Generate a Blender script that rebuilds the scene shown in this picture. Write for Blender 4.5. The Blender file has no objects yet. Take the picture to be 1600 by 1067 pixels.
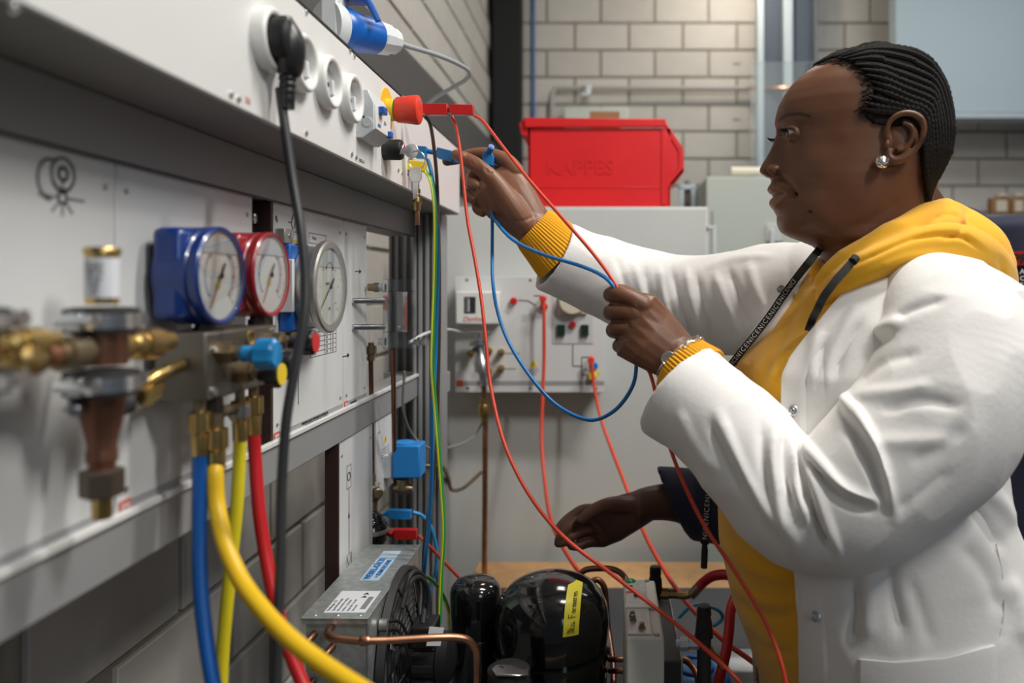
import bpy, math, random
import numpy as np
from mathutils import Vector, Matrix, noise
PI = math.pi
SC = bpy.context.scene
COL = SC.collection
random.seed(7)
H = 1.45                     # camera height above the floor
FPX = 1200.0                 # focal length for a 1600 px wide frame
CX, CY = 947.0, 445.0        # where the room's depth lines meet

# ------------------------------------------------------------ camera
cam = bpy.data.cameras.new('camera'); camo = bpy.data.objects.new('camera', cam); COL.objects.link(camo)
camo.location = (0, 0, H); camo.rotation_euler = (PI/2, 0, 0)
cam.sensor_width = 36.0; cam.lens = 36.0*FPX/1600.0
cam.shift_x = -(CX-800)/1600.0; cam.shift_y = (CY-533.5)/1600.0
cam.clip_start = 0.02
cam.dof.use_dof = True; cam.dof.focus_distance = 1.06; cam.dof.aperture_fstop = 3.0
SC.camera = camo
# ------------------------------------------------------------ light
w = bpy.data.worlds.new('world'); SC.world = w; w.use_nodes = True
w.node_tree.nodes['Background'].inputs[0].default_value = (0.80, 0.88, 1.0, 1)
w.node_tree.nodes['Background'].inputs[1].default_value = 0.08
def area(name, loc, target, sx, sy, power, col):
    l = bpy.data.lights.new(name, 'AREA'); l.shape = 'RECTANGLE'; l.size = sx; l.size_y = sy
    l.energy = power; l.color = col
    o = bpy.data.objects.new(name, l); COL.objects.link(o); o.location = loc
    d = Vector(target)-Vector(loc); o.rotation_euler = d.to_track_quat('-Z', 'Y').to_euler()
    return o
area('ceiling_tube_light', (0.80, 0.95, H+1.74), (0.05, 1.0, H-0.1), 0.12, 0.7, 36, (1.0, 0.96, 0.90))
area('ceiling_tube_light', (1.35, -0.25, H+1.74), (0.0, 0.9, H-0.2), 0.14, 0.6, 36, (1.0, 0.97, 0.92))
area('window_light', (1.7, -1.7, H+1.0), (0.5, 1.1, H-0.1), 0.7, 0.9, 8, (0.88, 0.94, 1.0))
area('ceiling_spot_light', (0.72, 3.75, H+1.75), (0.62, 4.3, H+1.0), 0.12, 0.12, 5.5, (1.0, 0.9, 0.76))
area('back_room_light', (1.9, 2.6, H+1.75), (1.5, 3.4, H-0.3), 0.9, 0.4, 15, (0.93, 0.97, 1.0))
area('rear_tube_light', (0.2, 2.6, H+1.75), (0.2, 3.4, H), 0.3, 0.8, 9, (1.0, 0.95, 0.88))
SC.view_settings.view_transform = 'Standard'; SC.view_settings.look = 'None'
SC.view_settings.exposure = 0.0; SC.view_settings.gamma = 1.0; SC.view_settings.use_curve_mapping = False

# ------------------------------------------------------------ helpers
def P(px, py, Y):
    """point at depth Y that the photograph shows at px, py"""
    return Vector(((px-CX)/FPX*Y, Y, H+(CY-py)/FPX*Y))
def PX(px, py, X):
    """point on the plane x = X (X < 0) that the photograph shows at px, py"""
    return P(px, py, FPX*X/(px-CX))

_m = {}
def mat(name, col, rough=0.5, metal=0.0, bump=0.0, bscale=60.0, var=0.0, vscale=8.0, trans=0.0, coat=0.0, emit=None, sheen=0.0, spec=None, aniso=None, sss=0.0):
    if name in _m: return _m[name]
    m = bpy.data.materials.new(name); m.use_nodes = True
    nt = m.node_tree; b = nt.nodes['Principled BSDF']
    c = (*col, 1)
    b.inputs['Base Color'].default_value = c
    b.inputs['Roughness'].default_value = rough; b.inputs['Metallic'].default_value = metal
    if spec is not None: b.inputs['Specular IOR Level'].default_value = spec
    if trans: b.inputs['Transmission Weight'].default_value = trans
    if coat: b.inputs['Coat Weight'].default_value = coat; b.inputs['Coat Roughness'].default_value = 0.08
    if sheen: b.inputs['Sheen Weight'].default_value = sheen
    if sss:
        b.inputs['Subsurface Weight'].default_value = sss; b.inputs['Subsurface Scale'].default_value = 0.004
    if emit: b.inputs['Emission Color'].default_value = (*emit[0], 1); b.inputs['Emission Strength'].default_value = emit[1]
    tc = nt.nodes.new('ShaderNodeTexCoord')
    if bump:
        n = nt.nodes.new('ShaderNodeTexNoise'); n.inputs['Scale'].default_value = bscale; n.inputs['Detail'].default_value = 4
        nt.links.new(tc.outputs['Object'], n.inputs['Vector'])
        bp = nt.nodes.new('ShaderNodeBump'); bp.inputs['Strength'].default_value = bump; bp.inputs['Distance'].default_value = 0.002
        nt.links.new(n.outputs['Fac'], bp.inputs['Height']); nt.links.new(bp.outputs['Normal'], b.inputs['Normal'])
    if var:
        n2 = nt.nodes.new('ShaderNodeTexNoise'); n2.inputs['Scale'].default_value = vscale; n2.inputs['Detail'].default_value = 5
        nt.links.new(tc.outputs['Object'], n2.inputs['Vector'])
        mr = nt.nodes.new('ShaderNodeMapRange'); mr.inputs['From Min'].default_value = 0.3; mr.inputs['From Max'].default_value = 0.7
        mr.inputs['To Min'].default_value = 1-var; mr.inputs['To Max'].default_value = 1+var
        nt.links.new(n2.outputs['Fac'], mr.inputs['Value'])
        mx = nt.nodes.new('ShaderNodeVectorMath'); mx.operation = 'SCALE'; mx.inputs[0].default_value = col
        nt.links.new(mr.outputs['Result'], mx.inputs['Scale']); nt.links.new(mx.outputs['Vector'], b.inputs['Base Color'])
    _m[name] = m; return m

def frame_of(d):
    d = Vector(d).normalized()
    a = Vector((0, 0, 1)) if abs(d.z) < 0.9 else Vector((1, 0, 0))
    u = d.cross(a).normalized(); v = d.cross(u).normalized()
    return u, v
def cat(pts, n=8):
    """Catmull-Rom through points (Vectors of any size, as tuples)"""
    p = [np.array(q, float) for q in pts]
    p = [2*p[0]-p[1]]+p+[2*p[-1]-p[-2]]
    out = []
    for i in range(1, len(p)-2):
        for k in range(n):
            t = k/n
            out.append(0.5*((2*p[i])+(-p[i-1]+p[i+1])*t+(2*p[i-1]-5*p[i]+4*p[i+1]-p[i+2])*t*t+(-p[i-1]+3*p[i]-3*p[i+1]+p[i+2])*t**3))
    out.append(p[-2]); return out

class MB:
    def __init__(s): s.v = []; s.f = []
    def add(s, vs, fs):
        o = len(s.v); s.v += [tuple(v) for v in vs]; s.f += [tuple(i+o for i in f) for f in fs]; return s
    def box(s, a, b):
        x0, x1 = sorted((a[0], b[0])); y0, y1 = sorted((a[1], b[1])); z0, z1 = sorted((a[2], b[2]))
        vs = [(x, y, z) for x in (x0, x1) for y in (y0, y1) for z in (z0, z1)]
        return s.add(vs, [(0,1,3,2),(4,6,7,5),(0,4,5,1),(2,3,7,6),(0,2,6,4),(1,5,7,3)])
    def obox(s, c, ax, ay, az):
        c, ax, ay, az = map(Vector, (c, ax, ay, az))
        vs = [c+i*ax+j*ay+k*az for i in (-1,1) for j in (-1,1) for k in (-1,1)]
        return s.add(vs, [(0,1,3,2),(4,6,7,5),(0,4,5,1),(2,3,7,6),(0,2,6,4),(1,5,7,3)])
    def prism(s, poly, ext):
        """poly: list of 3D points, ext: vector"""
        n = len(poly); p = [Vector(q) for q in poly]; e = Vector(ext)
        fs = [tuple(range(n))[::-1], tuple(range(n, 2*n))]+[(i, (i+1) % n, n+(i+1) % n, n+i) for i in range(n)]
        return s.add(p+[q+e for q in p], fs)
    def lathe(s, o, d, prof, n=20, caps=True):
        o = Vector(o); d = Vector(d).normalized(); u, v = frame_of(d)
        vs = []; fs = []
        for t, r in prof:
            for k in range(n):
                a = 2*PI*k/n; vs.append(o+d*t+(u*math.cos(a)+v*math.sin(a))*r)
        for i in range(len(prof)-1):
            for k in range(n):
                k2 = (k+1) % n; fs.append((i*n+k, i*n+k2, (i+1)*n+k2, (i+1)*n+k))
        if caps:
            fs.append(tuple(range(n))[::-1]); fs.append(tuple((len(prof)-1)*n+k for k in range(n)))
        return s.add(vs, fs)
    def cyl(s, a, b, r, r2=None, n=16):
        a = Vector(a); b = Vector(b)
        return s.lathe(a, b-a, [(0, r), ((b-a).length, r if r2 is None else r2)], n)
    def tube(s, pts, r, n=10, sm=6, caps=True, sq=None):
        """sweep; r number or list per control point (interpolated); sq=(u vector, ratio) flattens"""
        q = [(*p, (r[i] if isinstance(r, (list, tuple)) else r)) for i, p in enumerate(pts)]
        q = cat(q, sm) if sm > 1 else [np.array(t, float) for t in q]
        pp = [Vector(t[:3]) for t in q]; rr = [float(t[3]) for t in q]
        u = None; vs = []; fs = []
        for i, p in enumerate(pp):
            d = (pp[min(i+1, len(pp)-1)]-pp[max(i-1, 0)]).normalized()
            if u is None: u, v = frame_of(d)
            else:
                u = (u-d*u.dot(d)).normalized()
            v = d.cross(u)
            for k in range(n):
                a = 2*PI*k/n; vs.append(p+(u*math.cos(a)+v*math.sin(a))*rr[i])
        for i in range(len(pp)-1):
            for k in range(n):
                k2 = (k+1) % n; fs.append((i*n+k, i*n+k2, (i+1)*n+k2, (i+1)*n+k))
        if caps: fs.append(tuple(range(n))[::-1]); fs.append(tuple((len(pp)-1)*n+k for k in range(n)))
        return s.add(vs, fs)
    def ribbon(s, pts, wdir, wid, thick=0.0008):
        """flat strap along pts; wdir list of width directions or one"""
        vs = []; fs = []
        n = len(pts)
        for i, p in enumerate(pts):
            p = Vector(p); d = (Vector(pts[min(i+1, n-1)])-Vector(pts[max(i-1, 0)])).normalized()
            wd = Vector(wdir[i] if isinstance(wdir, list) else wdir); wd = (wd-d*wd.dot(d)).normalized(); nn = d.cross(wd)
            for a, b in ((-1,-1),(1,-1),(1,1),(-1,1)): vs.append(p+wd*a*wid/2+nn*b*thick/2)
        for i in range(n-1):
            for k in range(4):
                k2 = (k+1) % 4; fs.append((i*4+k, i*4+k2, i*4+4+k2, i*4+4+k))
        fs += [(0,1,2,3)[::-1], tuple((n-1)*4+k for k in range(4))]
        return s.add(vs, fs)
    def sphere(s, c, r, nu=20, nv=12, ax=None):
        """r scalar or (rx,ry,rz); ax optional 3 axes"""
        if not isinstance(r, (tuple, list)): r = (r, r, r)
        c = Vector(c); ax = ax or (Vector((1,0,0)), Vector((0,1,0)), Vector((0,0,1)))
        vs = [c+Vector(ax[2])*r[2]]
        for j in range(1, nv):
            t = PI*j/nv
            for k in range(nu):
                a = 2*PI*k/nu
                vs.append(c+Vector(ax[0])*r[0]*math.sin(t)*math.cos(a)+Vector(ax[1])*r[1]*math.sin(t)*math.sin(a)+Vector(ax[2])*r[2]*math.cos(t))
        vs.append(c-Vector(ax[2])*r[2]); fs = []
        for k in range(nu):
            k2 = (k+1) % nu; fs.append((0, 1+k, 1+k2))
            for j in range(nv-2): fs.append((1+j*nu+k, 1+(j+1)*nu+k, 1+(j+1)*nu+k2, 1+j*nu+k2))
            b = 1+(nv-2)*nu; fs.append((b+k, len(vs)-1, b+k2))
        return s.add(vs, fs)
    def torus(s, c, d, R, r, n=32, m=8):
        u, v = frame_of(d); c = Vector(c)
        d = Vector(d).normalized(); vs = []; fs = []
        for i in range(n):
            a = 2*PI*i/n; rad = u*math.cos(a)+v*math.sin(a)
            for j in range(m):
                b = 2*PI*j/m; vs.append(c+rad*(R+r*math.cos(b))+d*r*math.sin(b))
        for i in range(n):
            for j in range(m):
                i2 = (i+1) % n; j2 = (j+1) % m; fs.append((i*m+j, i2*m+j, i2*m+j2, i*m+j2))
        return s.add(vs, fs)
    def grid(s, rows, closed=False):
        """rows: list of lists of points"""
        n = len(rows[0]); vs = [p for r in rows for p in r]; fs = []
        for i in range(len(rows)-1):
            for k in range(n if closed else n-1):
                k2 = (k+1) % n; fs.append((i*n+k, i*n+k2, (i+1)*n+k2, (i+1)*n+k))
        return s.add(vs, fs)
WL = {}
def mesh_of(name, mb, off=(0, 0, 0), ang=40, smooth=True, fixn=True):
    me = bpy.data.meshes.new(name)
    vs = np.array(mb.v, float)-np.array(off, float)
    me.from_pydata(vs.tolist(), [], mb.f); me.update()
    if fixn:
        import bmesh
        b = bmesh.new(); b.from_mesh(me); bmesh.ops.recalc_face_normals(b, faces=b.faces); b.to_mesh(me); b.free()
    if smooth:
        me.polygons.foreach_set('use_smooth', [True]*len(me.polygons))
        me.set_sharp_from_angle(angle=math.radians(ang))
    return me
def fin(o, bev):
    if bev:
        b = o.modifiers.new('bevel', 'BEVEL'); b.width = bev; b.segments = 2; b.limit_method = 'ANGLE'; b.angle_limit = math.radians(50)
        b.harden_normals = False
def thing(name, label, cate, loc, group=None):
    o = bpy.data.objects.new(name, None); COL.objects.link(o); o.empty_display_size = 0.05
    o.location = loc; WL[o] = Vector(loc); o['label'] = label; o['category'] = cate
    if group: o['group'] = group
    return o
def part(name, mb, m, parent, bev=0, label=None, ang=40, kind=None, fixn=True):
    me = mesh_of(name, mb, ang=ang, fixn=fixn); me.materials.append(m)
    o = bpy.data.objects.new(name, me); COL.objects.link(o); o.parent = parent
    o.location = -WL[parent]; WL[o] = Vector((0, 0, 0))
    if label: o['label'] = label
    if kind: o['kind'] = kind
    fin(o, bev); return o
def solo(name, mb, m, label, cate, group=None, bev=0, kind=None, ang=40):
    vs = np.array(mb.v, float); lo, hi = vs.min(0), vs.max(0)
    base = ((lo[0]+hi[0])/2, (lo[1]+hi[1])/2, lo[2])
    me = mesh_of(name, mb, base, ang=ang); me.materials.append(m)
    o = bpy.data.objects.new(name, me); COL.objects.link(o); o.location = base
    WL[o] = Vector(base)
    if label: o['label'] = label
    if cate: o['category'] = cate
    if group: o['group'] = group
    if kind: o['kind'] = kind
    fin(o, bev); return o
def struct(name, mb, m, bev=0):
    me = mesh_of(name, mb); me.materials.append(m)
    o = bpy.data.objects.new(name, me); COL.objects.link(o); o['kind'] = 'structure'; WL[o] = Vector((0, 0, 0))
    fin(o, bev); return o
def copy_tree(o, delta, parent=None):
    c = o.copy(); COL.objects.link(c)
    if parent: c.parent = parent
    else: c.location = Vector(o.location)+Vector(delta); WL[c] = WL[o]+Vector(delta)
    for ch in list(o.children): copy_tree(ch, delta, c)
    return c
def text(s, size, org, xd, yd, m, parent, name='lettering', lift=0.0004, align='LEFT', shear=0.0, bold=0.0):
    cu = bpy.data.curves.new('lettering', 'FONT'); cu.body = s; cu.size = size; cu.align_x = align; cu.align_y = 'CENTER'
    cu.extrude = 0.0002; cu.shear = shear; cu.offset = bold; cu.resolution_u = 3
    t = bpy.data.objects.new('t', cu); COL.objects.link(t)
    dg = bpy.context.evaluated_depsgraph_get()
    me = bpy.data.meshes.new_from_object(t.evaluated_get(dg)); bpy.data.objects.remove(t)
    xd = Vector(xd).normalized(); yd = Vector(yd); yd = (yd-xd*yd.dot(xd)).normalized(); zd = xd.cross(yd)
    M = Matrix(((xd.x, yd.x, zd.x, 0), (xd.y, yd.y, zd.y, 0), (xd.z, yd.z, zd.z, 0), (0, 0, 0, 1)))
    me.transform(Matrix.Translation(Vector(org)+zd*lift) @ M)
    me.materials.clear(); me.materials.append(m); me.name = name
    o = bpy.data.objects.new(name, me); COL.objects.link(o); o.parent = parent; o.location = -WL[parent]; WL[o] = Vector((0, 0, 0))
    return o

# ------------------------------------------------------------ materials
m_mortar = mat('mortar', (0.26, 0.24, 0.205), 0.95, bump=0.6, bscale=300, var=0.1)
def brickmat():
    m = mat('brick_pale', (0.50, 0.475, 0.44), 0.9, bump=0.35, bscale=500)
    nt = m.node_tree; b = nt.nodes['Principled BSDF']
    oi = nt.nodes.new('ShaderNodeObjectInfo'); mr = nt.nodes.new('ShaderNodeMapRange')
    mr.inputs['To Min'].default_value = 0.93; mr.inputs['To Max'].default_value = 1.06
    nt.links.new(oi.outputs['Random'], mr.inputs['Value'])
    n = nt.nodes.new('ShaderNodeTexNoise'); n.inputs['Scale'].default_value = 14; n.inputs['Detail'].default_value = 8
    tc = nt.nodes.new('ShaderNodeTexCoord'); nt.links.new(tc.outputs['Object'], n.inputs['Vector'])
    mr2 = nt.nodes.new('ShaderNodeMapRange'); mr2.inputs['To Min'].default_value = 0.9; mr2.inputs['To Max'].default_value = 1.1
    nt.links.new(n.outputs['Fac'], mr2.inputs['Value'])
    mm = nt.nodes.new('ShaderNodeMath'); mm.operation = 'MULTIPLY'
    nt.links.new(mr.outputs[0], mm.inputs[0]); nt.links.new(mr2.outputs[0], mm.inputs[1])
    vm = nt.nodes.new('ShaderNodeVectorMath'); vm.operation = 'SCALE'; vm.inputs[0].default_value = (0.50, 0.475, 0.44)
    nt.links.new(mm.outputs[0], vm.inputs['Scale']); nt.links.new(vm.outputs[0], b.inputs['Base Color'])
    return m
m_brick = brickmat()
m_floor = mat('floor_grey', (0.08, 0.08, 0.085), 0.6, bump=0.1)
m_ceil = mat('ceiling_white', (0.55, 0.55, 0.54), 0.9)
m_black_steel = mat('black_steel', (0.006, 0.0065, 0.008), 0.8)
m_panel = mat('panel_white', (0.66, 0.67, 0.67), 0.45, var=0.02)
m_trunk = mat('trunking_white', (0.70, 0.70, 0.685), 0.42, var=0.015)
m_alu = mat('aluminium_rail', (0.33, 0.335, 0.34), 0.5, metal=0.25, bump=0.05, bscale=200)
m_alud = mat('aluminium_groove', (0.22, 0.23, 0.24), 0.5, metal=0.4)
m_wplast = mat('white_plastic', (0.76, 0.76, 0.73), 0.35)
m_gplast = mat('pale_grey_plastic', (0.60, 0.63, 0.65), 0.4)
m_socket_in = mat('socket_interior', (0.62, 0.63, 0.64), 0.35)
m_black = mat('black_plastic', (0.012, 0.012, 0.013), 0.38)
m_rubber = mat('black_rubber', (0.02, 0.02, 0.021), 0.6)
m_cableblk = mat('cable_black', (0.03, 0.031, 0.035), 0.42)
m_cablegry = mat('cable_grey', (0.30, 0.33, 0.35), 0.5)
m_blue = mat('blue_plastic', (0.005, 0.10, 0.42), 0.35)
m_blue2 = mat('blue_lead', (0.01, 0.20, 0.55), 0.4)
m_bluehose = mat('blue_hose', (0.004, 0.10, 0.40), 0.4)
m_bluek = mat('blue_knob', (0.005, 0.25, 0.60), 0.35)
m_coil = mat('coil_blue', (0.01, 0.20, 0.55), 0.5)
m_gblue = mat('gauge_blue', (0.006, 0.035, 0.20), 0.32, coat=0.3)
m_gred = mat('gauge_red', (0.28, 0.012, 0.02), 0.32, coat=0.3)
m_red = mat('red_plastic', (0.55, 0.012, 0.012), 0.35)
m_redbtn = mat('red_button', (0.72, 0.045, 0.02), 0.4)
m_redlead = mat('red_lead', (0.68, 0.06, 0.025), 0.4)
m_redhose = mat('red_hose', (0.52, 0.012, 0.018), 0.4)
m_bin = mat('red_bin', (0.66, 0.010, 0.014), 0.38, var=0.06, vscale=6)
m_yellow = mat('yellow_hose', (0.80, 0.50, 0.01), 0.4)
m_yellow2 = mat('lemon_hose', (0.78, 0.66, 0.02), 0.4)
m_yel = mat('yellow_plastic', (0.80, 0.58, 0.02), 0.4)
m_green = mat('green_stripe', (0.03, 0.28, 0.06), 0.4)
m_brown = mat('brown_lead', (0.07, 0.045, 0.035), 0.45)
m_brass = mat('brass', (0.60, 0.42, 0.16), 0.3, metal=1.0, bump=0.1, bscale=150, var=0.15, vscale=40)
m_brassd = mat('brass_dull', (0.30, 0.235, 0.15), 0.4, metal=0.9, var=0.15, vscale=40)
m_copper = mat('copper', (0.50, 0.25, 0.15), 0.36, metal=1.0, var=0.25, vscale=30)
m_copperd = mat('copper_dark', (0.27, 0.13, 0.085), 0.42, metal=0.9, var=0.25, vscale=40)
m_steel = mat('zinc_steel', (0.62, 0.64, 0.66), 0.28, metal=1.0, var=0.1, vscale=60)
m_steelb = mat('brushed_steel', (0.48, 0.47, 0.45), 0.38, metal=0.85, bump=0.05, bscale=200)
m_silver = mat('silver', (0.85, 0.85, 0.84), 0.22, metal=1.0)
m_galv = mat('galvanised_sheet', (0.50, 0.54, 0.53), 0.42, metal=0.75, bump=0.1, bscale=250, var=0.16, vscale=120)
m_dial = mat('dial_white', (0.80, 0.80, 0.77), 0.5)
m_ink = mat('ink_black', (0.02, 0.02, 0.022), 0.6)
m_inkg = mat('ink_grey', (0.22, 0.22, 0.23), 0.6)
m_inkr = mat('ink_red', (0.60, 0.08, 0.05), 0.6)
m_inkb = mat('ink_blue', (0.03, 0.16, 0.42), 0.6)
m_lime = mat('lime', (0.35, 0.60, 0.02), 0.5)
m_glass = mat('clear_glass', (1, 1, 1), 0.02, trans=1.0)
m_glass.node_tree.nodes['Principled BSDF'].inputs['IOR'].default_value = 1.12
m_acryl = mat('clear_acrylic', (0.93, 0.96, 0.96), 0.05, trans=0.92)
m_acryl.node_tree.nodes['Principled BSDF'].inputs['IOR'].default_value = 1.2
def clearmat(m, tint, refl, rg=0.04):
    nt = m.node_tree; out = nt.nodes['Material Output']; t = nt.nodes.new('ShaderNodeBsdfTransparent'); t.inputs[0].default_value = (*tint, 1)
    g = nt.nodes.new('ShaderNodeBsdfGlossy'); g.inputs['Roughness'].default_value = rg
    lw = nt.nodes.new('ShaderNodeLayerWeight'); lw.inputs['Blend'].default_value = 0.25
    ml = nt.nodes.new('ShaderNodeMath'); ml.operation = 'MULTIPLY_ADD'; ml.inputs[1].default_value = refl; ml.inputs[2].default_value = 0.03
    nt.links.new(lw.outputs['Fresnel'], ml.inputs[0]); mx = nt.nodes.new('ShaderNodeMixShader')
    nt.links.new(ml.outputs[0], mx.inputs[0]); nt.links.new(t.outputs[0], mx.inputs[1]); nt.links.new(g.outputs[0], mx.inputs[2]); nt.links.new(mx.outputs[0], out.inputs['Surface'])
clearmat(m_glass, (0.98, 0.98, 0.98), 0.35); clearmat(m_acryl, (0.86, 0.90, 0.91), 0.7)
m_sheet = mat('clear_sheet', (0.9, 0.93, 0.93), 0.3); clearmat(m_sheet, (0.84, 0.88, 0.88), 0.15, 0.35)
m_comp = mat('compressor_black', (0.006, 0.006, 0.007), 0.12, coat=0.6)
m_dark = mat('dark_metal', (0.03, 0.03, 0.033), 0.5)
m_cab = mat('cabinet_grey', (0.55, 0.565, 0.55), 0.5, var=0.02)
m_cab2 = mat('cabinet_sage', (0.50, 0.54, 0.49), 0.55)
m_wood = mat('table_beech', (0.60, 0.34, 0.15), 0.45, var=0.12, vscale=30)
m_tape = mat('yellow_tape', (0.80, 0.70, 0.03), 0.45)
m_label = mat('label_paper', (0.72, 0.74, 0.78), 0.5)
m_glaze = mat('dark_glazing', (0.055, 0.075, 0.105), 0.6)
m_board = mat('board_pale_blue', (0.42, 0.50, 0.535), 0.7)
m_jar = mat('jar_wood', (0.30, 0.15, 0.06), 0.6)

# ------------------------------------------------------------ the room
struct('floor', MB().box((-0.9, -2, -0.1), (4.5, 4.7, 0)), m_floor)
struct('ceiling', MB().box((-0.9, -2, H+1.9), (4.5, 4.7, H+2.0)), m_ceil)
XW = 0.63; YB = 4.29
wl = struct('wall_left', MB().box((-XW-0.2, -0.6, 0), (-XW-0.008, YB+0.2, H+1.9)), m_mortar)
wb = struct('wall_back', MB().box((-XW-0.2, YB+0.008, 0), (4.5, YB+0.2, H+1.9)), m_mortar)
def brickmesh(l, h, axis):
    j = 0.012 if axis == 'y' else 0.0135
    a = (l-j)/2; b = (h-j)/2; t = 0.02; c = 0.002
    mb = MB()
    def ring(x, aa, bb): return [(x, -aa, -bb), (x, aa, -bb), (x, aa, bb), (x, -aa, bb)]
    mb.grid([ring(-t, a, b), ring(-c, a, b), ring(0, a-c, b-c)], closed=True)
    mb.f.append((8, 9, 10, 11))
    if axis == 'x': mb.v = [(y, -x, z) for x, y, z in mb.v]     # facing -Y
    me = mesh_of('brick', mb, smooth=False); me.materials.append(m_brick); return me
def put(me, loc, parent, n=[0]):
    o = bpy.data.objects.new('brick', me); COL.objects.link(o); o.parent = parent; o.location = loc
bl = brickmesh(0.306, 0.1465, 'y')
for k in range(-4, 9+5):
    z = H-0.49+(k+0.5)*0.1465
    y0 = 0.986 if k % 2 == 1 else 1.139
    for i in range(-4, 12):
        y = y0+(i+0.5)*0.306
        if y > YB-0.1 or y < 0.2: continue
        px = CX-FPX*XW/y; py = CY-FPX*(z-H)/y
        if -160 < px and -110 < py < 1210: put(bl, (-XW, y, z), wl)
bb_ = brickmesh(84.4/FPX*YB, 42.4/FPX*YB, 'x')
for r in range(-2, 9):
    py = 36.1+(r+0.5)*42.4
    off = 898 if r % 2 == 0 else 854
    for i in range(-1, 11):
        px = off+(i+0.5)*84.4-84.4
        if px < 780 or px > 1700: continue
        q = P(px, py, YB); put(bb_, q, wb)
struct('column', MB().box(P(770, 0, 4.12)+Vector((0, 0, 0.9)), (P(812, 0, 4.12).x, 4.285, 0)), m_black_steel)
# ------------------------------------------------------------ shelving frame on the left
XT = -0.305; XPN = -0.387
X, Y, Z = Vector((1, 0, 0)), Vector((0, 1, 0)), Vector((0, 0, 1))
def h(z): return H+z
def screw(c, d, r, parent, m=None, name='screw'):
    c = Vector(c); d = Vector(d).normalized(); u, v = frame_of(d)
    mb = MB().lathe(c, d, [(-0.001, r*0.9), (0, r), (r*0.35, r*0.9), (r*0.5, r*0.5)], 12)
    mb.obox(c+d*r*0.5, u*r*0.6, v*r*0.12, d*0.0004)
    return part(name, mb, m or m_steel, parent)
part_under = 1
t = thing('cable_trunking', 'long white equipment channel carrying the four round sockets and red button', 'trunking', (-0.35, 0.9, h(0.146)))
part('body', MB().box((-0.43, -0.3, h(0.146)), (XT-0.002, 1.6, h(0.281))), m_trunk, t, bev=0.002)
part('face_plate', MB().box((XT-0.0015, -0.3, h(0.1475)), (XT, 1.598, h(0.2795))), m_trunk, t, bev=0.0006)
part('underside', MB().box((-0.43, -0.3, h(0.1454)), (XT-0.003, 1.599, h(0.1462))), mat('underside_shade_grey', (0.24, 0.235, 0.22), 0.6), t)  # darker colour carries the shade under the white channel
part('face_edge', MB().box((XT-0.004, -0.3, h(0.2815)), (XT+0.0006, 1.6, h(0.2832))), m_dark, t)
for px, py in ((20, 12), (360, 148), (372, 155), (478, 208), (549, 241), (556, 246), (478, 19), (546, 80), (553, 88), (622, 266), (628, 271), (630, 152)):
    q = PX(px, py, XT); screw(q, X, 0.0034, t, m_silver)
for s_, px, py, sz in (('X1', 383, 156, 0.008), ('0765-11', 561, 250, 0.006), ('0765', 636, 272, 0.005)):
    q = PX(px, py, XT); text(s_, sz, q, Y, Z, m_inkr if s_ == 'X1' else m_inkg, t)

r = thing('upper_rail', 'flat grey aluminium rail directly under the white equipment channel', 'rail', (-0.4, 0.7, h(0.1)))
part('rail', MB().box((-0.44, -0.3, h(0.0975)), (-0.384, 1.54, h(0.1457))), m_alu, r, bev=0.0015)
part('groove', MB().box((-0.384, -0.3, h(0.1445)), (-0.3825, 1.54, h(0.1457))), m_dark, r)
part('groove', MB().box((-0.3845, -0.3, h(0.0955)), (-0.3835, 1.54, h(0.0975))), m_dark, r)
r = thing('lower_rail', 'grey aluminium rail under the instrument panels', 'rail', (-0.4, 0.7, h(-0.23)))
part('rail', MB().box((-0.44, -0.3, h(-0.228)), (-0.384, 1.62, h(-0.1865))), m_alu, r, bev=0.0015)
part('lip', MB().box((-0.388, -0.3, h(-0.1865)), (-0.381, 1.62, h(-0.1805))), m_trunk, r, bev=0.001)
def profile(name, label, x0, x1, y0, y1, z0, z1):
    e = thing(name, label, 'profile', ((x0+x1)/2, (y0+y1)/2, z0), 'aluminium uprights')
    n = 4; wd = x1-x0
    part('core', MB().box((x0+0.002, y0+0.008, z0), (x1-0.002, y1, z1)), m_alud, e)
    mb = MB()
    for i in range(n+1):
        c = x0+wd*i/n; hw = 0.0035 if 0 < i < n else 0.003
        c = min(max(c, x0+hw), x1-hw)
        part('rib', MB().box((c-hw, y0, z0), (c+hw, y0+0.01, z1)), m_alu, e, bev=0.0008)
    part('side_skin', MB().box((x1-0.002, y0+0.002, z0), (x1+0.001, y1, z1)), m_alu, e)
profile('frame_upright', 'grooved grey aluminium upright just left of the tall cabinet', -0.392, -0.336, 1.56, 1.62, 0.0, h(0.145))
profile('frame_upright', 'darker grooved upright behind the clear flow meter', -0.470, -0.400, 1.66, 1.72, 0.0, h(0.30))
# foot link between the two uprights and lower rail end
solo('cross_brace', MB().box((-0.47, 1.622, h(-0.228)), (-0.336, 1.655, h(-0.186))), m_alu, 'short grey brace between the two grooved uprights', 'brace', bev=0.001)

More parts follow.
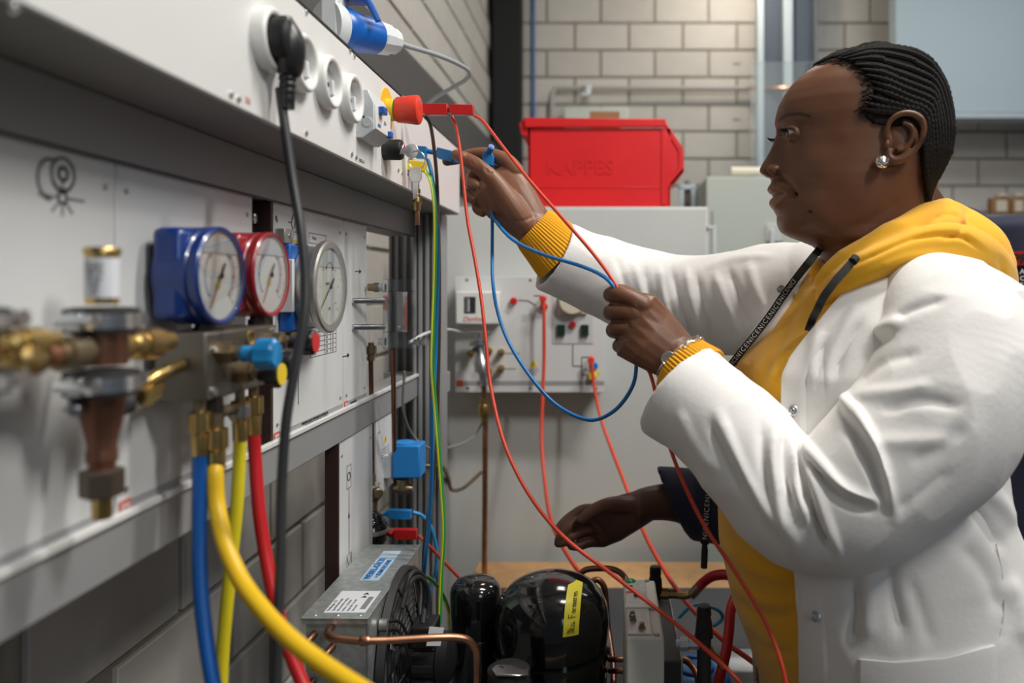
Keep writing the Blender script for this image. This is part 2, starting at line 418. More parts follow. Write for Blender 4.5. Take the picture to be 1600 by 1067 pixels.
# ------------------------------------------------------------ instrument panels
def ipanel(y0, y1, z0, z1, label, extra=None):
    e = thing('instrument_panel', label, 'panel', (XPN-0.002, (y0+y1)/2, z0), 'instrument panels on the frame')
    part('sheet', MB().box((XPN-0.004, y0, z0), (XPN, y1, z1)), m_panel, e, bev=0.0008)
    for yy in (y0+0.012, y1-0.012):
        for zz in (z0+0.022, z1-0.022):
            screw((XPN, yy, zz), X, 0.0026, e, m_steelb)
    if z1-z0 > 0.25:
        part('title_strip', MB().box((XPN, y0+0.002, z0+0.003), (XPN+0.0004, y1-0.002, z0+0.0125)), mat('strip_grey', (0.33, 0.335, 0.35), 0.5), e)
        part('red_mark', MB().box((XPN, y0+0.003, z0+0.003), (XPN+0.0007, y0+0.018, z0+0.0135)), m_inkr, e)
        text('IMI', 0.009, (XPN+0.0008, y0+0.0045, z0+0.008), Y, Z, m_panel, e)
    return e
zp0, zp1 = h(-0.1865), h(0.0975)
pa = ipanel(0.372, 0.605, zp0, zp1, 'white instrument panel with printed compressor symbol behind the copper valve')
pb = ipanel(0.607, 0.840, zp0, zp1, 'white instrument panel behind the blue and red gauges')
pc = ipanel(0.891, 1.129, zp0, zp1, 'white instrument panel with printed table behind the silver gauge')
pd = ipanel(1.131, 1.241, zp0, zp1, 'narrow white instrument panel with arrows right of the silver gauge')
text('PRESSURE GAUGE WITH BACK FLOW BLOCK', 0.0045, (XPN+0.0006, 0.975, zp0+0.0095), Y, Z, m_ink, pc)
text('MANOMETER MIT RÜCKSCHLAGSPERRE', 0.0045, (XPN+0.0006, 0.985, zp0+0.005), Y, Z, m_ink, pc)
text('FLOW METER', 0.0045, (XPN+0.0006, 1.16, zp0+0.0075), Y, Z, m_ink, pd)
text('DRUCKREGLER', 0.006, (XPN+0.0006, 0.44, zp0+0.0075), Y, Z, m_ink, pa)
def line(pts, wd, m, parent, x=XPN, name='printed_line'):
    mb = MB()
    for a, b in zip(pts[:-1], pts[1:]):
        a = Vector((x+0.0003, *a)); b = Vector((x+0.0003, *b)); d = b-a
        if d.length < 1e-6: continue
        s = d.normalized().cross(X)*wd/2
        mb.obox((a+b)/2, d/2+d.normalized()*wd/2, s, X*0.0003)
    return part(name, mb, m, parent)
def yz(px, py, x=XPN):
    q = PX(px, py, x); return (q.y, q.z)
def circ(c, rr, n=28): return [(c[0]+rr*math.cos(2*PI*i/n), c[1]+rr*math.sin(2*PI*i/n)) for i in range(n+1)]
def arrow(c, L, parent, x=XPN, s=1, rot=0):
    ca, sa = math.cos(rot), math.sin(rot)
    R_ = lambda a, b: (c[0]+a*ca-b*sa, c[1]+a*sa+b*ca)
    line([R_(-L/2, 0), R_(L/2, 0)], 0.0012*s, m_ink, parent, x, 'printed_arrow')
    line([R_(L/2-0.005*s, 0.002*s), R_(L/2, 0), R_(L/2-0.005*s, -0.002*s)], 0.0022*s, m_ink, parent, x, 'printed_arrow')
c = yz(98, 272); line(circ(c, 0.0115), 0.002, m_inkg, pa); line(circ(c, 0.0045), 0.0022, m_inkg, pa)
c2 = yz(78, 280); line([(c2[0]+0.012*math.cos(a/10), c2[1]+0.014*math.sin(a/10)) for a in range(14, 48)], 0.0018, m_inkg, pa)
c3 = yz(97, 309)
for a in range(0, 360, 45):
    ca, sa = math.cos(math.radians(a)), math.sin(math.radians(a))
    L = 0.014 if a % 90 else (0.022 if a in (0, 180) else 0.012)
    line([(c3[0]+0.005*ca, c3[1]+0.005*sa), (c3[0]+L*ca, c3[1]+L*sa)], 0.0018, m_inkg, pa)
line(circ(c3, 0.004), 0.0018, m_inkg, pa)
c = yz(461, 349); line(circ(c, 0.011), 0.0009, m_ink, pc); line([(c[0]-0.004, c[1]-0.006), (c[0]+0.004, c[1]+0.006)], 0.0009, m_ink, pc); line([(c[0]-0.02, c[1]), (c[0]-0.011, c[1])], 0.0009, m_ink, pc)
text('II', 0.008, (XPN, *yz(430, 341)), Y, Z, m_ink, pc)
arrow(yz(559, 424), 0.026, pd); arrow(yz(540, 556), 0.026, pd)
(y0, z0), (y1, z1) = yz(490, 577), yz(529, 519)
for i in range(9):
    zz = h(-0.095+i*0.0065); line([(1.005, zz), (1.10, zz)], 0.0006, m_inkg, pc)
    for q_, y_ in ((str(8-i), 1.02), ('82', 1.062), ('%d' % (40+i), 1.084)): text(q_, 0.005, (XPN, y_, zz+0.003), Y, Z, m_inkg, pc)
for yy in (1.005, 1.055, 1.078, 1.10): line([(yy, h(-0.095)), (yy, h(-0.043))], 0.0006, m_inkg, pc)
line([(0.965, h(-0.105)), (0.965, h(-0.15))], 0.001, m_ink, pc)
text('Temp.', 0.006, (XPN, 1.01, h(0.062)), Y, Z, m_inkg, pc)
line([(1.0, h(0.055)), (1.06, h(0.055)), (1.06, h(0.068)), (1.0, h(0.068)), (1.0, h(0.055))], 0.0006, m_inkg, pc)
# bracket with bolts in the gap between the panels
b = thing('mounting_bracket', 'brown-black bracket with two bolts in the gap between the panels', 'bracket', (-0.40, 0.866, zp0))
m_brk = mat('bracket_brown', (0.10, 0.085, 0.07), 0.5, metal=0.5)
part('plate', MB().box((-0.412, 0.842, zp0), (-0.405, 0.885, zp1)), m_brk, b)
part('edge_strip', MB().box((-0.405, 0.884, zp0), (-0.386, 0.8905, zp1)), mat('edge_brown', (0.035, 0.016, 0.012), 0.5), b)
for zz in (h(0.075), h(-0.158)):
    s_ = part('bolt', MB().lathe((-0.405, 0.868, zz), X, [(0, 0.010), (0.002, 0.010), (0.002, 0.0065), (0.009, 0.0065), (0.010, 0.005)], 6), m_steel, b)
# lower panels
pe = ipanel(1.112, 1.272, h(-0.50), h(-0.2285), 'lower white panel with printed flow line beside the black cup valve')
pf = ipanel(1.296, 1.40, h(-0.36), h(-0.2285), 'small lower panel with yellow warning triangle')
part('edge_strip', MB().box((-0.405, 1.106, h(-0.50)), (-0.386, 1.1115, h(-0.2285))), mat('edge_brown', (0.035, 0.016, 0.012), 0.5), pe)
cc = (1.155, h(-0.288)); line(circ(cc, 0.006), 0.0012, m_ink, pe)
line([(cc[0]-0.009, cc[1]-0.017), (cc[0]+0.009, cc[1]-0.017), (cc[0]+0.009, cc[1]+0.017), (cc[0]-0.009, cc[1]+0.017), (cc[0]-0.009, cc[1]-0.017)], 0.001, m_inkg, pe)
line([(1.155, h(-0.307)), (1.155, h(-0.405))], 0.0008, m_ink, pe); arrow((1.155, h(-0.350)), 0.012, pe, rot=PI/2)
line([(1.146, h(-0.445)), (1.166, h(-0.405)), (1.166, h(-0.445)), (1.146, h(-0.405)), (1.166, h(-0.405)), (1.166, h(-0.445)), (1.146, h(-0.445)), (1.146, h(-0.405))], 0.0008, m_inkg, pe)
def triangle(c, s, parent, ax=Y, nx=X):
    c = Vector(c); n = Vector(nx)
    part('warning_sign', MB().prism([c-ax*s+n*0.0002, c+ax*s+n*0.0002, c+Z*s*1.7+n*0.0002], n*0.0004), m_yel, parent)
    part('warning_mark', MB().obox(c+Z*s*0.7+n*0.0008, ax*s*0.12, Z*s*0.4, n*0.0002), m_ink, parent)
triangle((XPN, 1.345, h(-0.275)), 0.008, pf)
for i in range(4): line([(1.325, h(-0.285-0.005*i)), (1.37, h(-0.285-0.005*i))], 0.001, m_inkg, pf)

# ------------------------------------------------------------ sockets
def socket(y, z, label):
    e = thing('power_socket', label, 'socket', (XT, y, z), 'round sockets along the channel')
    prof = [(0, 0.029), (0.010, 0.0285), (0.0125, 0.0268), (0.0130, 0.0255), (0.012, 0.0222), (0.0105, 0.0212)]
    part('ring', MB().lathe((XT, y, z), X, prof+[(0.0, 0.0205)], 40, caps=False), m_wplast, e)
    part('well', MB().lathe((XT+0.001, y, z), X, [(0, 0.0208), (0.0008, 0.0208)], 32), m_socket_in, e)
    for s_ in (-1, 1):
        part('pin_hole', MB().cyl((XT+0.0015, y+s_*0.0095, z), (XT+0.0022, y+s_*0.0095, z), 0.0027, n=12), m_dark, e)
        part('earth_clip', MB().box((XT+0.001, y-0.003, z+s_*0.0195), (XT+0.010, y+0.003, z+s_*0.0208)), m_steel, e)
    part('inner_ledge', MB().box((XT+0.001, y+0.0125, z-0.010), (XT+0.006, y+0.020, z+0.006)), m_socket_in, e, bev=0.001)
    return e
zs = h(0.2185)
s1 = socket(0.685, zs, 'round white socket nearest the left with the black plug in it')
for px, lab in ((463, 'empty round white socket directly beside the black plug'), (505, 'empty round white socket in the middle of the three open ones'), (541, 'empty round white socket next to the white circuit breaker')):
    yy = -FPX*XT/(CX-px); c = copy_tree(s1, (0, yy-0.685, 0)); c['label'] = lab
# black plug and cable
e = thing('power_plug', 'black angled mains plug pushed into the leftmost round socket', 'plug', (XT, 0.69, zs-0.05))
part('plug_body', MB().lathe((XT+0.002, 0.685, zs), X, [(0, 0.0195), (0.018, 0.0195), (0.022, 0.018), (0.024, 0.014)], 28), m_black, e)
q0 = Vector((XT+0.014, 0.690, zs+0.010))
part('plug_grip', MB().tube([(XT+0.016, 0.688, zs+0.021), (XT+0.019, 0.690, zs), (XT+0.019, 0.692, zs-0.022), (XT+0.018, 0.692, zs-0.030)], [0.007, 0.0145, 0.013, 0.009], 14), m_black, e)
mb = MB()
for k in range(5): mb.lathe((XT+0.018, 0.692, zs-0.030-0.006*k), -Z, [(0, 0.0066), (0.002, 0.0078-0.0004*k), (0.004, 0.0078-0.0004*k), (0.006, 0.0062)], 14)
part('strain_relief', mb, m_black, e)
def cable(name, pts, r, m, label, cate='cable', group=None, n=10):
    return solo(name, MB().tube([P(*p) if isinstance(p, tuple) else p for p in pts], r, n, 8), m, label, cate, group)
cable('power_cable', [(437, 138, .692), (444, 190, .69), (457, 280, .685), (470, 360, .675), (477, 440, .668), (474, 500, .66), (460, 580, .652), (447, 660, .645), (440, 760, .64), (438, 880, .63), (434, 980, .62), (430, 1120, .61)], 0.0042, m_cableblk, 'thick black power cable hanging down past the gauges')

# circuit breaker
y0b = 0.938
e = thing('circuit_breaker', 'white circuit breaker with blue toggle beside the fourth socket', 'breaker', (XT, 0.97, h(0.181)))
part('housing', MB().prism([(XT-0.01, y0b, h(0.239)), (XT+0.014, y0b, h(0.239)), (XT+0.0215, y0b, h(0.222)), (XT+0.0215, y0b, h(0.190)), (XT+0.008, y0b, h(0.180)), (XT-0.01, y0b, h(0.180))], (0, 0.068, 0)), m_gplast, e, bev=0.001)
part('front', MB().box((XT+0.021, y0b+0.002, h(0.191)), (XT+0.0235, y0b+0.066, h(0.221))), m_wplast, e, bev=0.0008)
part('toggle', MB().box((XT+0.022, y0b+0.012, h(0.212)), (XT+0.031, y0b+0.026, h(0.221))), m_blue, e, bev=0.001)
part('test_button', MB().box((XT+0.022, y0b+0.052, h(0.190)), (XT+0.028, y0b+0.062, h(0.198))), m_blue, e, bev=0.0008)
for dx, z in ((0.006, 0.230), (0.008, 0.205), (-0.0, 0.188), (0.001, 0.234)): part('rivet', MB().cyl((XT+dx+0.001, y0b+0.0005, h(z)), (XT+dx+0.001, y0b-0.0008, h(z)), 0.0022 if z in (0.230,) else 0.0016, n=12), m_ink if z > 0.2 else m_gplast, e)
part('lever_disc', MB().cyl((XT+0.0135, y0b+0.0005, h(0.199)), (XT+0.0135, y0b-0.0012, h(0.199)), 0.0062, n=20), m_gplast, e, bev=0.0004)
text('ABN', 0.006, (XT+0.0236, y0b+0.008, h(0.197)), Y, Z, m_inkb, e); text('25A', 0.006, (XT+0.0236, y0b+0.034, h(0.205)), Y, Z, m_inkg, e)

# emergency stop
yE, zE = 1.067, h(0.243)
e = thing('emergency_stop_button', 'big red mushroom stop button on a yellow disc', 'button', (XT, yE, zE-0.03))
part('backing_disc', MB().cyl((XT, yE, zE), (XT+0.0012, yE, zE), 0.030, n=40), mat('disc_yellow', (0.85, 0.45, 0.01), 0.5), e)
part('collar', MB().cyl((XT+0.001, yE, zE), (XT+0.012, yE, zE), 0.0155, n=28), m_yel, e, bev=0.0008)
part('green_ring', MB().cyl((XT+0.012, yE, zE), (XT+0.0145, yE, zE), 0.0152, n=28), m_green, e)
part('mushroom_head', MB().lathe((XT+0.0142, yE, zE), X, [(0, 0.0165), (0.001, 0.0175), (0.028, 0.0205), (0.031, 0.0198), (0.0325, 0.0175), (0.033, 0.010), (0.033, 0.001)], 36), m_redbtn, e)

# key switch, keys
yK, zK = 1.055, h((CY-234)/FPX*1.055)
e = thing('key_switch', 'black round key switch below the red stop button', 'switch', (XT, yK, zK-0.015))
part('barrel', MB().lathe((XT, yK, zK), X, [(0, 0.0142), (0.022, 0.0142), (0.025, 0.0128), (0.026, 0.010)], 28), m_black, e)
part('lock_core', MB().cyl((XT+0.025, yK, zK), (XT+0.028, yK, zK), 0.0075, n=20), m_silver, e, bev=0.0005)
e = thing('key_bunch', 'two steel keys and a brass fob on a ring hanging from the key switch', 'keys', P(648, 350, 1.05))
k0 = P(643, 236, 1.045)
part('key_bow', MB().lathe(k0-Y*0.001, Y, [(0, 0.0098), (0.002, 0.0098)], 28), m_silver, e, bev=0.0004)
part('key_blade', MB().obox(P(630, 237, 1.045), X*0.007, Y*0.0009, Z*0.0035), m_silver, e)
part('split_ring', MB().torus(P(651, 250, 1.043), (0.3, 1, 0.1), 0.0125, 0.0009, 32, 6), m_silver, e)
part('key_bow', MB().prism([P(640, 262, 1.04), P(658, 262, 1.04), P(659, 278, 1.04), P(655, 285, 1.04), P(644, 285, 1.04), P(639, 277, 1.04)], Y*0.002), m_silver, e, bev=0.0004)
part('key_blade', MB().prism([P(645, 284, 1.04), P(654, 284, 1.04), P(653, 300, 1.04), P(651, 303, 1.04), P(652, 308, 1.04), P(645, 312, 1.04)], Y*0.0018), m_silver, e)
f0 = P(652, 276, 1.046)
part('fob', MB().lathe(f0, -Z, [(0, 0.0025), (0.016, 0.0028), (0.017, 0.0042), (0.023, 0.0042), (0.024, 0.003), (0.028, 0.003), (0.029, 0.0058), (0.034, 0.0062), (0.036, 0.0062), (0.038, 0.0048), (0.044, 0.0048), (0.046, 0.0035)], 18), m_brass, e)
part('fob_tip', MB().box(f0+Vector((-0.003, -0.0015, -0.046)), f0+Vector((0.003, 0.0015, -0.066))), m_copper, e, bev=0.0006)

# ------------------------------------------------------------ laboratory plugs and leads
def bplug(name, label, a, b, hgt, m, lead_end=True, group=None):
    """stackable 4 mm plug from a to b"""
    a = Vector(a); b = Vector(b); d = (b-a); L = d.length; d.normalize(); up = Z-d*Z.dot(d); up.normalize(); s = d.cross(up)
    e = thing(name, label, 'plug', tuple(a-up*hgt/2), group)
    part('body', MB().prism([a-up*hgt*.32, a+up*hgt*.5, b+up*hgt*.5, b-up*hgt*.5, a+d*L*.25-up*hgt*.5], s*hgt*0.75), m, e, bev=0.0008)
    part('pin_sleeve', MB().cyl(a-d*0.008+s*hgt*.37, a+s*hgt*.37+d*0.001, hgt*0.24, n=14), m, e)
    return e
bplug('lead_plug', 'red stackable lead plug directly beside the red stop button', P(661, 173, 1.15), P(701, 173, 1.15), 0.0165, m_red)
bplug('lead_plug', 'outer red stackable lead plug ending the red pair', P(704, 173, 1.15), P(741, 174, 1.15), 0.0150, m_red)
bplug('lead_plug', 'blue lead plug seated in the channel behind the keys', P(648, 239, 1.205), P(668, 240, 1.205), 0.0185, m_blue2)
bplug('lead_plug', 'blue lead plug pinched in the reaching fingers', P(689, 240, 1.205), P(716, 247, 1.19), 0.0170, m_blue2)
solo('plug_pin', MB().tube([P(667, 236, 1.205), P(679, 238, 1.205), P(690, 238, 1.205)], 0.0040, 12), m_blue2, 'blue sleeve joining the two blue plugs', 'pin')
e = bplug('lead_plug', 'yellow earth lead plug behind the hanging keys', P(626, 258, 1.19), P(667, 262, 1.19), 0.0155, m_yel)
e = thing('lead_plug', 'upright blue lead plug held between thumb and index finger', 'plug', P(762, 255, 1.175))
part('body', MB().prism([P(753, 243, 1.175), P(757, 235, 1.175), P(766, 234, 1.175), P(771, 243, 1.175), P(770, 259, 1.175), P(754, 255, 1.175)], Y*0.012), m_blue2, e, bev=0.001)
part('sleeve', MB().cyl(P(763, 240, 1.18), P(768, 229, 1.165), 0.0048, n=16), m_blue2, e, bev=0.0004)
part('sleeve_bore', MB().cyl(P(768, 229, 1.165), P(768.3, 228.3, 1.164), 0.0030, n=14), mat('bore_violet', (0.12, 0.06, 0.35), 0.4), e)
G = None
cable('brown_lead', [(664, 182, 1.15), (672, 194, 1.155), (678, 230, 1.165), (683, 290, 1.185), (686, 400, 1.19), (686, 520, 1.19), (684, 620, 1.185), (682, 700, 1.18), (673, 780, 1.18), (663, 850, 1.19), (661, 930, 1.23)], 0.0028, m_brown, 'brown lead hanging from the red plug beside the stop button')
cable('blue_lead', [(668, 249, 1.2), (674, 270, 1.19), (680, 320, 1.18), (684, 400, 1.17), (682, 500, 1.165), (679, 590, 1.16), (675, 640, 1.155), (675, 720, 1.155), (671, 810, 1.16), (664, 880, 1.17), (661, 930, 1.2)], 0.0030, m_blue2, 'blue lead hanging down in the bundle beside the green-yellow one')
gy = thing('earth_lead', 'green and yellow striped lead hanging from the yellow plug', 'cable', P(687, 975, 1.14))
gp = [P(*q) for q in [(664, 266, 1.185), (674, 284, 1.175), (680, 330, 1.165), (680, 420, 1.16), (677, 510, 1.155), (676, 575, 1.15), (680, 630, 1.145), (685, 690, 1.14), (691, 770, 1.14), (694, 830, 1.14), (690, 900, 1.14), (687, 975, 1.14)]]
part('green_core', MB().tube(gp, 0.0030, 10, 8), m_green, gy)
part('yellow_stripe', MB().tube([p+Vector((-0.0010, -0.0010, 0)) for p in gp], 0.0024, 8, 8), mat('stripe_yellow', (0.70, 0.75, 0.03), 0.4), gy)
cable('red_lead', [(706, 181, 1.155), (714, 205, 1.15), (722, 262, 1.14), (730, 340, 1.12), (741, 400, 1.1), (751, 460, 1.08), (759, 530, 1.06), (766, 600, 1.04), (787, 690, 1.0), (825, 770, .97), (880, 838, .94), (960, 900, .91), (1050, 970, .89), (1120, 1030, .87), (1180, 1090, .85)], 0.0025, m_redlead, 'long red lead curving from the red plugs across the compressor')
cable('red_lead', [(742, 181, 1.155), (757, 192, 1.14), (790, 235, 1.10), (830, 285, 1.06), (880, 342, 1.02), (930, 400, .985), (966, 452, .955), (985, 500, .975), (1003, 560, .97), (1018, 590, .955), (1035, 660, .93), (1060, 735, .90), (1100, 820, .88), (1150, 895, .86), (1195, 970, .84), (1222, 1040, .82), (1234, 1110, .81)], 0.0024, m_redlead, 'red lead running through the near fist and down over the yellow sweatshirt')
cable('blue_lead', [(770, 252, 1.185), (768, 290, 1.20), (765, 318, 1.19), (769, 345, 1.17), (769, 400, 1.15), (770, 440, 1.13), (777, 485, 1.12), (795, 535, 1.10), (830, 590, 1.07), (870, 633, 1.05), (920, 656, 1.03), (958, 643, 1.01), (985, 610, .99), (994, 575, .98), (990, 520, .975), (975, 480, .97)], 0.0026, m_blue2, 'blue lead hanging in a wide loop between both hands')
cable('blue_lead', [(768, 305, 1.195), (766, 325, 1.175), (778, 350, 1.15), (805, 377, 1.11), (850, 398, 1.05), (900, 413, 1.0), (935, 427, .975), (957, 445, .957), (972, 475, .96)], 0.0026, m_blue2, 'short blue lead stretched from the reaching hand to the near fist')

# ------------------------------------------------------------ blue mains connector on top
e = thing('mains_inlet', 'grey inlet housing with blue hinged flap on top of the channel', 'inlet', P(512, 88, 1.03))
A0 = P(528, 44, 1.05); A1 = P(619, 66, 1.135); ax = (A1-A0).normalized(); L = (A1-A0).length
part('housing', MB().box(P(500, -20, 1.02), P(527, 80, 1.02)+Y*0.05), m_gplast, e, bev=0.003)
part('flange', MB().lathe(A0-ax*0.02, ax, [(0, 0.034), (0.012, 0.034), (0.02, 0.030)], 30), m_gplast, e)
part('flap_arm', MB().tube([P(556, -12, 1.06), P(572, -2, 1.06), P(584, 18, 1.06), P(591, 33, 1.06)], [0.004, 0.005, 0.0045, 0.004], 8), m_blue, e)
part('flap', MB().obox(P(545, -4, 1.06), X*0.022, Y*0.02, Z*0.005), m_blue, e, bev=0.002)
e = thing('mains_connector', 'round blue mains connector with grey gland on top of the channel', 'plug', A0-Z*0.03)
part('blue_shell', MB().lathe(A0, ax, [(-0.002, 0.0275), (0.002, 0.0295), (0.014, 0.0295), (0.018, 0.0285), (L*.62, 0.0245), (L*.66, 0.022)], 32), m_blue, e)
part('gland', MB().lathe(A0, ax, [(L*.62, 0.022), (L*.66, 0.0238), (L*.84, 0.0222), (L*.85, 0.0195), (L*.97, 0.0185), (L, 0.0165), (L, 0.009)], 12), m_gplast, e, ang=25)
part('gland_liner', MB().cyl(A0+ax*(L-0.004), A0+ax*(L+0.002), 0.0085, n=16), m_blue, e)
cable('grey_cable', [A1, (640, 73, 1.16), (680, 85, 1.25), (712, 98, 1.32), (732, 111, 1.38), (728, 124, 1.42), (705, 138, 1.46), (676, 156, 1.5), (655, 180, 1.52)], 0.0040, m_cablegry, 'thin grey cable curving from the blue mains connector')
# plain dark strip along the wall, rising towards the back
a0 = P(560, 40, 1.75); 
mb = MB(); f0, f1 = Vector((-0.60, 0.6, h(0.63))), Vector((-0.60, 4.1, h(0.725)))
mb.prism([f0, f0-Z*0.21, Vector((-0.60, 4.1, h(0.42))), f1], X*0.03)
solo('dark_wall_strip', mb, mat('wall_strip_grey', (0.075, 0.072, 0.07), 0.6), 'dark grey strip along the brick wall above the channel', 'duct', bev=0.003)

# ------------------------------------------------------------ gauges
def gauge(name, label, c, r, depth, m, cate='gauge', group=None, square=False, mdl=1, nd=((-.033, -.027), 1)):
    c = Vector(c)                      # centre of the front face
    e = thing(name, label, cate, (c.x-depth, c.y, c.z-r), group)
    if square:
        part('case', MB().lathe(c-X*depth, X, [(0, r*.94), (0.004, r*.99), (depth-0.012, r*.99), (depth-0.010, r*.95), (depth-0.008, r*.95)], 44), m, e)
        part('case_shoulder', MB().box((c.x-depth, c.y-r*.96, c.z-r*.86), (c.x-depth*.35, c.y+r*.5, c.z+r*.93)), m, e, bev=0.006)
    else:
        part('case', MB().lathe(c-X*depth, X, [(0, r*.86), (depth-0.014, r*.88), (depth-0.012, r*.95), (depth-0.008, r*.95)], 44), m, e)
    wd = 0.17 if not square else 0.105
    part('bezel', MB().lathe(c-X*0.010, X, [(0, r*.97), (0.002, r), (0.008, r), (0.010, r*.96), (0.009, r*(1-wd)), (0.006, r*(.995-wd)), (0.003, r*(.99-wd))], 52, caps=False), m, e)
    rd = r*(1-wd)
    d = part('dial', MB().lathe(c-X*0.0052, X, [(0, rd+0.001), (0.0015, rd+0.001)], 48), m_dial, e)
    xf = c.x-0.0035
    mb = MB(); mr_ = MB(); ml = MB()
    for i in range(0, 271, 6):
        a = math.radians(225-i); big = i % 30 == 0
        ca, sa = math.cos(a), math.sin(a); d_ = Vector((0, ca, sa)); s_ = Vector((0, -sa, ca))
        r0, r1 = rd*.93, rd*(.80 if big else .87)
        mb.obox(Vector((xf, c.y, c.z))+d_*(r0+r1)/2, X*0.0002, d_*(r0-r1)/2, s_*(0.00028 if big else 0.00014))
        if mdl and i > 100: mr_.obox(Vector((xf, c.y, c.z))+d_*rd*.72, X*0.0002, d_*rd*.012, s_*0.0016)
        if mdl: ml.obox(Vector((xf, c.y, c.z))+d_*rd*.62, X*0.0002, d_*rd*.03, s_*0.0006)
    part('scale_marks', mb, m_inkg, e)
    if mdl: part('red_scale', mr_, m_inkr, e); part('blue_scale', ml, m_inkb, e)
    for i in range(0, 271, 45):
        a = math.radians(225-i)
        text(str(i//45*5), (0.0036 if mdl else 0.0024)*r/0.044, (xf, c.y+rd*.62*math.cos(a), c.z+rd*.62*math.sin(a)), Y, Z, m_inkg, e, align='CENTER', name='numeral')
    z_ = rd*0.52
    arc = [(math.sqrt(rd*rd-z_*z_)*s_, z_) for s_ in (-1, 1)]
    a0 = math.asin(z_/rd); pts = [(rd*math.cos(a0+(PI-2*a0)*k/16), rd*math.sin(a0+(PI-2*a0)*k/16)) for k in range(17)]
    part('air_gap', MB().prism([(xf+0.0003, c.y+p[0]*.985, c.z+p[1]*.985) for p in pts], X*0.0004), mat('air_gap_grey', (0.56, 0.60, 0.64), 0.25), e)  # pale grey segment for the air above the gauge liquid
    (ny, nz) = nd[0]; v = Vector((0, ny, nz)).normalized(); s_ = v.cross(X)
    o_ = Vector((xf+0.0016, c.y, c.z))
    part('needle', MB().prism([o_-s_*0.0012, o_+s_*0.0012, o_+v*rd*.86+s_*.0003, o_+v*rd*.86-s_*.0003], X*0.0005), m_inkr if mdl else m_ink, e)
    part('needle_tail', MB().prism([o_-s_*0.0012, o_-v*rd*.34-s_*.0014, o_-v*rd*.34+s_*.0014, o_+s_*0.0012], X*0.0006), m_ink, e)
    part('hub', MB().cyl(o_, o_+X*0.0014, 0.0028, n=16), m_ink, e)
    if mdl: part('green_patch', MB().cyl((xf, c.y-0.002, c.z-rd*.2), (xf+0.0004, c.y-0.002, c.z-rd*.2), 0.0045, n=16), m_lime, e)
    part('glass', MB().lathe(c-X*0.0010, X, [(0, rd), (0.0006, rd)], 40), m_glass, e)
    return e
cB = P(349, 431, 0.68); cR = P(427, 429, 0.785); cS = P(519, 448, 0.955)
gb = gauge('pressure_gauge', 'blue-cased round pressure gauge on the manifold', cB, 0.0435, 0.040, m_gblue, square=True, group='manifold gauges', nd=((-.022, -.035), 1))
gr = gauge('pressure_gauge', 'red-cased round pressure gauge beside the blue one', cR, 0.0435, 0.040, m_gred, square=True, group='manifold gauges', nd=((-.022, -.035), 1))
gs = gauge('pressure_gauge', 'large silver-rimmed pressure gauge on the right panel', cS, 0.0575, 0.030, m_steelb, mdl=0)
q = cS-X*0.0033; line([(cS.y+0.012*math.cos(a/10), cS.z+0.018+0.012*math.sin(a/10)) for a in range(3, 29)], 0.0012, m_ink, gs, x=q.x)
text('KLIMA', 0.0045, (q.x, cS.y-0.012, cS.z+0.004), Y, Z, m_ink, gs)
part('dial_spot', MB().cyl((q.x, cS.y, cS.z-0.027), (q.x+0.0004, cS.y, cS.z-0.027), 0.002, n=12), m_ink, gs)
# blue transmitter body behind the silver gauge
e = thing('pressure_transmitter', 'blue block with brass fittings between the red and silver gauges', 'transmitter', (-0.37, 0.90, h(-0.06)))
part('body', MB().box((XPN+0.001, 0.905, h(-0.056)), (-0.3715, 0.985, h(0.049))), m_blue, e, bev=0.003)
part('cover_plate', MB().box((XPN, 0.897, h(-0.032)), (-0.366, 0.903, h(0.030))), m_panel, e, bev=0.001)
part('lug', MB().box((XPN+0.001, 0.897, h(0.049)), (-0.375, 0.925, h(0.066))), m_steelb, e, bev=0.001)
screw((-0.375, 0.912, h(0.058)), X, 0.004, e, m_steel, 'bolt')
part('brass_nipple', MB().lathe((-0.376, 0.925, h(-0.056)), -Z, [(0, 0.009), (0.014, 0.009), (0.014, 0.006), (0.022, 0.006)], 6), m_brassd, e)
part('brass_nipple', MB().lathe((-0.376, 0.925, h(0.049)), Z, [(0, 0.006), (0.006, 0.006)], 6), m_brass, e)

# manifold
e = thing('gauge_manifold', 'dull metal manifold block under the blue and red gauges', 'manifold', (-0.35, 0.70, h(-0.097)))
part('block', MB().box((-0.374, 0.635, h(-0.097)), (-0.331, 0.772, h(-0.040))), mat('bronze_block', (0.17, 0.155, 0.13), 0.42, metal=0.8, var=0.1, vscale=30), e, bev=0.002)
for yy, zz in ((0.648, -0.055), (0.763, -0.046), (0.648, -0.090)): screw((-0.331, yy, h(zz)), X, 0.0042, e, m_steel)
part('sight_port', MB().torus((-0.331, 0.715, h(-0.050)), X, 0.0065, 0.0018, 20, 8), m_brass, e)
for c_, rr in ((cB, 0.008), (cR, 0.008)):
    part('stem', MB().lathe((-0.355, c_.y, c_.z-0.0415), -Z, [(-0.006, 0.0085), (0.004, 0.0085), (0.004, 0.0105), (0.014, 0.0105), (0.014, 0.008), (0.03, 0.008)], 6), mat('stem_dark', (0.05, 0.042, 0.035), 0.4, metal=0.7), e)
for k_, (px, py, x0) in enumerate(((342, 548, -0.331), (427, 533, -0.331), (376, 577, -0.331))):
    q = PX(px, py, x0) if k_ else Vector((-0.331, 0.660, h(-0.0575)))
    if k_ == 2: q = Vector((-0.331, 0.690, h(-0.078)))
    if k_ == 1: q = Vector((-0.331, 0.757, h(-0.056)))
    part('packing_nut', MB().lathe(q, X, [(0, 0.0105), (0.012, 0.0105), (0.012, 0.007), (0.016, 0.007)], 6), m_brassd, e, ang=25)
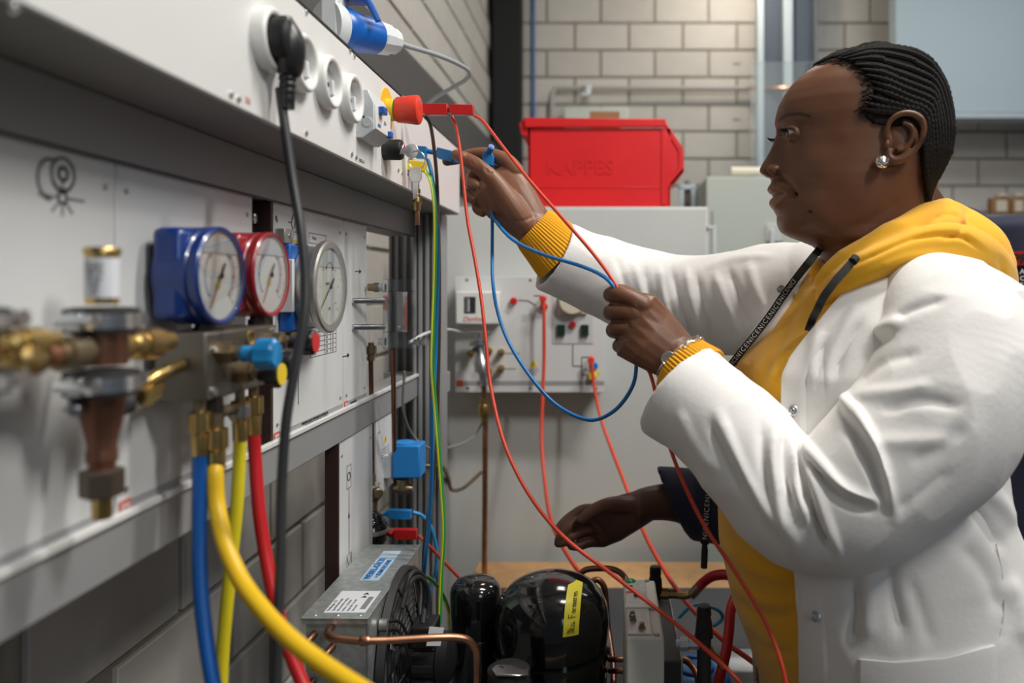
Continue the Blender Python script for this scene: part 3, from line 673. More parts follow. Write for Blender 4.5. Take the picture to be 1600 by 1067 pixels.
def knob(name, label, q, m, r, L, mc=None):
    k = thing(name, label, 'knob', (q[0], q[1], q[2]-r), 'manifold valve knobs')
    part('neck', MB().cyl(Vector(q), Vector(q)+X*L*.5, r*.52, n=16), m, k)
    mb = MB(); n = 36
    prof = [(L*.4, .75), (L*.46, 1), (L*.92, 1), (L, .85)]
    vs = []; fs = []
    for t_, s_ in prof:
        for i in range(n):
            a = 2*PI*i/n; rr = r*s_*(1-0.09*(math.cos(6*a) > 0.3)); vs.append((q[0]+t_, q[1]+rr*math.cos(a), q[2]+rr*math.sin(a)))
    mb.grid([vs[i*n:(i+1)*n] for i in range(len(prof))], closed=True); mb.f.append(tuple(range((len(prof)-1)*n, len(prof)*n))); mb.f.append(tuple(range(n))[::-1])
    part('grip', mb, m, k, ang=30)
    if mc: part('cap', MB().cyl((q[0]+L, q[1], q[2]), (q[0]+L+0.001, q[1], q[2]), r*.8, n=24), mc, k)
    return k
knob('valve_knob', 'bright blue fluted valve knob on the manifold', (-0.316, 0.668, h(-0.0600)), m_bluek, 0.0135, 0.030)
knob('valve_knob', 'black valve knob with yellow cap under the blue knob', (-0.316, 0.700, h(-0.0815)), m_black, 0.0125, 0.020, m_yel)
knob('valve_knob', 'plain black valve knob right of the yellow cap', (-0.320, 0.740, h(-0.0775)), m_black, 0.0135, 0.020)
knob('valve_knob', 'black valve knob with red end on the far end of the manifold', (-0.316, 0.766, h(-0.0575)), m_black, 0.0125, 0.026, m_red)

# hoses
def hose(name, label, m, top, pts, r, seg=8):
    e = thing(name, label, 'hose', P(*pts[-1]))
    t_ = P(*top)
    part('knurled_nut', MB().lathe(t_, -Z, [(0, r*1.0), (0.001, r*1.45), (0.017, r*1.5), (0.019, r*1.2)], 28), m_brass, e)
    part('ferrule', MB().lathe(t_-Z*0.018, -Z, [(0, r*1.12), (0.003, r*1.2), (0.016, r*1.12), (0.019, r*1.12)], 20), m_brass, e)
    part('spigot', MB().lathe(t_+Z*0.012, -Z, [(0, r*.8), (0.012, r*.8)], 14), m_brassd, e)
    part('hose', MB().tube([t_-Z*0.034]+[P(*q) for q in pts], r, 16, 8), m, e)
hose('blue_hose', 'blue refrigerant hose hanging from the manifold', m_bluehose, (312, 642, .645), [(312, 740, .645), (312, 830, .64), (314, 920, .63), (322, 1000, .62), (337, 1090, .61)], 0.0059)
hose('lemon_hose', 'thin lemon-yellow hose between the blue and red hoses', m_yellow2, (375, 625, .70), [(374, 720, .70), (370, 790, .70), (362, 870, .70), (354, 950, .70), (348, 1020, .70), (344, 1100, .70)], 0.0056)
hose('red_hose', 'red refrigerant hose hanging from the manifold', m_redhose, (396, 618, .74), [(399, 720, .74), (404, 790, .735), (414, 860, .73), (428, 930, .72), (446, 1000, .71), (474, 1070, .70), (495, 1110, .69)], 0.0060)
hose('yellow_hose', 'thick golden-yellow hose sweeping down to the right', m_yellow, (337, 668, .655), [(336, 740, .65), (339, 790, .645), (352, 850, .63), (376, 905, .615), (408, 950, .595), (450, 995, .575), (500, 1035, .56), (560, 1075, .54), (600, 1100, .53)], 0.0068)
e = thing('tee_fitting', 'dark brass tee joining the yellow hoses under the manifold', 'fitting', P(337, 668, .66))
part('run', MB().lathe(P(334, 618, .665), -Z, [(0, 0.0075), (0.010, 0.0085), (0.028, 0.0085), (0.03, 0.006)], 8), mat('stem_dark', (0.05, 0.042, 0.035), 0.4, metal=0.7), e)
part('branch', MB().cyl(P(338, 645, .665), P(368, 638, .695), 0.0052, n=14), m_brassd, e)
part('collar', MB().cyl(P(374, 632, .70), P(374, 652, .70), 0.0094, n=18), m_steelb, e, bev=0.001)

# ------------------------------------------------------------ copper valve train at the far left
def vtrain(y, label, lbl=True):
    x = -0.34; c = Vector((x, y, h(0)))
    def at(py): return h((CY-py)/FPX*y)
    e = thing('copper_valve', label, 'valve', (x, y, at(810)), 'copper valves at the left')
    L_ = lambda py0, prof, n=24, m=None, nm='body', ang=40: part(nm, MB().lathe((x, y, at(py0)), -Z, prof, n), m, e, ang=ang)
    u = y/FPX
    L_(387, [(0, 24*u), (3*u, 26*u), (10*u, 26*u), (12*u, 23*u), (88*u, 23*u)], m=m_brass, nm='cap')
    p = L_(403, [(0, 23.8*u), (62*u, 23.8*u)], m=m_label, nm='paper_label')
    if lbl:
        for i in range(5):
            a = -0.9+0.0*i
            text(('FILTER', 'DN 10', '42 bar', '0.25', 'CE')[i], 0.0045, (x+0.002, y-23.9*u, at(415+i*10)), X, Z, m_inkg, e, align='CENTER')
    L_(520, [(0, 36*u), (50*u, 36*u)], m=m_copperd, nm='tee_body')
    for py in (480, 577):
        L_(py, [(0, 40*u), (3*u, 52*u), (38*u, 52*u), (41*u, 40*u)], m=m_rubber, nm='rubber_liner')
        L_(py+9, [(0, 54*u), (23*u, 54*u)], m=m_steel, nm='clamp_band')
        for s_ in (-1, 1):
            part('clamp_ear', MB().box((x-0.005, y+s_*54*u, at(py+7)), (x+0.005, y+s_*66*u, at(py+34))), m_steel, e, bev=0.001)
            part('clamp_bolt', MB().lathe((x-0.012, y+s_*61*u, at(py+20)), X, [(0, 0.0035), (0.02, 0.0035), (0.02, 0.0055), (0.025, 0.0055)], 6), m_steel, e)
    L_(616, [(0, 34*u), (35*u, 30*u), (80*u, 20*u), (90*u, 22*u), (104*u, 22*u), (108*u, 18*u), (118*u, 18*u)], m=m_copperd, nm='reducer')
    L_(733, [(0, 30*u), (2*u, 31*u), (40*u, 31*u), (42*u, 28*u)], n=6, m=mat('nut_dark', (0.17, 0.13, 0.10), 0.4, metal=0.8), nm='flare_nut', ang=20)
    L_(775, [(0, 15*u), (35*u, 14*u)], m=m_brass, nm='nipple')
    part('wall_bolt', MB().lathe((x-0.010, y-40*u, at(632)), X, [(0, 0.0065), (0.006, 0.006), (0.009, 0.0035)], 16), m_steel, e)
    zc = at(545)
    part('elbow', MB().lathe((x, y-34*u, zc), -Y, [(0, 20*u), (14*u, 20*u), (16*u, 26*u), (58*u, 26*u), (60*u, 20*u), (72*u, 20*u)], 16), m_brassd, e)
    part('elbow', MB().lathe((x, y+34*u, zc), Y, [(0, 20*u), (30*u, 20*u), (34*u, 24*u), (60*u, 24*u), (62*u, 28*u), (104*u, 28*u), (106*u, 18*u), (150*u, 18*u)], 14), m_brass, e)
    return e
vtrain(0.518, 'upright copper valve with white paper label and two clamps')
vtrain(0.411, 'copper valve cut off by the left edge of the photo', False)
e = thing('copper_pipe', 'blurred brass and copper pipe joining the two valves at left', 'pipe', (-0.34, 0.45, h((CY-545)/FPX*0.518)-0.01))
zc = h((CY-545)/FPX*0.518)
part('tube', MB().cyl((-0.34, 0.462, zc), (-0.34, 0.487, zc), 0.0080, n=18), m_copper, e)
part('ring', MB().lathe((-0.34, 0.437, zc), Y, [(0, 0.0085), (0.003, 0.0115), (0.018, 0.0115), (0.021, 0.009)], 18), m_brass, e)
e = thing('service_valve', 'small blurred brass service valve between copper valve and manifold', 'valve', (-0.35, 0.61, h(-0.08)))
part('stub', MB().tube([(-0.360, 0.575, h(-0.083)), (-0.350, 0.60, h(-0.071)), (-0.350, 0.632, h(-0.066))], 0.0055, 12), m_brass, e)
part('nut', MB().lathe((-0.352, 0.595, h(-0.083)), (0.2, -1, -0.2), [(-0.01, 0.0075), (0.014, 0.0075)], 6), m_brass, e, ang=20)
part('cap', MB().cyl((-0.358, 0.575, h(-0.088)), (-0.362, 0.560, h(-0.09)), 0.0085, n=14), m_dark, e)
# ------------------------------------------------------------ work table and unit tray
ZT = H-0.715
e = thing('work_table', 'beech-topped work table under the cooling unit', 'table', (0.3, 1.4, 0))
part('table_top', MB().box((-0.33, 0.75, ZT-0.03), (0.33, 1.985, ZT)), m_wood, e, bev=0.003)
for x in (-0.28, 0.28):
    for y in (0.8, 1.9): part('leg', MB().box((x-0.025, y-0.025, 0), (x+0.025, y+0.025, ZT-0.03)), m_dark, e)
solo('drip_tray', MB().box((-0.325, 0.78, ZT), (0.325, 1.80, ZT+0.006)), mat('tray_charcoal', (0.045, 0.047, 0.052), 0.6), 'charcoal tray on the table carrying the compressor unit', 'tray', bev=0.002)
ZB = ZT+0.006
# ------------------------------------------------------------ condenser with fan
yc0, yc1, xc0, xc1, zc1 = 0.95, 1.216, -0.374, -0.2945, h(-0.411)
e = thing('condenser', 'galvanised steel condenser box with paper type label and black fan', 'condenser', ((xc0+xc1)/2, 1.08, ZB))
part('casing', MB().box((xc0+0.002, yc0+0.002, ZB), (xc1-0.002, yc1-0.002, zc1-0.002)), m_galv, e)
part('top_plate', MB().box((xc0-0.003, yc0-0.003, zc1-0.0018), (xc1+0.001, yc1, zc1)), m_galv, e, bev=0.0006)
part('top_flange', MB().box((xc0-0.002, yc0-0.0015, zc1-0.008), (xc1, yc0, zc1-0.001)), m_galv, e)
part('side_flange', MB().box((xc1-0.001, yc0, ZB), (xc1+0.001, yc0+0.012, zc1-0.002)), m_galv, e)
for i in range(3): part('rivet', MB().sphere((xc0+0.012+i*0.028, yc0+0.006, zc1), (0.0025, 0.0025, 0.001), 10, 6), m_galv, e)
# labels: text runs along the long side
lab = part('type_label', MB().prism([(-0.354, 0.962, zc1+0.0002), (-0.302, 0.962, zc1+0.0002), (-0.302, 1.030, zc1+0.0002), (-0.354, 1.030, zc1+0.0002)], Z*0.0004), m_label, e)
tx = [('Verflüssiger  CE', 0.005), ('Typ: LU-VE 050 / 230V', 0.004), ('Kältemittel R134a  0,45 kg', 0.0036), ('PS 28 bar   TS -10/+60', 0.0036), ('Baujahr 2016   Nr. 4471', 0.0036), ('Schweiz AG', 0.0036)]
for i, (s_, z_) in enumerate(tx): text(s_, z_, (-0.350+i*0.0062, 0.966, zc1+0.0007), Y, -X, m_inkg, e)
part('label_block', MB().box((-0.312, 0.972, zc1+0.0006), (-0.305, 1.010, zc1+0.0009)), m_inkg, e)
for y_ in (1.008, 1.018): 
    mb = MB()
    for i in range(4):
        for j in range(3):
            if (i*3+j*5) % 4: mb.box((-0.349+i*0.003, y_-0.018+j*0.003, zc1+0.0006), (-0.3467+i*0.003, y_-0.0157+j*0.003, zc1+0.0009))
    mb2 = MB().prism([(-0.322, y_, zc1+0.0006), (-0.314, y_, zc1+0.0006), (-0.318, y_+0.006, zc1+0.0006)], Z*0.0003)
    part('hazard_mark', mb2, m_ink, e)
part('blue_sticker', MB().prism([(-0.343, 1.066, zc1+0.0002), (-0.316, 1.066, zc1+0.0002), (-0.316, 1.185, zc1+0.0002), (-0.343, 1.185, zc1+0.0002)], Z*0.0004), mat('sticker_pale', (0.42, 0.55, 0.66), 0.5), e)
text('WEIBEL-KÄLTE', 0.0125, (-0.334, 1.070, zc1+0.0007), Y, -X, m_inkb, e, bold=0.0004)
text('+ KLIMATECHNIK', 0.0088, (-0.322, 1.076, zc1+0.0007), Y, -X, m_inkb, e, bold=0.0002)
# copper stubs on the front end
part('copper_stub', MB().tube([P(518, 980, .952), P(514, 984, .94), P(513, 992, .925), P(522, 997, .917), P(560, 1001, .915), P(574, 1001, .915)], 0.0046, 14), m_copper, e)
part('solder_joint', MB().lathe(P(562, 1001, .915), (1, 0.06, 0), [(0, 0.0048), (0.002, 0.0062), (0.010, 0.0058), (0.012, 0.0048)], 16), m_copper, e)
for (px, py) in ((492, 990), (520, 1010), (489, 1064), (522, 1075)):
    q = P(px, py, .952); part('copper_stub', MB().tube([q, q+Vector((-0.003, -0.012, -0.003)), q+Vector((-0.010, -0.018, -0.010)), q+Vector((-0.018, -0.018, -0.018))], 0.0046, 12), m_copperd, e)
cable('copper_pipe', [(572, 1001, .917), (610, 1000, .925), (680, 996, .94), (715, 996, .95), (733, 1001, .955), (743, 1016, .96), (745, 1040, .96), (745, 1085, .96), (745, 1110, .96)], 0.0044, m_copper, 'bright copper pipe crossing in front of the fan motor', 'pipe', n=16)
# fan: guard of wire rings on the right side, motor
yF, zF, rF = 1.085, h(-0.512), 0.104
f = thing('cooling_fan', 'black wire-guarded fan on the right side of the condenser', 'fan', (xc1+0.03, yF, zF-rF))
for i in range(11):
    rr = 0.022+i*0.0082
    xx = xc1+0.004+0.022*math.cos((rr/0.108)*PI/2)
    part('guard_ring', MB().torus((xx, yF, zF), X, rr, 0.0011, 48, 6), m_black, f)
for i in range(8):
    a = 2*PI*i/8+0.3; pts = []
    for k in range(6):
        rr = 0.022+k*0.0168; pts.append((xc1+0.0055+0.022*math.cos((rr/0.108)*PI/2), yF+rr*math.cos(a), zF+rr*math.sin(a)))
    part('guard_spoke', MB().tube(pts, 0.0015, 8, 3), m_black, f)
part('shroud', MB().lathe((xc1+0.001, yF, zF), X, [(0, rF+0.006), (0.010, rF+0.004), (0.010, rF), (0.0005, rF-0.002)], 48, caps=False), m_dark, f)
for i in range(5):
    a = 2*PI*i/5; u = Vector((0, math.cos(a), math.sin(a))); v = Vector((0, -math.sin(a), math.cos(a)))
    x0 = Vector((xc1+0.006, yF, zF))
    part('blade', MB().prism([x0+u*0.02-v*0.01, x0+u*0.09-v*0.03, x0+u*0.094+v*0.02+X*0.008, x0+u*0.02+v*0.014+X*0.006], X*0.0015), m_steelb, f)
part('motor', MB().lathe((xc1+0.012, yF-0.02, zF-0.004), X, [(0, 0.022), (0.02, 0.030), (0.05, 0.032), (0.052, 0.034), (0.066, 0.034), (0.070, 0.028), (0.074, 0.012)], 28), m_black, f)
part('motor_box', MB().box((xc1+0.030, yF-0.050, zF+0.020), (xc1+0.062, yF-0.005, zF+0.050)), m_black, f, bev=0.003)
for a in range(0, 360, 45):
    d = Vector((0, math.cos(math.radians(a)), math.sin(math.radians(a))))
    part('motor_rib', MB().obox(Vector((xc1+0.048, yF-0.02, zF-0.004))+d*0.034, X*0.014, d*0.003, d.cross(X)*0.004), m_black, f)
q = P(668, 982, 1.01)
part('motor_label', MB().prism([P(671, 979, 1.02), P(694, 981, 1.02), P(688, 1009, 1.015), P(666, 1009, 1.015)], Y*0.0006), m_label, f)
part('cable_clip', MB().lathe(P(594, 976, 1.0), X, [(0, 0.008), (0.010, 0.0075)], 14), m_steelb, f)
for pts in ([(600, 985, 1.0), (622, 985, 1.02), (633, 1005, 1.02), (640, 1030, 1.03)], [(600, 972, 1.0), (625, 972, 1.02), (640, 1000, 1.03)]):
    part('wire_bracket', MB().tube([P(*p) for p in pts], 0.0022, 8), m_black, f)
for k, pts in enumerate(([(632, 930, 1.02), (640, 900, 1.03), (652, 893, 1.05), (662, 905, 1.08), (664, 940, 1.08), (660, 975, 1.05)], [(628, 950, 1.01), (640, 912, 1.03), (655, 902, 1.05), (668, 920, 1.07), (668, 960, 1.07), (660, 985, 1.05)])):
    part('wiring', MB().tube([P(*p) for p in pts], 0.0036, 8), m_rubber, f)
# wavy conduit
cable('conduit', [(646, 886, 1.18), (655, 897, 1.16), (659, 920, 1.13), (656, 950, 1.10), (658, 985, 1.08)], 0.0035, m_rubber, 'black ribbed conduit along the fan edge', 'conduit')

# ------------------------------------------------------------ compressor
yC = 1.12; xC = P(863, 0, yC).x; zT_ = h(-0.422); rC = 0.0835
e = thing('compressor', 'glossy black dome compressor with yellow handwritten tape', 'compressor', (xC, yC, ZB))
prof = [(t*.86, r) for t, r in [(0.0, 0.0005), (0.0008, 0.012), (0.004, 0.030), (0.010, 0.047), (0.020, 0.062), (0.034, 0.073), (0.052, 0.080), (0.075, 0.0832), (0.098, 0.0820), (0.118, 0.0795), (0.119, 0.0855), (0.128, 0.0855), (0.129, 0.079)]]
part('upper_shell', MB().lathe((xC, yC, zT_), -Z, prof, 64, caps=False), m_comp, e, ang=35)
part('lower_shell', MB().lathe((xC, yC, zT_-0.110), -Z, [(0, 0.080), (0.05, 0.080), (0.08, 0.074), (0.10, 0.060), (0.115, 0.03)], 48), m_comp, e)
for i in range(3):
    a = 2*PI*i/3+0.4; c_ = Vector((xC+0.075*math.cos(a), yC+0.075*math.sin(a), 0))
    part('foot', MB().box((c_.x-0.02, c_.y-0.02, ZB), (c_.x+0.02, c_.y+0.02, ZB+0.05)), m_dark, e, bev=0.004)
def dome(u_px, v_t, off=0.0006):
    """point on the dome at height t below the top, at picture column"""
    t = v_t
    for (t0, r0), (t1, r1) in zip(prof[:-1], prof[1:]):
        if t0 <= t <= t1: r = r0+(r1-r0)*(t-t0)/(t1-t0); break
    xx = max(-0.97, min(0.97, u_px/r))
    return Vector((xC+(r+off)*xx, yC-(r+off)*math.sqrt(1-xx*xx), zT_-t+off))
_ts = np.linspace(0.0052, 0.0560, 200); _c = [np.array(dome(0.031, t_)) for t_ in _ts]
_L = np.concatenate([[0], np.cumsum([np.linalg.norm(q-p) for p, q in zip(_c[:-1], _c[1:])])])
LT = float(_L[-1])
def tape_t(s): return float(np.interp(s, _L, _ts))
rows = []
for i in range(17):
    s_ = i/16; t = tape_t(s_*LT)
    uc = 0.0345-0.0045*s_
    rows.append([dome(uc-0.0105+0.0035*j*1.0+0*s_, t, 0.0008) for j in range(7)])
part('tape', MB().grid(rows), m_tape, e, fixn=False)
# handwriting along the tape (bottom to top)
def hand(strokes, u0, t0, sc):
    mb = MB()
    for st in strokes:
        pts = []
        for a, b in st:
            s__2 = LT-0.003-a*sc; t = tape_t(max(0, s__2)); uc = 0.0345-0.0045*s__2/LT
            pts.append(dome(uc+u0-b*0.0030, max(t, 0.0032), 0.0014))
        mb.tube(pts, 0.00036, 5, 4)
    return mb
G_ = {'3': [[(0, 2.6), (.8, 3), (1.3, 2.4), (.6, 1.7), (1.4, 1.0), (.8, .1), (0, .4)]], 'k': [[(0, 3), (0, 0)], [(1, 2), (0, 1), (1.2, 0)]],
      'a': [[(1.2, 1.6), (.3, 1.6), (.1, .5), (.7, 0), (1.2, .9), (1.3, 0)]], '.': [[(0, .1), (.15, .1)]], 'F': [[(0, 3), (0, 0)], [(0, 3), (1.4, 3)], [(0, 1.6), (1, 1.6)]],
      'o': [[(.6, 1.6), (.1, .8), (.6, 0), (1.1, .8), (.6, 1.6)]], 'r': [[(0, 1.5), (.1, 0)], [(.05, 1), (.5, 1.5), (.9, 1.4)]],
      'm': [[(0, 1.5), (0, 0)], [(0, 1.2), (.4, 1.6), (.7, 1.2), (.7, 0)], [(.7, 1.2), (1.1, 1.6), (1.4, 1.2), (1.4, 0)]], 'i': [[(0, 1.5), (.05, 0)]],
      'e': [[(.1, .8), (1, .9), (.6, 1.6), (.1, .8), (.5, 0), (1.1, .3)]], 'n': [[(0, 1.5), (0, 0)], [(0, 1.1), (.5, 1.6), (.9, 1.1), (.9, 0)]]}
pos = 0; mb = MB()
for ch in '3ka. Formieren':
    if ch == ' ': pos += 1.2; continue
    st = [[(a+pos, b) for a, b in s__] for s__ in G_[ch]]
    m2 = hand(st, 0.0045, 0.0, (LT-0.006)/27.0); mb.add(m2.v, m2.f); pos += max(a for s__ in G_[ch] for a, b in s__)+0.45
part('handwriting', mb, m_ink, e)
# receiver and small cans
yR = 1.17; xR = P(743, 0, yR).x
e = thing('liquid_receiver', 'tall black cylinder left of the dome compressor', 'receiver', (xR, yR, ZB))
part('upper_can', MB().lathe((xR, yR, h(-0.446)), -Z, [(0, 0.001), (0.001, 0.018), (0.005, 0.030), (0.013, 0.0365), (0.022, 0.0385), (0.080, 0.0385), (0.084, 0.0365)], 44), m_comp, e)
part('lower_can', MB().lathe((xR, yR, h(-0.528)), -Z, [(0, 0.0375), (0.002, 0.0392), (0.165, 0.0392), (0.172, 0.036)], 40), m_comp, e)
yS = 0.97; xS = P(795, 0, yS).x
e = thing('start_relay', 'small round black can with zinc bracket in front of the compressor', 'relay', (xS, yS, h(-0.60)))
part('can', MB().lathe((xS, yS, h(-0.482)), -Z, [(0, 0.022), (0.003, 0.027), (0.10, 0.027)], 28), m_rubber, e)
part('bracket', MB().prism([P(768, 1048, .95), P(775, 1042, .97), P(822, 1041, .98), P(826, 1046, .98), P(826, 1056, .95), P(812, 1058, .94), P(775, 1057, .94)], Z*0.003), m_steel, e, bev=0.001)
part('bracket_hole', MB().cyl(P(782, 1048, .962)+Z*0.002, P(782, 1048, .962)+Z*0.0042, 0.0045, n=16), m_ink, e)
# junction box
xj0, xj1, yj0, yj1, zj = 0.0243, 0.0697, 0.92, 1.10, h(-0.4217)
e = thing('junction_box', 'off-white electrical box with screw terminals right of the compressor', 'box', ((xj0+xj1)/2, 1.0, ZB))
m_cream = mat('cream_plastic', (0.60, 0.60, 0.54), 0.4)
part('body', MB().box((xj0, yj0, ZB), (xj1, yj1, zj-0.001)), m_cream, e, bev=0.003)
for (a, b, c_) in ((yj0+0.006, 1.0, 0), (1.006, yj1-0.004, 1)): part('face_plate', MB().box((xj0+0.002, a, zj-0.001), (xj1-0.014, b, zj+0.001)), m_galv, e, bev=0.0006)
part('divider', MB().box((xj0+0.001, 0.9995, zj-0.001), (xj1-0.001, 1.0055, zj+0.0025)), m_cream, e, bev=0.0008)
for (px, py) in ((1026, 991), (1019, 951), (1011, 907)): q = P(px, py, FPX*(-(zj-H))/(py-CY)); screw((q.x, q.y, zj), Z, 0.0036, e, m_steelb)
for (px, py) in ((988, 964), (989, 970), (1003, 982)):
    q = P(px, py, FPX*(-(zj-H))/(py-CY)); part('terminal', MB().lathe((q.x, q.y, zj), Z, [(0, 0.0045), (0.003, 0.0045), (0.003, 0.003), (0.007, 0.003), (0.008, 0.002)], 12), m_brassd, e)
q = P(984, 908, 1.09); part('green_lamp', MB().sphere((q.x, q.y, zj), (0.009, 0.007, 0.005), 18, 10), mat('lamp_green', (0.01, 0.22, 0.10), 0.3), e)
q = P(995, 934, 1.04); part('black_button', MB().lathe((q.x, q.y, zj), Z, [(0, 0.0045), (0.004, 0.004)], 16), m_black, e)
for i, (px, py) in enumerate(((984, 917), (983, 926))): q = P(px, py, FPX*(-(zj-H))/(py-CY)); part('indicator', MB().box((q.x-0.004, q.y-0.003, zj), (q.x+0.004, q.y+0.003, zj+0.0016)), m_ink if i == 0 else m_redbtn, e)
e = thing('pressure_switch_box', 'black box with thin bright edge behind the off-white electrical box', 'box', (0.09, 1.12, ZB))
part('body', MB().box((0.072, 1.02, ZB), (0.101, 1.22, h(-0.500))), m_dark, e, bev=0.002)
part('edge', MB().box((0.0995, 1.02, ZB), (0.102, 1.22, h(-0.498))), m_steelb, e, bev=0.0008)
# copper lines behind
cable('copper_pipe', [(903, 912, 1.25), (906, 899, 1.25), (916, 890, 1.25), (940, 888, 1.25), (960, 890, 1.24), (974, 899, 1.22), (979, 912, 1.2), (980, 950, 1.2)], 0.0048, m_copperd, 'upper copper pipe arching behind the compressor', 'pipe', n=14)
cable('copper_pipe', [(919, 925, 1.2), (923, 911, 1.2), (934, 906, 1.2), (944, 917, 1.2), (947, 940, 1.2), (950, 980, 1.2), (958, 1040, 1.15), (958, 1100, 1.1)], 0.0046, m_copperd, 'lower copper pipe curling behind the compressor', 'pipe', n=14)
cable('copper_pipe', [(1056, 1030, 1.1), (1072, 1032, 1.1), (1085, 1045, 1.08), (1092, 1065, 1.06), (1096, 1110, 1.04)], 0.0050, m_copper, 'short copper pipe at the bottom beside the blue canister', 'pipe', n=14)
for k, (px, py) in enumerate(((966, 1030), (966, 1048))): 
    cable('copper_stub', [(px-14, py, 1.13), (px-2, py, 1.12), (px+10, py, 1.12)], 0.0040, m_copperd, ('upper' if k == 0 else 'lower')+' short copper stub between compressor and off-white box', 'pipe')
# valves at the right
def cvalve(px, py0, y, sc, label, zbot):
    q = P(px, py0, y)
    e = thing('service_valve', label, 'valve', (q.x, q.y, zbot), 'black capped valves')
    part('cap', MB().lathe(q, -Z, [(0, 0.005*sc), (0.001, 0.0085*sc), (0.012*sc, 0.0095*sc), (0.014*sc, 0.0085*sc), (0.020*sc, 0.010*sc), (0.040*sc, 0.0118*sc)], 10), m_black, e, ang=25)
    part('valve_body', MB().lathe(q-Z*0.040*sc, -Z, [(0, 0.009*sc), (0.03, 0.009*sc), (q.z-0.04*sc-zbot-H*0, 0.009*sc)], 14), m_dark, e)
    return e
v1 = cvalve(1024, 884, 1.25, 1.05, 'black capped valve just behind the off-white box', h(-0.66))
v2 = cvalve(1100, 945, 1.02, 1.05, 'black capped valve nearest the yellow sweatshirt', h(-0.66))
for v_, px, py, y in ((v1, 1040, 928, 1.25), (v2, 1070, 1006, 1.02)):
    q = P(px, py, y)
    part('side_fitting', MB().lathe(q-X*0.012, X, [(0, 0.006), (0.005, 0.006), (0.005, 0.0095), (0.016, 0.0095), (0.017, 0.0075), (0.030, 0.0075)], 8), m_steel if y < 1.1 else m_brass, v_, ang=25)
part('brass_tail', MB().tube([P(1050, 929, 1.25), P(1070, 931, 1.25), P(1082, 926, 1.25)], 0.0055, 12), m_brass, v1)
part('brass_tail', MB().tube([P(1107, 1010, 1.02), P(1112, 1022, 1.02), P(1124, 1032, 1.02), P(1130, 1042, 1.02)], 0.0052, 12), m_brass, v2)
e = thing('red_hose', 'dark red hose curving behind the yellow sweatshirt', 'hose', P(1120, 905, 1.25))
part('ferrule', MB().cyl(P(1079, 931, 1.25), P(1092, 917, 1.25), 0.0082, n=16), m_brassd, e, bev=0.001)
part('hose', MB().tube([P(1090, 919, 1.25), P(1100, 909, 1.25), P(1114, 900, 1.24), P(1135, 898, 1.23), P(1158, 906, 1.22)], 0.0080, 14), m_redhose, e)
cable('red_hose', [(1172, 915, 1.22), (1152, 928, 1.19), (1142, 952, 1.16), (1139, 985, 1.14), (1134, 1020, 1.12), (1124, 1060, 1.10), (1112, 1110, 1.08)], 0.0078, m_redhose, 'dark red hose hanging at the lower edge beside the sweatshirt', 'hose', n=14)
e = thing('blue_canister', 'blue canister low behind the valves', 'canister', (0.15, 1.30, ZB))
part('shell', MB().lathe((0.150, 1.30, h(-0.645)), -Z, [(0, 0.02), (0.004, 0.052), (0.012, 0.060), (0.06, 0.060)], 32), m_blue2, e)
part('rim', MB().torus((0.150, 1.30, h(-0.645)), Z, 0.03, 0.004, 28, 8), m_blue, e)
solo('grey_box', MB().box(P(1140, 1048, 1.28), P(1195, 1048, 1.28)+Vector((0, 0.08, -(P(0, 1048, 1.28).z-ZB)))), m_gplast, 'light grey box beside the blue canister', 'box', bev=0.003)
e = thing('teal_cable_loop', 'teal cable looped behind the black capped valves', 'cable', P(1090, 960, 1.4))
part('loop', MB().tube([P(1060, 965, 1.45), P(1085, 945, 1.45), P(1120, 952, 1.45), P(1128, 968, 1.45), P(1100, 985, 1.42), P(1075, 1000, 1.40)], 0.0035, 8), mat('teal', (0.01, 0.16, 0.22), 0.5), e)
# black cup valve, brass, solenoid in the back left corner
q = P(580, 806, 1.30)
e = thing('cup_valve', 'black ribbed rubber cup under the brass valve', 'valve', (q.x, q.y, h(-0.46)))
part('cup', MB().lathe(q+Z*0.012, -Z, [(0, 0.005), (0.004, 0.010), (0.010, 0.014), (0.012, 0.019), (0.018, 0.021), (0.020, 0.0225), (0.024, 0.0225), (0.026, 0.0265), (0.032, 0.0285)], 30), m_comp, e)
part('metal_band', MB().lathe(q-Z*0.020, -Z, [(0, 0.0275), (0.001, 0.029), (0.007, 0.029), (0.008, 0.0275)], 30), m_steelb, e)
part('cup_base', MB().lathe(q-Z*0.028, -Z, [(0, 0.0285), (0.012, 0.027), (0.018, 0.022), (0.060, 0.022)], 30), m_comp, e)
q = P(582, 740, 1.30)
e = thing('brass_valve', 'cast brass angle valve on the thin brown pipe', 'valve', P(582, 808, 1.30))
part('upper_nut', MB().lathe(q, -Z, [(0, 0.008), (0.012, 0.008), (0.013, 0.0065), (0.020, 0.0065)], 6), m_brassd, e, ang=25)
part('body', MB().sphere(q-Z*0.034, (0.015, 0.014, 0.016), 20, 12), m_brassd, e)
part('side_port', MB().lathe(q-Z*0.030+Vector((0.008, -0.006, 0)), (0.6, -0.8, 0), [(0, 0.009), (0.010, 0.009), (0.012, 0.007)], 14), m_brassd, e)
part('lower_neck', MB().lathe(q-Z*0.046, -Z, [(0, 0.009), (0.016, 0.008)], 14), m_brassd, e)
cable('brown_pipe', [(579, 545, 1.26), (580, 600, 1.27), (581, 680, 1.285), (582, 745, 1.30)], 0.0038, m_copperd, 'thin brown pipe rising from the brass valve', 'pipe')
cable('brown_pipe', [(614, 545, 1.24), (615, 620, 1.27), (616, 700, 1.33), (617, 750, 1.36), (624, 760, 1.36)], 0.0040, m_copperd, 'thin brown pipe between the flow meter and the blue coil', 'pipe')
e = thing('fitting', 'dull brass union under the flow meter on the brown pipe', 'fitting', P(580, 560, 1.26))
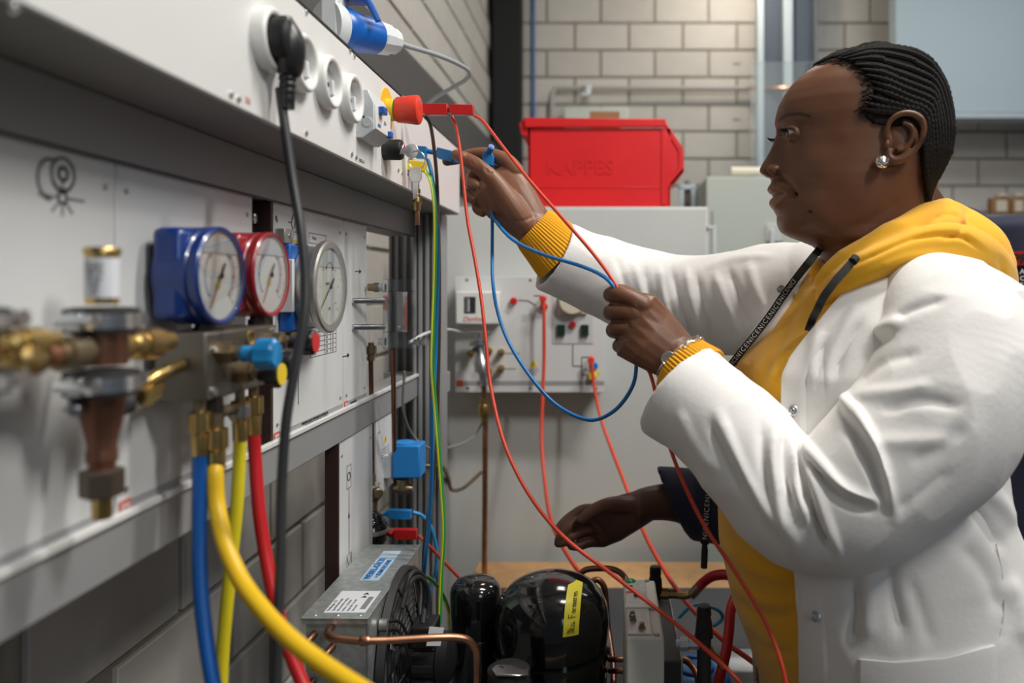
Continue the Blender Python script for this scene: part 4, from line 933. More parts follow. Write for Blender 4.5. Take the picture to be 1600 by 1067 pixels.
part('nut', MB().lathe(P(580, 535, 1.26), -Z, [(0, 0.005), (0.005, 0.005), (0.006, 0.009), (0.018, 0.009), (0.020, 0.006), (0.03, 0.006)], 6), m_brassd, e, ang=25)
e = thing('solenoid_valve', 'square bright blue coil on a small brass valve', 'valve', P(630, 768, 1.34))
c0 = P(612, 696, 1.33); c1 = P(656, 748, 1.33)
part('coil', MB().box(c0, c1+Y*0.045), m_coil, e, bev=0.003)
part('coil_cap', MB().lathe(P(632, 694, 1.35), -Z, [(-0.006, 0.014), (-0.004, 0.018), (0.004, 0.0195)], 24), m_coil, e)
part('connector', MB().box(P(592, 711, 1.335), P(613, 748, 1.335)+Y*0.035), m_gplast, e, bev=0.002)
part('valve_body', MB().lathe(P(615, 763, 1.35), X, [(0, 0.006), (0.008, 0.011), (0.024, 0.011), (0.034, 0.006)], 14), m_brassd, e)
part('valve_neck', MB().cyl(P(630, 748, 1.35), P(630, 762, 1.35), 0.012, n=14), m_brassd, e)
bplug('lead_plug', 'blue lead plug low at left above the red one', P(608, 801, 1.36), P(644, 802, 1.36), 0.016, m_blue2)
bplug('lead_plug', 'dark red lead plug behind the black cup valve', P(618, 832, 1.33), P(653, 832, 1.33), 0.017, m_red)
solo('brown_plug_sleeve', MB().cyl(P(604, 831, 1.336), P(617, 832, 1.336), 0.0080, n=14), mat('sleeve_brown', (0.18, 0.06, 0.045), 0.5), 'brown sleeve behind the black cup valve', 'sleeve', bev=0.001)
cable('red_lead', [(653, 836, 1.335), (668, 850, 1.34), (690, 874, 1.37), (715, 900, 1.40), (726, 912, 1.42)], 0.0028, m_redlead, 'short red lead running from the low plug behind the black cylinder')
cable('blue_lead', [(645, 800, 1.365), (660, 806, 1.37), (674, 825, 1.38), (682, 860, 1.39), (680, 895, 1.40), (672, 925, 1.40), (668, 960, 1.40)], 0.0032, mat('blue_light', (0.03, 0.28, 0.62), 0.4), 'light blue lead bending down from the low blue plug')
e = thing('earth_lead', 'green and yellow lead curling behind the condenser fan', 'cable', P(700, 950, 1.3))
gp = [P(*q) for q in [(648, 893, 1.26), (660, 897, 1.28), (678, 910, 1.30), (692, 930, 1.31), (701, 955, 1.31), (703, 985, 1.31), (702, 1090, 1.34)]]
part('yellow_core', MB().tube(gp, 0.0032, 10), mat('stripe_yellow', (0.70, 0.75, 0.03), 0.4), e); part('green_stripe', MB().tube([p+Vector((0.0015, -0.001, 0)) for p in gp], 0.0022, 8), m_green, e)

# ------------------------------------------------------------ flow meter
yf = 1.22; xa, xb = P(598, 0, yf).x, P(643, 0, yf).x
e = thing('flow_meter', 'clear acrylic flow meter block held on two steel rods', 'meter', ((xa+xb)/2, yf, h((CY-545)/FPX*yf)))
zt, zb_ = h((CY-436)/FPX*yf), h((CY-545)/FPX*yf)
part('top_block', MB().box((xa, yf, zt-0.020), (xb, yf+0.03, zt)), m_acryl, e, bev=0.001)
part('left_column', MB().box((xa, yf, zb_+0.026), (xa+0.014, yf+0.03, zt-0.020)), m_acryl, e, bev=0.001)
part('right_column', MB().box((xb-0.014, yf, zb_+0.026), (xb, yf+0.03, zt-0.020)), m_acryl, e, bev=0.001)
part('bottom_block', MB().box((xa, yf, zb_), (xb, yf+0.03, zb_+0.026)), m_acryl, e, bev=0.001)
part('scale_plate', MB().box((xa+0.0145, yf+0.024, zb_+0.026), (xb-0.0145, yf+0.028, zt-0.020)), m_steelb, e)
part('tube', MB().cyl(((xa+xb)/2, yf+0.014, zb_+0.026), ((xa+xb)/2, yf+0.014, zt-0.020), 0.005, n=18), m_glass, e)
part('float_ball', MB().sphere(((xa+xb)/2, yf+0.014, zb_+0.034), 0.0036, 14, 8), m_silver, e)
part('needle_valve', MB().lathe((xb, yf+0.015, h((CY-535)/FPX*yf)), X, [(0, 0.004), (0.006, 0.004), (0.006, 0.0075), (0.010, 0.0075), (0.010, 0.005), (0.014, 0.005), (0.014, 0.0065), (0.019, 0.0065)], 16), m_steelb, e)
for py in (449, 535): part('hose_stub', MB().lathe((xa, yf+0.015, h((CY-py)/FPX*yf)), -X, [(0, 0.007), (0.006, 0.007), (0.006, 0.0055), (0.012, 0.0055)], 14), m_gplast, e)
part('brass_union', MB().lathe((xa-0.010, yf+0.015, h((CY-449)/FPX*yf)), -X, [(0, 0.0075), (0.008, 0.0075), (0.010, 0.006), (0.018, 0.006)], 8), m_brassd, e)
for py in (470, 511):
    q = PX(550, py, XPN); part('rod', MB().cyl(q, (xa+0.001, yf+0.002, h((CY-py)/FPX*yf)), 0.0045, n=14), m_steel, e)
text('GAS FLOW l/h', 0.006, (xa+0.006, yf-0.0002, zb_+0.04), Z, -X, m_inkg, e)

# ------------------------------------------------------------ tall grey cabinet with control panel
YCb = 2.05
xc_0, xc_1 = P(713, 0, YCb).x, P(1106, 0, YCb).x
ztop = P(0, 323, YCb).z
e = thing('tall_cabinet', 'tall pale grey cabinet carrying the red bin', 'cabinet', ((xc_0+xc_1)/2, 2.3, 0))
xl = P(668, 0, YCb).x
part('body', MB().box((xl, YCb, 0), (xc_1, 2.62, ztop)), m_cab, e, bev=0.003)
part('door', MB().box((xc_0-0.035, YCb-0.004, 0.05), (xc_1-0.004, YCb-0.0005, ztop-0.006)), m_cab, e, bev=0.002)
part('hinge', MB().box((xc_1-0.002, YCb-0.006, ztop-0.06), (xc_1+0.022, YCb+0.02, ztop-0.05)), m_cab, e, bev=0.001)
part('hinge', MB().cyl((xc_1+0.016, YCb, ztop-0.14), (xc_1+0.016, YCb, ztop-0.06), 0.008, n=12), m_gplast, e)
yp = 1.95
a = P(711, 432, yp); b = P(945, 613, yp)
e = thing('control_panel', 'wall-type control panel with thermostat, red sockets and warning sign on the tall cabinet', 'panel', ((a.x+b.x)/2, 2.0, b.z))
part('plate', MB().box(a, b+Y*0.006), m_panel, e, bev=0.001)
part('back_box', MB().box(a+Vector((0.004, 0.006, -0.004)), (b.x-0.004, YCb-0.006, b.z+0.004)), m_gplast, e)
part('strip', MB().box(P(713, 595, yp), P(944, 602, yp)-Y*0.0006), mat('strip_grey', (0.33, 0.335, 0.35), 0.5), e)
part('red_mark', MB().box(P(714, 594, yp), P(724, 603, yp)-Y*0.001), m_inkr, e)
def fr(px0, py0, px1, py1, d, m, name, y=yp, bev=0.001): return part(name, MB().box(P(px0, py0, y), P(px1, py1, y)-Y*d), m, e, bev=bev)
fr(863, 458, 927, 537, 0.002, mat('subplate', (0.58, 0.59, 0.60), 0.5), 'sub_plate')
fr(718, 455, 784, 505, 0.055, m_wplast, 'thermostat', bev=0.004)
fr(731, 463, 749, 489, 0.0555, m_ink, 'thermostat_window')
fr(738, 466, 739.5, 486, 0.057, m_label, 'thermostat_scale', bev=0)
text('Danfoss', 0.017, P(729, 497, yp)-Y*0.0556, X, Z, m_inkr, e, shear=0.3)
for i in range(5): fr(734, 466+i*4.5, 737, 466.8+i*4.5, 0.0575, m_label, 'thermostat_scale', bev=0)
part('dial_plate', MB().box(P(873, 440, yp), P(918, 492, yp)-Y*0.012), mat('beige', (0.66, 0.60, 0.48), 0.5), e, bev=0.006)
part('rotary_knob', MB().cyl(P(895, 470, yp)-Y*0.010, P(895, 470, yp)-Y*0.030, 0.034, n=32), mat('beige', (0.66, 0.60, 0.48), 0.5), e, bev=0.003)
for px in (877, 914): fr(px-6, 507, px+6, 524, 0.012, mat('switch_dark', (0.01, 0.03, 0.02), 0.3), 'rocker_switch')
def rnd(px, py, r, d, m, name): return part(name, MB().lathe(P(px, py, yp), -Y, [(0, r), (d*.8, r), (d, r*.75)], 18), m, e)
rnd(895, 507, 0.0085, 0.012, m_red, 'lamp'); rnd(803, 470, 0.009, 0.016, m_red, 'red_socket'); rnd(850, 479, 0.010, 0.014, m_red, 'red_socket')
rnd(929, 571, 0.009, 0.014, m_blue2, 'blue_socket')
rnd(926, 587, 0.011, 0.018, m_yel, 'yellow_plug')
for px, py in ((737, 551), (765, 548), (784, 550), (784, 575), (764, 580)):
    part('brass_port', MB().lathe(P(px, py, yp), -Y, [(0, 0.009), (0.02, 0.009), (0.02, 0.0065), (0.034, 0.0065), (0.035, 0.003)], 14), m_brass, e)
for px, py in ((730, 437), (829, 437), (938, 437), (731, 606), (829, 606), (932, 606)): screw(P(px, py, yp), -Y, 0.004, e, m_steelb)
def pl(pts, wd=0.0022, m=m_ink):
    mb = MB()
    for p_, q_ in zip(pts[:-1], pts[1:]):
        p_, q_ = P(*p_, yp), P(*q_, yp); d = q_-p_; s_ = d.normalized().cross(Y)*wd/2
        mb.obox((p_+q_)/2-Y*0.0005, d/2, s_, Y*0.0003)
    part('printed_line', mb, m, e)
pl([(895, 538), (895, 572), (910, 572)]); pl([(922, 558), (909, 558), (909, 586), (920, 586)])
pl([(810, 469), (825, 470), (837, 477)]); pl([(834, 462), (850, 462)]); pl([(790, 552), (812, 552)], m=m_inkg); pl([(790, 576), (806, 576)], m=m_inkg)
for i in range(3): pl([(825, 577+i*4), (842-i*2, 577+i*4)], 0.0016, m_inkg); pl([(815, 494+i*4), (834, 490+i*4)], 0.0012, m_inkg)
c_ = P(833, 572, yp)-Y*0.0006
part('warning_sign', MB().prism([P(826, 573, yp), P(840, 573, yp), P(833, 561, yp)], -Y*0.0008), m_yel, e)
part('warning_mark', MB().prism([P(832.3, 571, yp), P(833.7, 571, yp), P(833.5, 565, yp), P(832.5, 565, yp)], -Y*0.0013), m_ink, e)
part('warning_sign', MB().prism([P(931, 585, yp), P(938, 585, yp), P(934.5, 578, yp)], -Y*0.0008), m_yel, e)
text('T', 0.01, P(746, 437, yp), X, Z, m_inkg, e); text('START', 0.008, P(889, 530, yp), X, Z, m_inkg, e)
for px, py, lab in ((850, 466, 'red lead plug at the top of the control panel'), (924, 560, 'red lead plug near the lower right of the control panel')):
    q = P(px, py, yp)
    g_ = thing('lead_plug', lab, 'plug', (q.x, q.y-0.03, q.z-0.012))
    part('body', MB().lathe(q-Y*0.0165, -Y, [(0, 0.0085), (0.028, 0.0085), (0.031, 0.006)], 16), m_redbtn, g_)
    part('tail', MB().cyl(q-Y*0.038, q-Y*0.040-Z*0.020, 0.0055, n=12), m_redbtn, g_)
cable('red_lead', [(850, 472, 1.905), (850, 500, 1.90), (850, 560, 1.90), (848, 620, 1.88), (846, 680, 1.85), (850, 740, 1.80), (858, 800, 1.72), (872, 840, 1.66), (895, 880, 1.60), (915, 905, 1.55), (925, 925, 1.52)], 0.0045, m_redlead, 'red lead hanging from the top of the control panel past the waiting hand')
cable('red_lead', [(924, 566, 1.905), (928, 600, 1.90), (938, 650, 1.87), (955, 700, 1.82), (978, 760, 1.72), (995, 805, 1.62), (1015, 850, 1.52), (1050, 910, 1.42), (1085, 955, 1.34), (1130, 1000, 1.28), (1165, 1026, 1.26), (1215, 1062, 1.25)], 0.0044, m_redlead, 'red lead slanting down right from the lower corner of the control panel')
# chrome pressure valve and pipe
q = P(757, 530, 1.86)
e = thing('regulating_valve', 'chrome regulating valve with flat handle in front of the control panel', 'valve', P(757, 620, 1.87))
part('handle', MB().lathe(P(748, 517, 1.86), -Z, [(0, 0.002), (0.001, 0.027), (0.004, 0.027), (0.005, 0.003)], 24), m_steel, e)
part('spindle', MB().cyl(P(748, 520, 1.86), P(748, 535, 1.86), 0.006, n=12), m_steel, e)
part('bonnet', MB().lathe(P(748, 532, 1.86), Vector((0.12, 0, -1)), [(0, 0.016), (0.004, 0.024), (0.010, 0.024), (0.014, 0.014), (0.045, 0.014), (0.050, 0.018), (0.075, 0.018), (0.080, 0.010), (0.11, 0.008)], 18), m_steel, e)
part('port', MB().cyl(P(744, 545, 1.86)-Y*0.02, P(744, 545, 1.86)-Y*0.024, 0.006, n=14), m_ink, e)
q = P(757, 622, 1.88)
e = thing('copper_pipe', 'vertical copper pipe with brass union below the control panel', 'pipe', P(756, 900, 1.88))
part('tube', MB().tube([P(755, 592, 1.87), P(758, 640, 1.88), P(758, 720, 1.88), P(757, 900, 1.88)], 0.0068, 14), m_copper, e)
part('union', MB().lathe(q, -Z, [(0, 0.010), (0.015, 0.010), (0.016, 0.014), (0.030, 0.016), (0.045, 0.014), (0.046, 0.010), (0.056, 0.010)], 10), m_brass, e, ang=25)
cable('capillary_tube', [(640, 535, 1.45), (668, 520, 1.52), (700, 515, 1.72), (716, 518, 1.9), (726, 520, 1.93)], 0.0030, m_gplast, 'thin pale tube running to the thermostat', 'tube')
cable('capillary_tube', [(632, 580, 1.40), (630, 640, 1.42), (645, 680, 1.48), (672, 700, 1.51), (710, 697, 1.70), (740, 682, 1.88), (754, 660, 1.885)], 0.0024, mat('tube_dim', (0.28, 0.28, 0.26), 0.5), 'thin grey tube sagging behind the hanging leads', 'tube')
cable('capillary_tube', [(656, 728, 1.48), (690, 730, 1.52), (700, 745, 1.60), (706, 765, 1.68), (725, 762, 1.78), (752, 738, 1.87)], 0.0042, m_brassd, 'brownish tube bending from the blue coil to the copper pipe', 'tube')

# ------------------------------------------------------------ red storage bin
y0, y1 = 2.16, 2.44
e = thing('storage_bin', 'glossy red plastic storage bin on the tall cabinet', 'bin', (0.0, 2.3, ztop))
zb0 = ztop+0.0008
L0, R0 = P(826, 0, y0).x, P(1047, 0, y0).x
zt1 = P(0, 187, y0).z
bx0 = P(824, 0, y0).x; tx0 = P(819, 0, y0).x
mbn = MB()
front = [Vector((L0, y0, zb0)), Vector((R0, y0, zb0)), Vector((R0+0.003, y0, P(0, 200, y0).z)), Vector((L0-0.003, y0, P(0, 200, y0).z))]
th = 0.004
part('front_wall', MB().prism(front, Y*th), m_bin, e, bev=0.0015)
part('rear_wall', MB().prism([p+Y*(y1-y0-th) for p in front], Y*th), m_bin, e, bev=0.0015)
part('bottom', MB().box((L0, y0, zb0), (R0, y1, zb0+th)), m_bin, e)
part('left_wall', MB().box((L0-0.002, y0, zb0), (L0+th, y1, P(0, 200, y0).z)), m_bin, e)
part('right_wall', MB().box((R0-th, y0, zb0), (R0+0.001, y1, P(0, 290, y0).z)), m_bin, e)
xr = P(1040, 0, y0).x
for yy in (y0-0.012, y1-0.004):
    part('rim', MB().prism([Vector((tx0, yy, P(0, 185, y0).z)), Vector((xr, yy, P(0, 187, y0).z)), Vector((xr+0.002, yy, P(0, 199, y0).z)), Vector((tx0+0.003, yy, P(0, 200, y0).z))], Y*0.016), m_bin, e, bev=0.002)
part('rear_lip', MB().prism([P(811, 193, y0), P(819, 186, y0), P(828, 187, y0), P(828, 213, y0), P(814, 210, y0)], Y*(y1-y0)), m_bin, e, bev=0.002)
part('spout', MB().prism([P(1038, 187, y0), P(1068, 232, y0), P(1069, 268, y0), P(1049, 291, y0), P(1046, 291, y0), P(1046, 278, y0), P(1060, 262, y0), P(1060, 236, y0), P(1040, 203, y0)], Y*(y1-y0)*0.06), m_bin, e, bev=0.002)
part('spout_cheek', MB().prism([P(1040, 196, y0+.004), P(1062, 234, y0+.004), P(1062, 264, y0+.004), P(1046, 284, y0+.004), P(1042, 284, y0+.004), P(1042, 200, y0+.004)], Y*0.004), m_bin, e)
part('spout_front', MB().prism([P(1049, 291, y0), P(1069, 268, y0), P(1067, 262, y0), P(1046, 287, y0)], Y*(y1-y0)), m_bin, e, bev=0.001)
part('corner_rib', MB().box(P(1033, 203, y0), P(1041, 320, y0)-Y*0.004), m_bin, e, bev=0.002)
text('KAPPES', 0.058, P(853, 262, y0), X, Z, m_bin, e, lift=0.0016, bold=0.0008)
part('base_rib', MB().box(P(826, 292, y0), P(1033, 294, y0)-Y*0.002), m_bin, e, bev=0.001)
# contents hint
solo('brown_box', MB().box((P(922, 0, 2.5).x, 2.46, ztop+0.0005), P(968, 178, 2.5)+Y*0.05), m_jar, 'small brown box peeking over the rim behind the red bin', 'box', bev=0.002)

# ------------------------------------------------------------ back of the room
e = thing('wall_unit', 'pale wall-mounted unit mostly hidden behind the red bin', 'unit', P(930, 230, 4.2))
part('housing', MB().box(P(880, 167, 4.15), P(982, 240, 4.15)+Vector((0, YB-4.15-0.001, 0))), m_cab2, e, bev=0.01)
part('slot', MB().box(P(925, 180, 4.15), P(968, 186, 4.15)-Y*0.004), m_ink, e)
cable('blue_pipe', [(833, -30, 4.26), (833, 60, 4.26), (833, 130, 4.26), (833, 200, 4.26), (833, 330, 4.26)], 0.011, mat('blue_pipe', (0.02, 0.09, 0.28), 0.4), 'vertical blue pipe on the rear brick wall', 'pipe')
cable('wall_pipe', [(862, 186, 4.24), (863, 150, 4.24), (868, 140, 4.24), (880, 138, 4.24), (1000, 138, 4.24), (1176, 138, 4.24)], 0.013, mat('pipe_grey', (0.36, 0.34, 0.32), 0.5), 'thin grey pipe running level on the rear brick wall', 'pipe')
cable('copper_pipe', [(1172, 138, 4.23), (1215, 138, 4.12), (1262, 137, 4.08), (1300, 137, 4.08)], 0.013, mat('copper_bright', (0.85, 0.42, 0.28), 0.25, metal=1.0), 'bright copper pipe seen through the clear sheet', 'pipe')
e = thing('wall_tap', 'small grey tap on the level wall pipe', 'tap', P(918, 145, 4.22))
part('body', MB().lathe(P(918, 132, 4.22), -Z, [(0, 0.01), (0.01, 0.025), (0.03, 0.02), (0.05, 0.022), (0.06, 0.012)], 14), m_gplast, e)
part('lever', MB().box(P(908, 145, 4.2), P(921, 149, 4.2)+Y*0.02), m_gplast, e, bev=0.003)
for py in (100, 187): 
    q = P(1151, py, YB); solo('wall_vent_slot', MB().box(q-Vector((0.02, 0.002, 0.006)), q+Vector((0.02, 0.012, 0.006))), m_inkg, ('upper' if py < 150 else 'lower')+' small dark slot in the rear brick wall', 'slot')
e = thing('glazed_column', 'dark glazed strip with pale steel bars between the brick walls', 'column', P(1230, 300, 4.1))
part('glass_panel', MB().box(P(1193, -60, 4.16), P(1226, 330, 4.16)+Y*0.02), m_glaze, e)
part('glass_panel', MB().box(P(1238, -60, 4.16), P(1273, 330, 4.16)+Y*0.02), m_glaze, e)
m_bar = mat('bar_pale', (0.45, 0.52, 0.56), 0.4)
part('bar', MB().box(P(1184, -60, 4.12), P(1194, 330, 4.12)+Y*0.06), m_bar, e, bev=0.004)
part('bar', MB().box(P(1225, -60, 4.12), P(1239, 330, 4.12)+Y*0.06), m_bar, e, bev=0.004)
part('bar', MB().box(P(1273, -60, 4.12), P(1278, 330, 4.12)+Y*0.06), mat('bar_dark', (0.12, 0.13, 0.14), 0.5), e, bev=0.002)
sh = thing('clear_sheet', 'clear acrylic sheet in front of the dark glazed strip', 'sheet', P(1240, 180, 3.6))
part('pane', MB().box(P(1172, 96, 3.6), P(1330, 300, 3.6)+Y*0.006), m_sheet, sh)
e = thing('sage_cabinet', 'pale sage cabinet behind the womans face', 'cabinet', P(1300, 600, 3.1)*1.0)
e['label'] = 'pale sage cabinet behind the face of the woman in white'
A, B = P(1104, 276, 3.1), P(1400, 276, 3.1)
part('body', MB().box((A.x, 3.1, 0), (B.x, 3.6, A.z)), m_cab2, e, bev=0.006)
part('handle_plate', MB().box(P(1196, 350, 3.1), P(1222, 378, 3.1)-Y*0.012), m_cab, e, bev=0.003)
part('handle', MB().box(P(1202, 358, 3.09), P(1209, 395, 3.09)-Y*0.02), m_gplast, e, bev=0.003)
part('door_gap', MB().box(P(1112, 330, 3.1), P(1113.5, 700, 3.1)-Y*0.001), m_dark, e)
solo('paper_roll', MB().cyl(P(1142, 268, 3.15), P(1206, 268, 3.15), 0.019, n=20), mat('cream', (0.85, 0.78, 0.64), 0.5, emit=None), 'cream paper roll lying on the sage cabinet', 'roll', bev=0.002)
e = thing('stool_frame', 'dark frame seen between the red bin and the sage cabinet', 'frame', P(1085, 430, 3.0))
for px in (1062, 1080): part('post', MB().box(P(px, 292, 3.4), (P(px+7, 292, 3.4).x, 3.43, 0)), m_bar, e, bev=0.003)
part('crosspiece', MB().box(P(1062, 288, 3.4), P(1087, 296, 3.4)+Y*0.03), m_bar, e, bev=0.003)
part('bag', MB().sphere(P(1074, 305, 3.45), (0.022, 0.03, 0.07), 18, 12), mat('bag_brown', (0.16, 0.12, 0.10), 0.7), e)
e = thing('white_board', 'pale blue-white board high on the right rear wall', 'board', P(1500, 185, 3.9))
part('panel', MB().box(P(1400, -60, 3.9), P(1740, 176, 3.9)+Y*0.10), m_board, e, bev=0.006)
part('lower_edge', MB().box(P(1400, 176, 3.88), P(1740, 185, 3.88)+Y*0.12), m_bar, e, bev=0.004)
part('hanger', MB().box(P(1500, -60, 3.9)+Y*0.09, P(1520, 0, 3.9)+Y*0.395), m_bar, e)
e = thing('wall_shelf', 'grey shelf along the rear wall at the right', 'shelf', P(1530, 340, 4.0))
part('board', MB().box(P(1420, 335, 3.95), P(1720, 352, 3.95)+Y*0.33), mat('shelf_grey', (0.30, 0.32, 0.34), 0.5), e, bev=0.003)
part('back_panel', MB().box(P(1420, 352, 4.1), P(1720, 560, 4.1)+Y*0.15), mat('shelf_grey2', (0.36, 0.37, 0.38), 0.5), e)
for i, (px, w_) in enumerate(((1565, 30), (1592, 22))):
    q = P(px, 335, 4.08)
    g_ = thing('jar', ('brown jar with pale label at the left of the shelf row', 'second brown jar from the left on the rear shelf', 'brown jar just past the right edge of the photo')[i], 'jar', q, 'jars on the rear shelf')
    part('glass', MB().box(P(px-w_/2, 308, 4.05), P(px+w_/2, 334.6, 4.05)+Y*0.06), m_jar, g_, bev=0.01)
    part('label', MB().box(P(px-w_*.28, 313, 4.05), P(px+w_*.28, 330, 4.05)-Y*0.002), mat('jar_label', (0.62, 0.56, 0.44), 0.6), g_)
    part('lid', MB().lathe(P(px, 308, 4.08), Z, [(0, 0.035), (0.02, 0.035)], 18), mat('lid_tan', (0.55, 0.48, 0.38), 0.5), g_)
# ============================================================ people
def interp(tab, y):
    xs = [t[0] for t in tab]; return float(np.interp(y, xs, [t[1] for t in tab]))
def voxel(mb, size, smooth=4, factor=0.5):
    """union of overlapping closed shapes as one even mesh -> (verts, faces)"""
    me = mesh_of('tmp', mb, smooth=False)
    o = bpy.data.objects.new('tmp', me); COL.objects.link(o)
    r = o.modifiers.new('r', 'REMESH'); r.mode = 'VOXEL'; r.voxel_size = size; r.adaptivity = 0
    if smooth:
        s = o.modifiers.new('s', 'SMOOTH'); s.iterations = smooth; s.factor = factor
    dg = bpy.context.evaluated_depsgraph_get(); ev = o.evaluated_get(dg)
    m2 = bpy.data.meshes.new_from_object(ev)
    bpy.data.objects.remove(o)
    return m2
def coords(me):
    a = np.empty(len(me.vertices)*3); me.vertices.foreach_get('co', a); a = a.reshape(-1, 3)
    n = np.empty(len(me.vertices)*3); me.vertices.foreach_get('normal', n); return a, n.reshape(-1, 3)
def setco(me, a): me.vertices.foreach_set('co', a.ravel()); me.update()
def proj(a):
    return np.stack([CX+FPX*a[:, 0]/a[:, 1], CY-FPX*(a[:, 2]-H)/a[:, 1]], 1)
def polydist(p, pts):
    d = np.full(len(p), 1e9); s = np.zeros(len(p)); L = len(pts)-1
    for i in range(L):
        a = np.array(pts[i], float); b = np.array(pts[i+1], float); ab = b-a
        t = np.clip(((p-a)@ab)/max(ab@ab, 1e-9), 0, 1); q = a+t[:, None]*ab
        dd = np.hypot(*(p-q).T); m = dd < d; d[m] = dd[m]; s[m] = (i+t[m])/L
    return d, s
def folds(me, lst, faceto=True):
    """press creases and raise ridges: (points as the photo shows them, height, width)"""
    a, n = coords(me); p = proj(a); view = -a+np.array([0, 0, H]); view /= np.linalg.norm(view, axis=1)[:, None]
    wgt = np.clip((n*view).sum(1)*2.0+0.2, 0, 1); disp = np.zeros(len(a))
    for pts, amp, wd in lst:
        pts = [tuple(q) for q in cat(pts, 4)] if len(pts) > 2 else pts
        d, s = polydist(p, pts); end = np.clip(np.minimum(s, 1-s)*5+0.15, 0, 1)
        disp += amp*np.exp(-(d/wd)**2)*end
    setco(me, a+n*(disp*wgt)[:, None])
def crumple(me, amp, freq, seed=0, amp2=None, stretch=(1, 1, 1)):
    a, n = coords(me); rs = np.random.RandomState(seed); d = np.zeros(len(a)); b = a*np.array(stretch)
    for k in range(9):
        f = rs.normal(size=3); f /= np.linalg.norm(f); fr = freq*(1+0.9*rs.rand()); ph = rs.rand()*6.28
        warp = 0.9*np.sin((b@np.roll(f, 1))*fr*0.6+ph*2)
        d += np.sin((b@f)*fr+ph+warp)
    d = d/9; setco(me, a+n*(amp*(1-np.abs(d)*3))[:, None])
def mobj(name, me, m, parent=None, label=None, cate=None, ang=None, mats=None):
    me.materials.clear(); me.materials.append(m)
    me.polygons.foreach_set('use_smooth', [True]*len(me.polygons)); me.name = name
    o = bpy.data.objects.new(name, me); COL.objects.link(o)
    if parent is not None: o.parent = parent; o.location = -WL[parent]; WL[o] = Vector((0, 0, 0))
    if label: o['label'] = label
    if cate: o['category'] = cate
    return o
def sweep(mb, rings, n=28):
    """rings: (centre, direction, r1, r2, up) explicit elliptical rings"""
    rows = []
    for c, d, r1, r2, up in rings:
        c = Vector(c); d = Vector(d).normalized(); up = Vector(up); u = (up-d*up.dot(d)).normalized(); v = d.cross(u)
        rows.append([c+u*math.cos(2*PI*k/n)*r1+v*math.sin(2*PI*k/n)*r2 for k in range(n)])
    o = len(mb.v); mb.grid(rows, closed=True); N = len(rows)
    mb.f.append(tuple(range(o, o+n))[::-1]); mb.f.append(tuple(o+(N-1)*n+k for k in range(n)))
    return mb
def limb(mb, pts, n=20, sm=5):
    """pts: (px, py, Y, r) -> smooth tapered limb with round ends"""
    q = [(*P(a, b, c), r) for a, b, c, r in pts]
    mb.tube([Vector(t[:3]) for t in q], [t[3] for t in q], n, sm)
    for t in (q[0], q[-1]): mb.sphere(t[:3], t[3]*0.985, 16, 10)
    return mb
def palm(mb, pts, n=20):
    """pts: (px,py,Y, halfwidth, halfthick), width direction wd, flat slab with round edges"""
    rings = []
    cs = [P(*p[:3]) for p in pts[0]]; wd = Vector(pts[1])
    for i, p in enumerate(pts[0]):
        d = cs[min(i+1, len(cs)-1)]-cs[max(i-1, 0)]; rings.append((cs[i], d, p[3], p[4], wd))
    return sweep(mb, rings, n)

# ---------------------------------------------------- skin material with pigment attribute
def skinmat(name, base, dark, pink, rough=0.42):
    m = bpy.data.materials.new(name); m.use_nodes = True; nt = m.node_tree; b = nt.nodes['Principled BSDF']
    b.inputs['Roughness'].default_value = rough; b.inputs['Subsurface Weight'].default_value = 0.05; b.inputs['Specular IOR Level'].default_value = 0.4
    b.inputs['Subsurface Scale'].default_value = 0.004; b.inputs['Subsurface Radius'].default_value = (1.0, 0.4, 0.25)
    at = nt.nodes.new('ShaderNodeAttribute'); at.attribute_name = 'pigment_shade'
    sp = nt.nodes.new('ShaderNodeSeparateColor'); nt.links.new(at.outputs['Color'], sp.inputs[0])
    tc = nt.nodes.new('ShaderNodeTexCoord'); n = nt.nodes.new('ShaderNodeTexNoise'); n.inputs['Scale'].default_value = 45; n.inputs['Detail'].default_value = 6
    nt.links.new(tc.outputs['Object'], n.inputs['Vector'])
    mx0 = nt.nodes.new('ShaderNodeMix'); mx0.data_type = 'RGBA'
    mx0.inputs[6].default_value = (*[c*0.86 for c in base], 1); mx0.inputs[7].default_value = (*[c*1.14 for c in base], 1)
    nt.links.new(n.outputs['Fac'], mx0.inputs[0])
    mx1 = nt.nodes.new('ShaderNodeMix'); mx1.data_type = 'RGBA'; mx1.inputs[7].default_value = (*pink, 1)
    nt.links.new(mx0.outputs[2], mx1.inputs[6]); nt.links.new(sp.outputs[1], mx1.inputs[0])
    mx2 = nt.nodes.new('ShaderNodeMix'); mx2.data_type = 'RGBA'; mx2.inputs[7].default_value = (*dark, 1)
    nt.links.new(mx1.outputs[2], mx2.inputs[6]); nt.links.new(sp.outputs[0], mx2.inputs[0])
    nt.links.new(mx2.outputs[2], b.inputs['Base Color'])
    n3 = nt.nodes.new('ShaderNodeTexNoise'); n3.inputs['Scale'].default_value = 900; n3.inputs['Detail'].default_value = 3
    nt.links.new(tc.outputs['Object'], n3.inputs['Vector'])
    bp = nt.nodes.new('ShaderNodeBump'); bp.inputs['Strength'].default_value = 0.22; bp.inputs['Distance'].default_value = 0.0008
    nt.links.new(n3.outputs['Fac'], bp.inputs['Height']); nt.links.new(bp.outputs['Normal'], b.inputs['Normal'])
    return m
m_skin = skinmat('skin_brown', (0.150, 0.064, 0.032), (0.012, 0.009, 0.008), (0.30, 0.135, 0.08))
m_skin2 = skinmat('skin_deep_brown', (0.085, 0.038, 0.022), (0.010, 0.008, 0.007), (0.24, 0.12, 0.085))
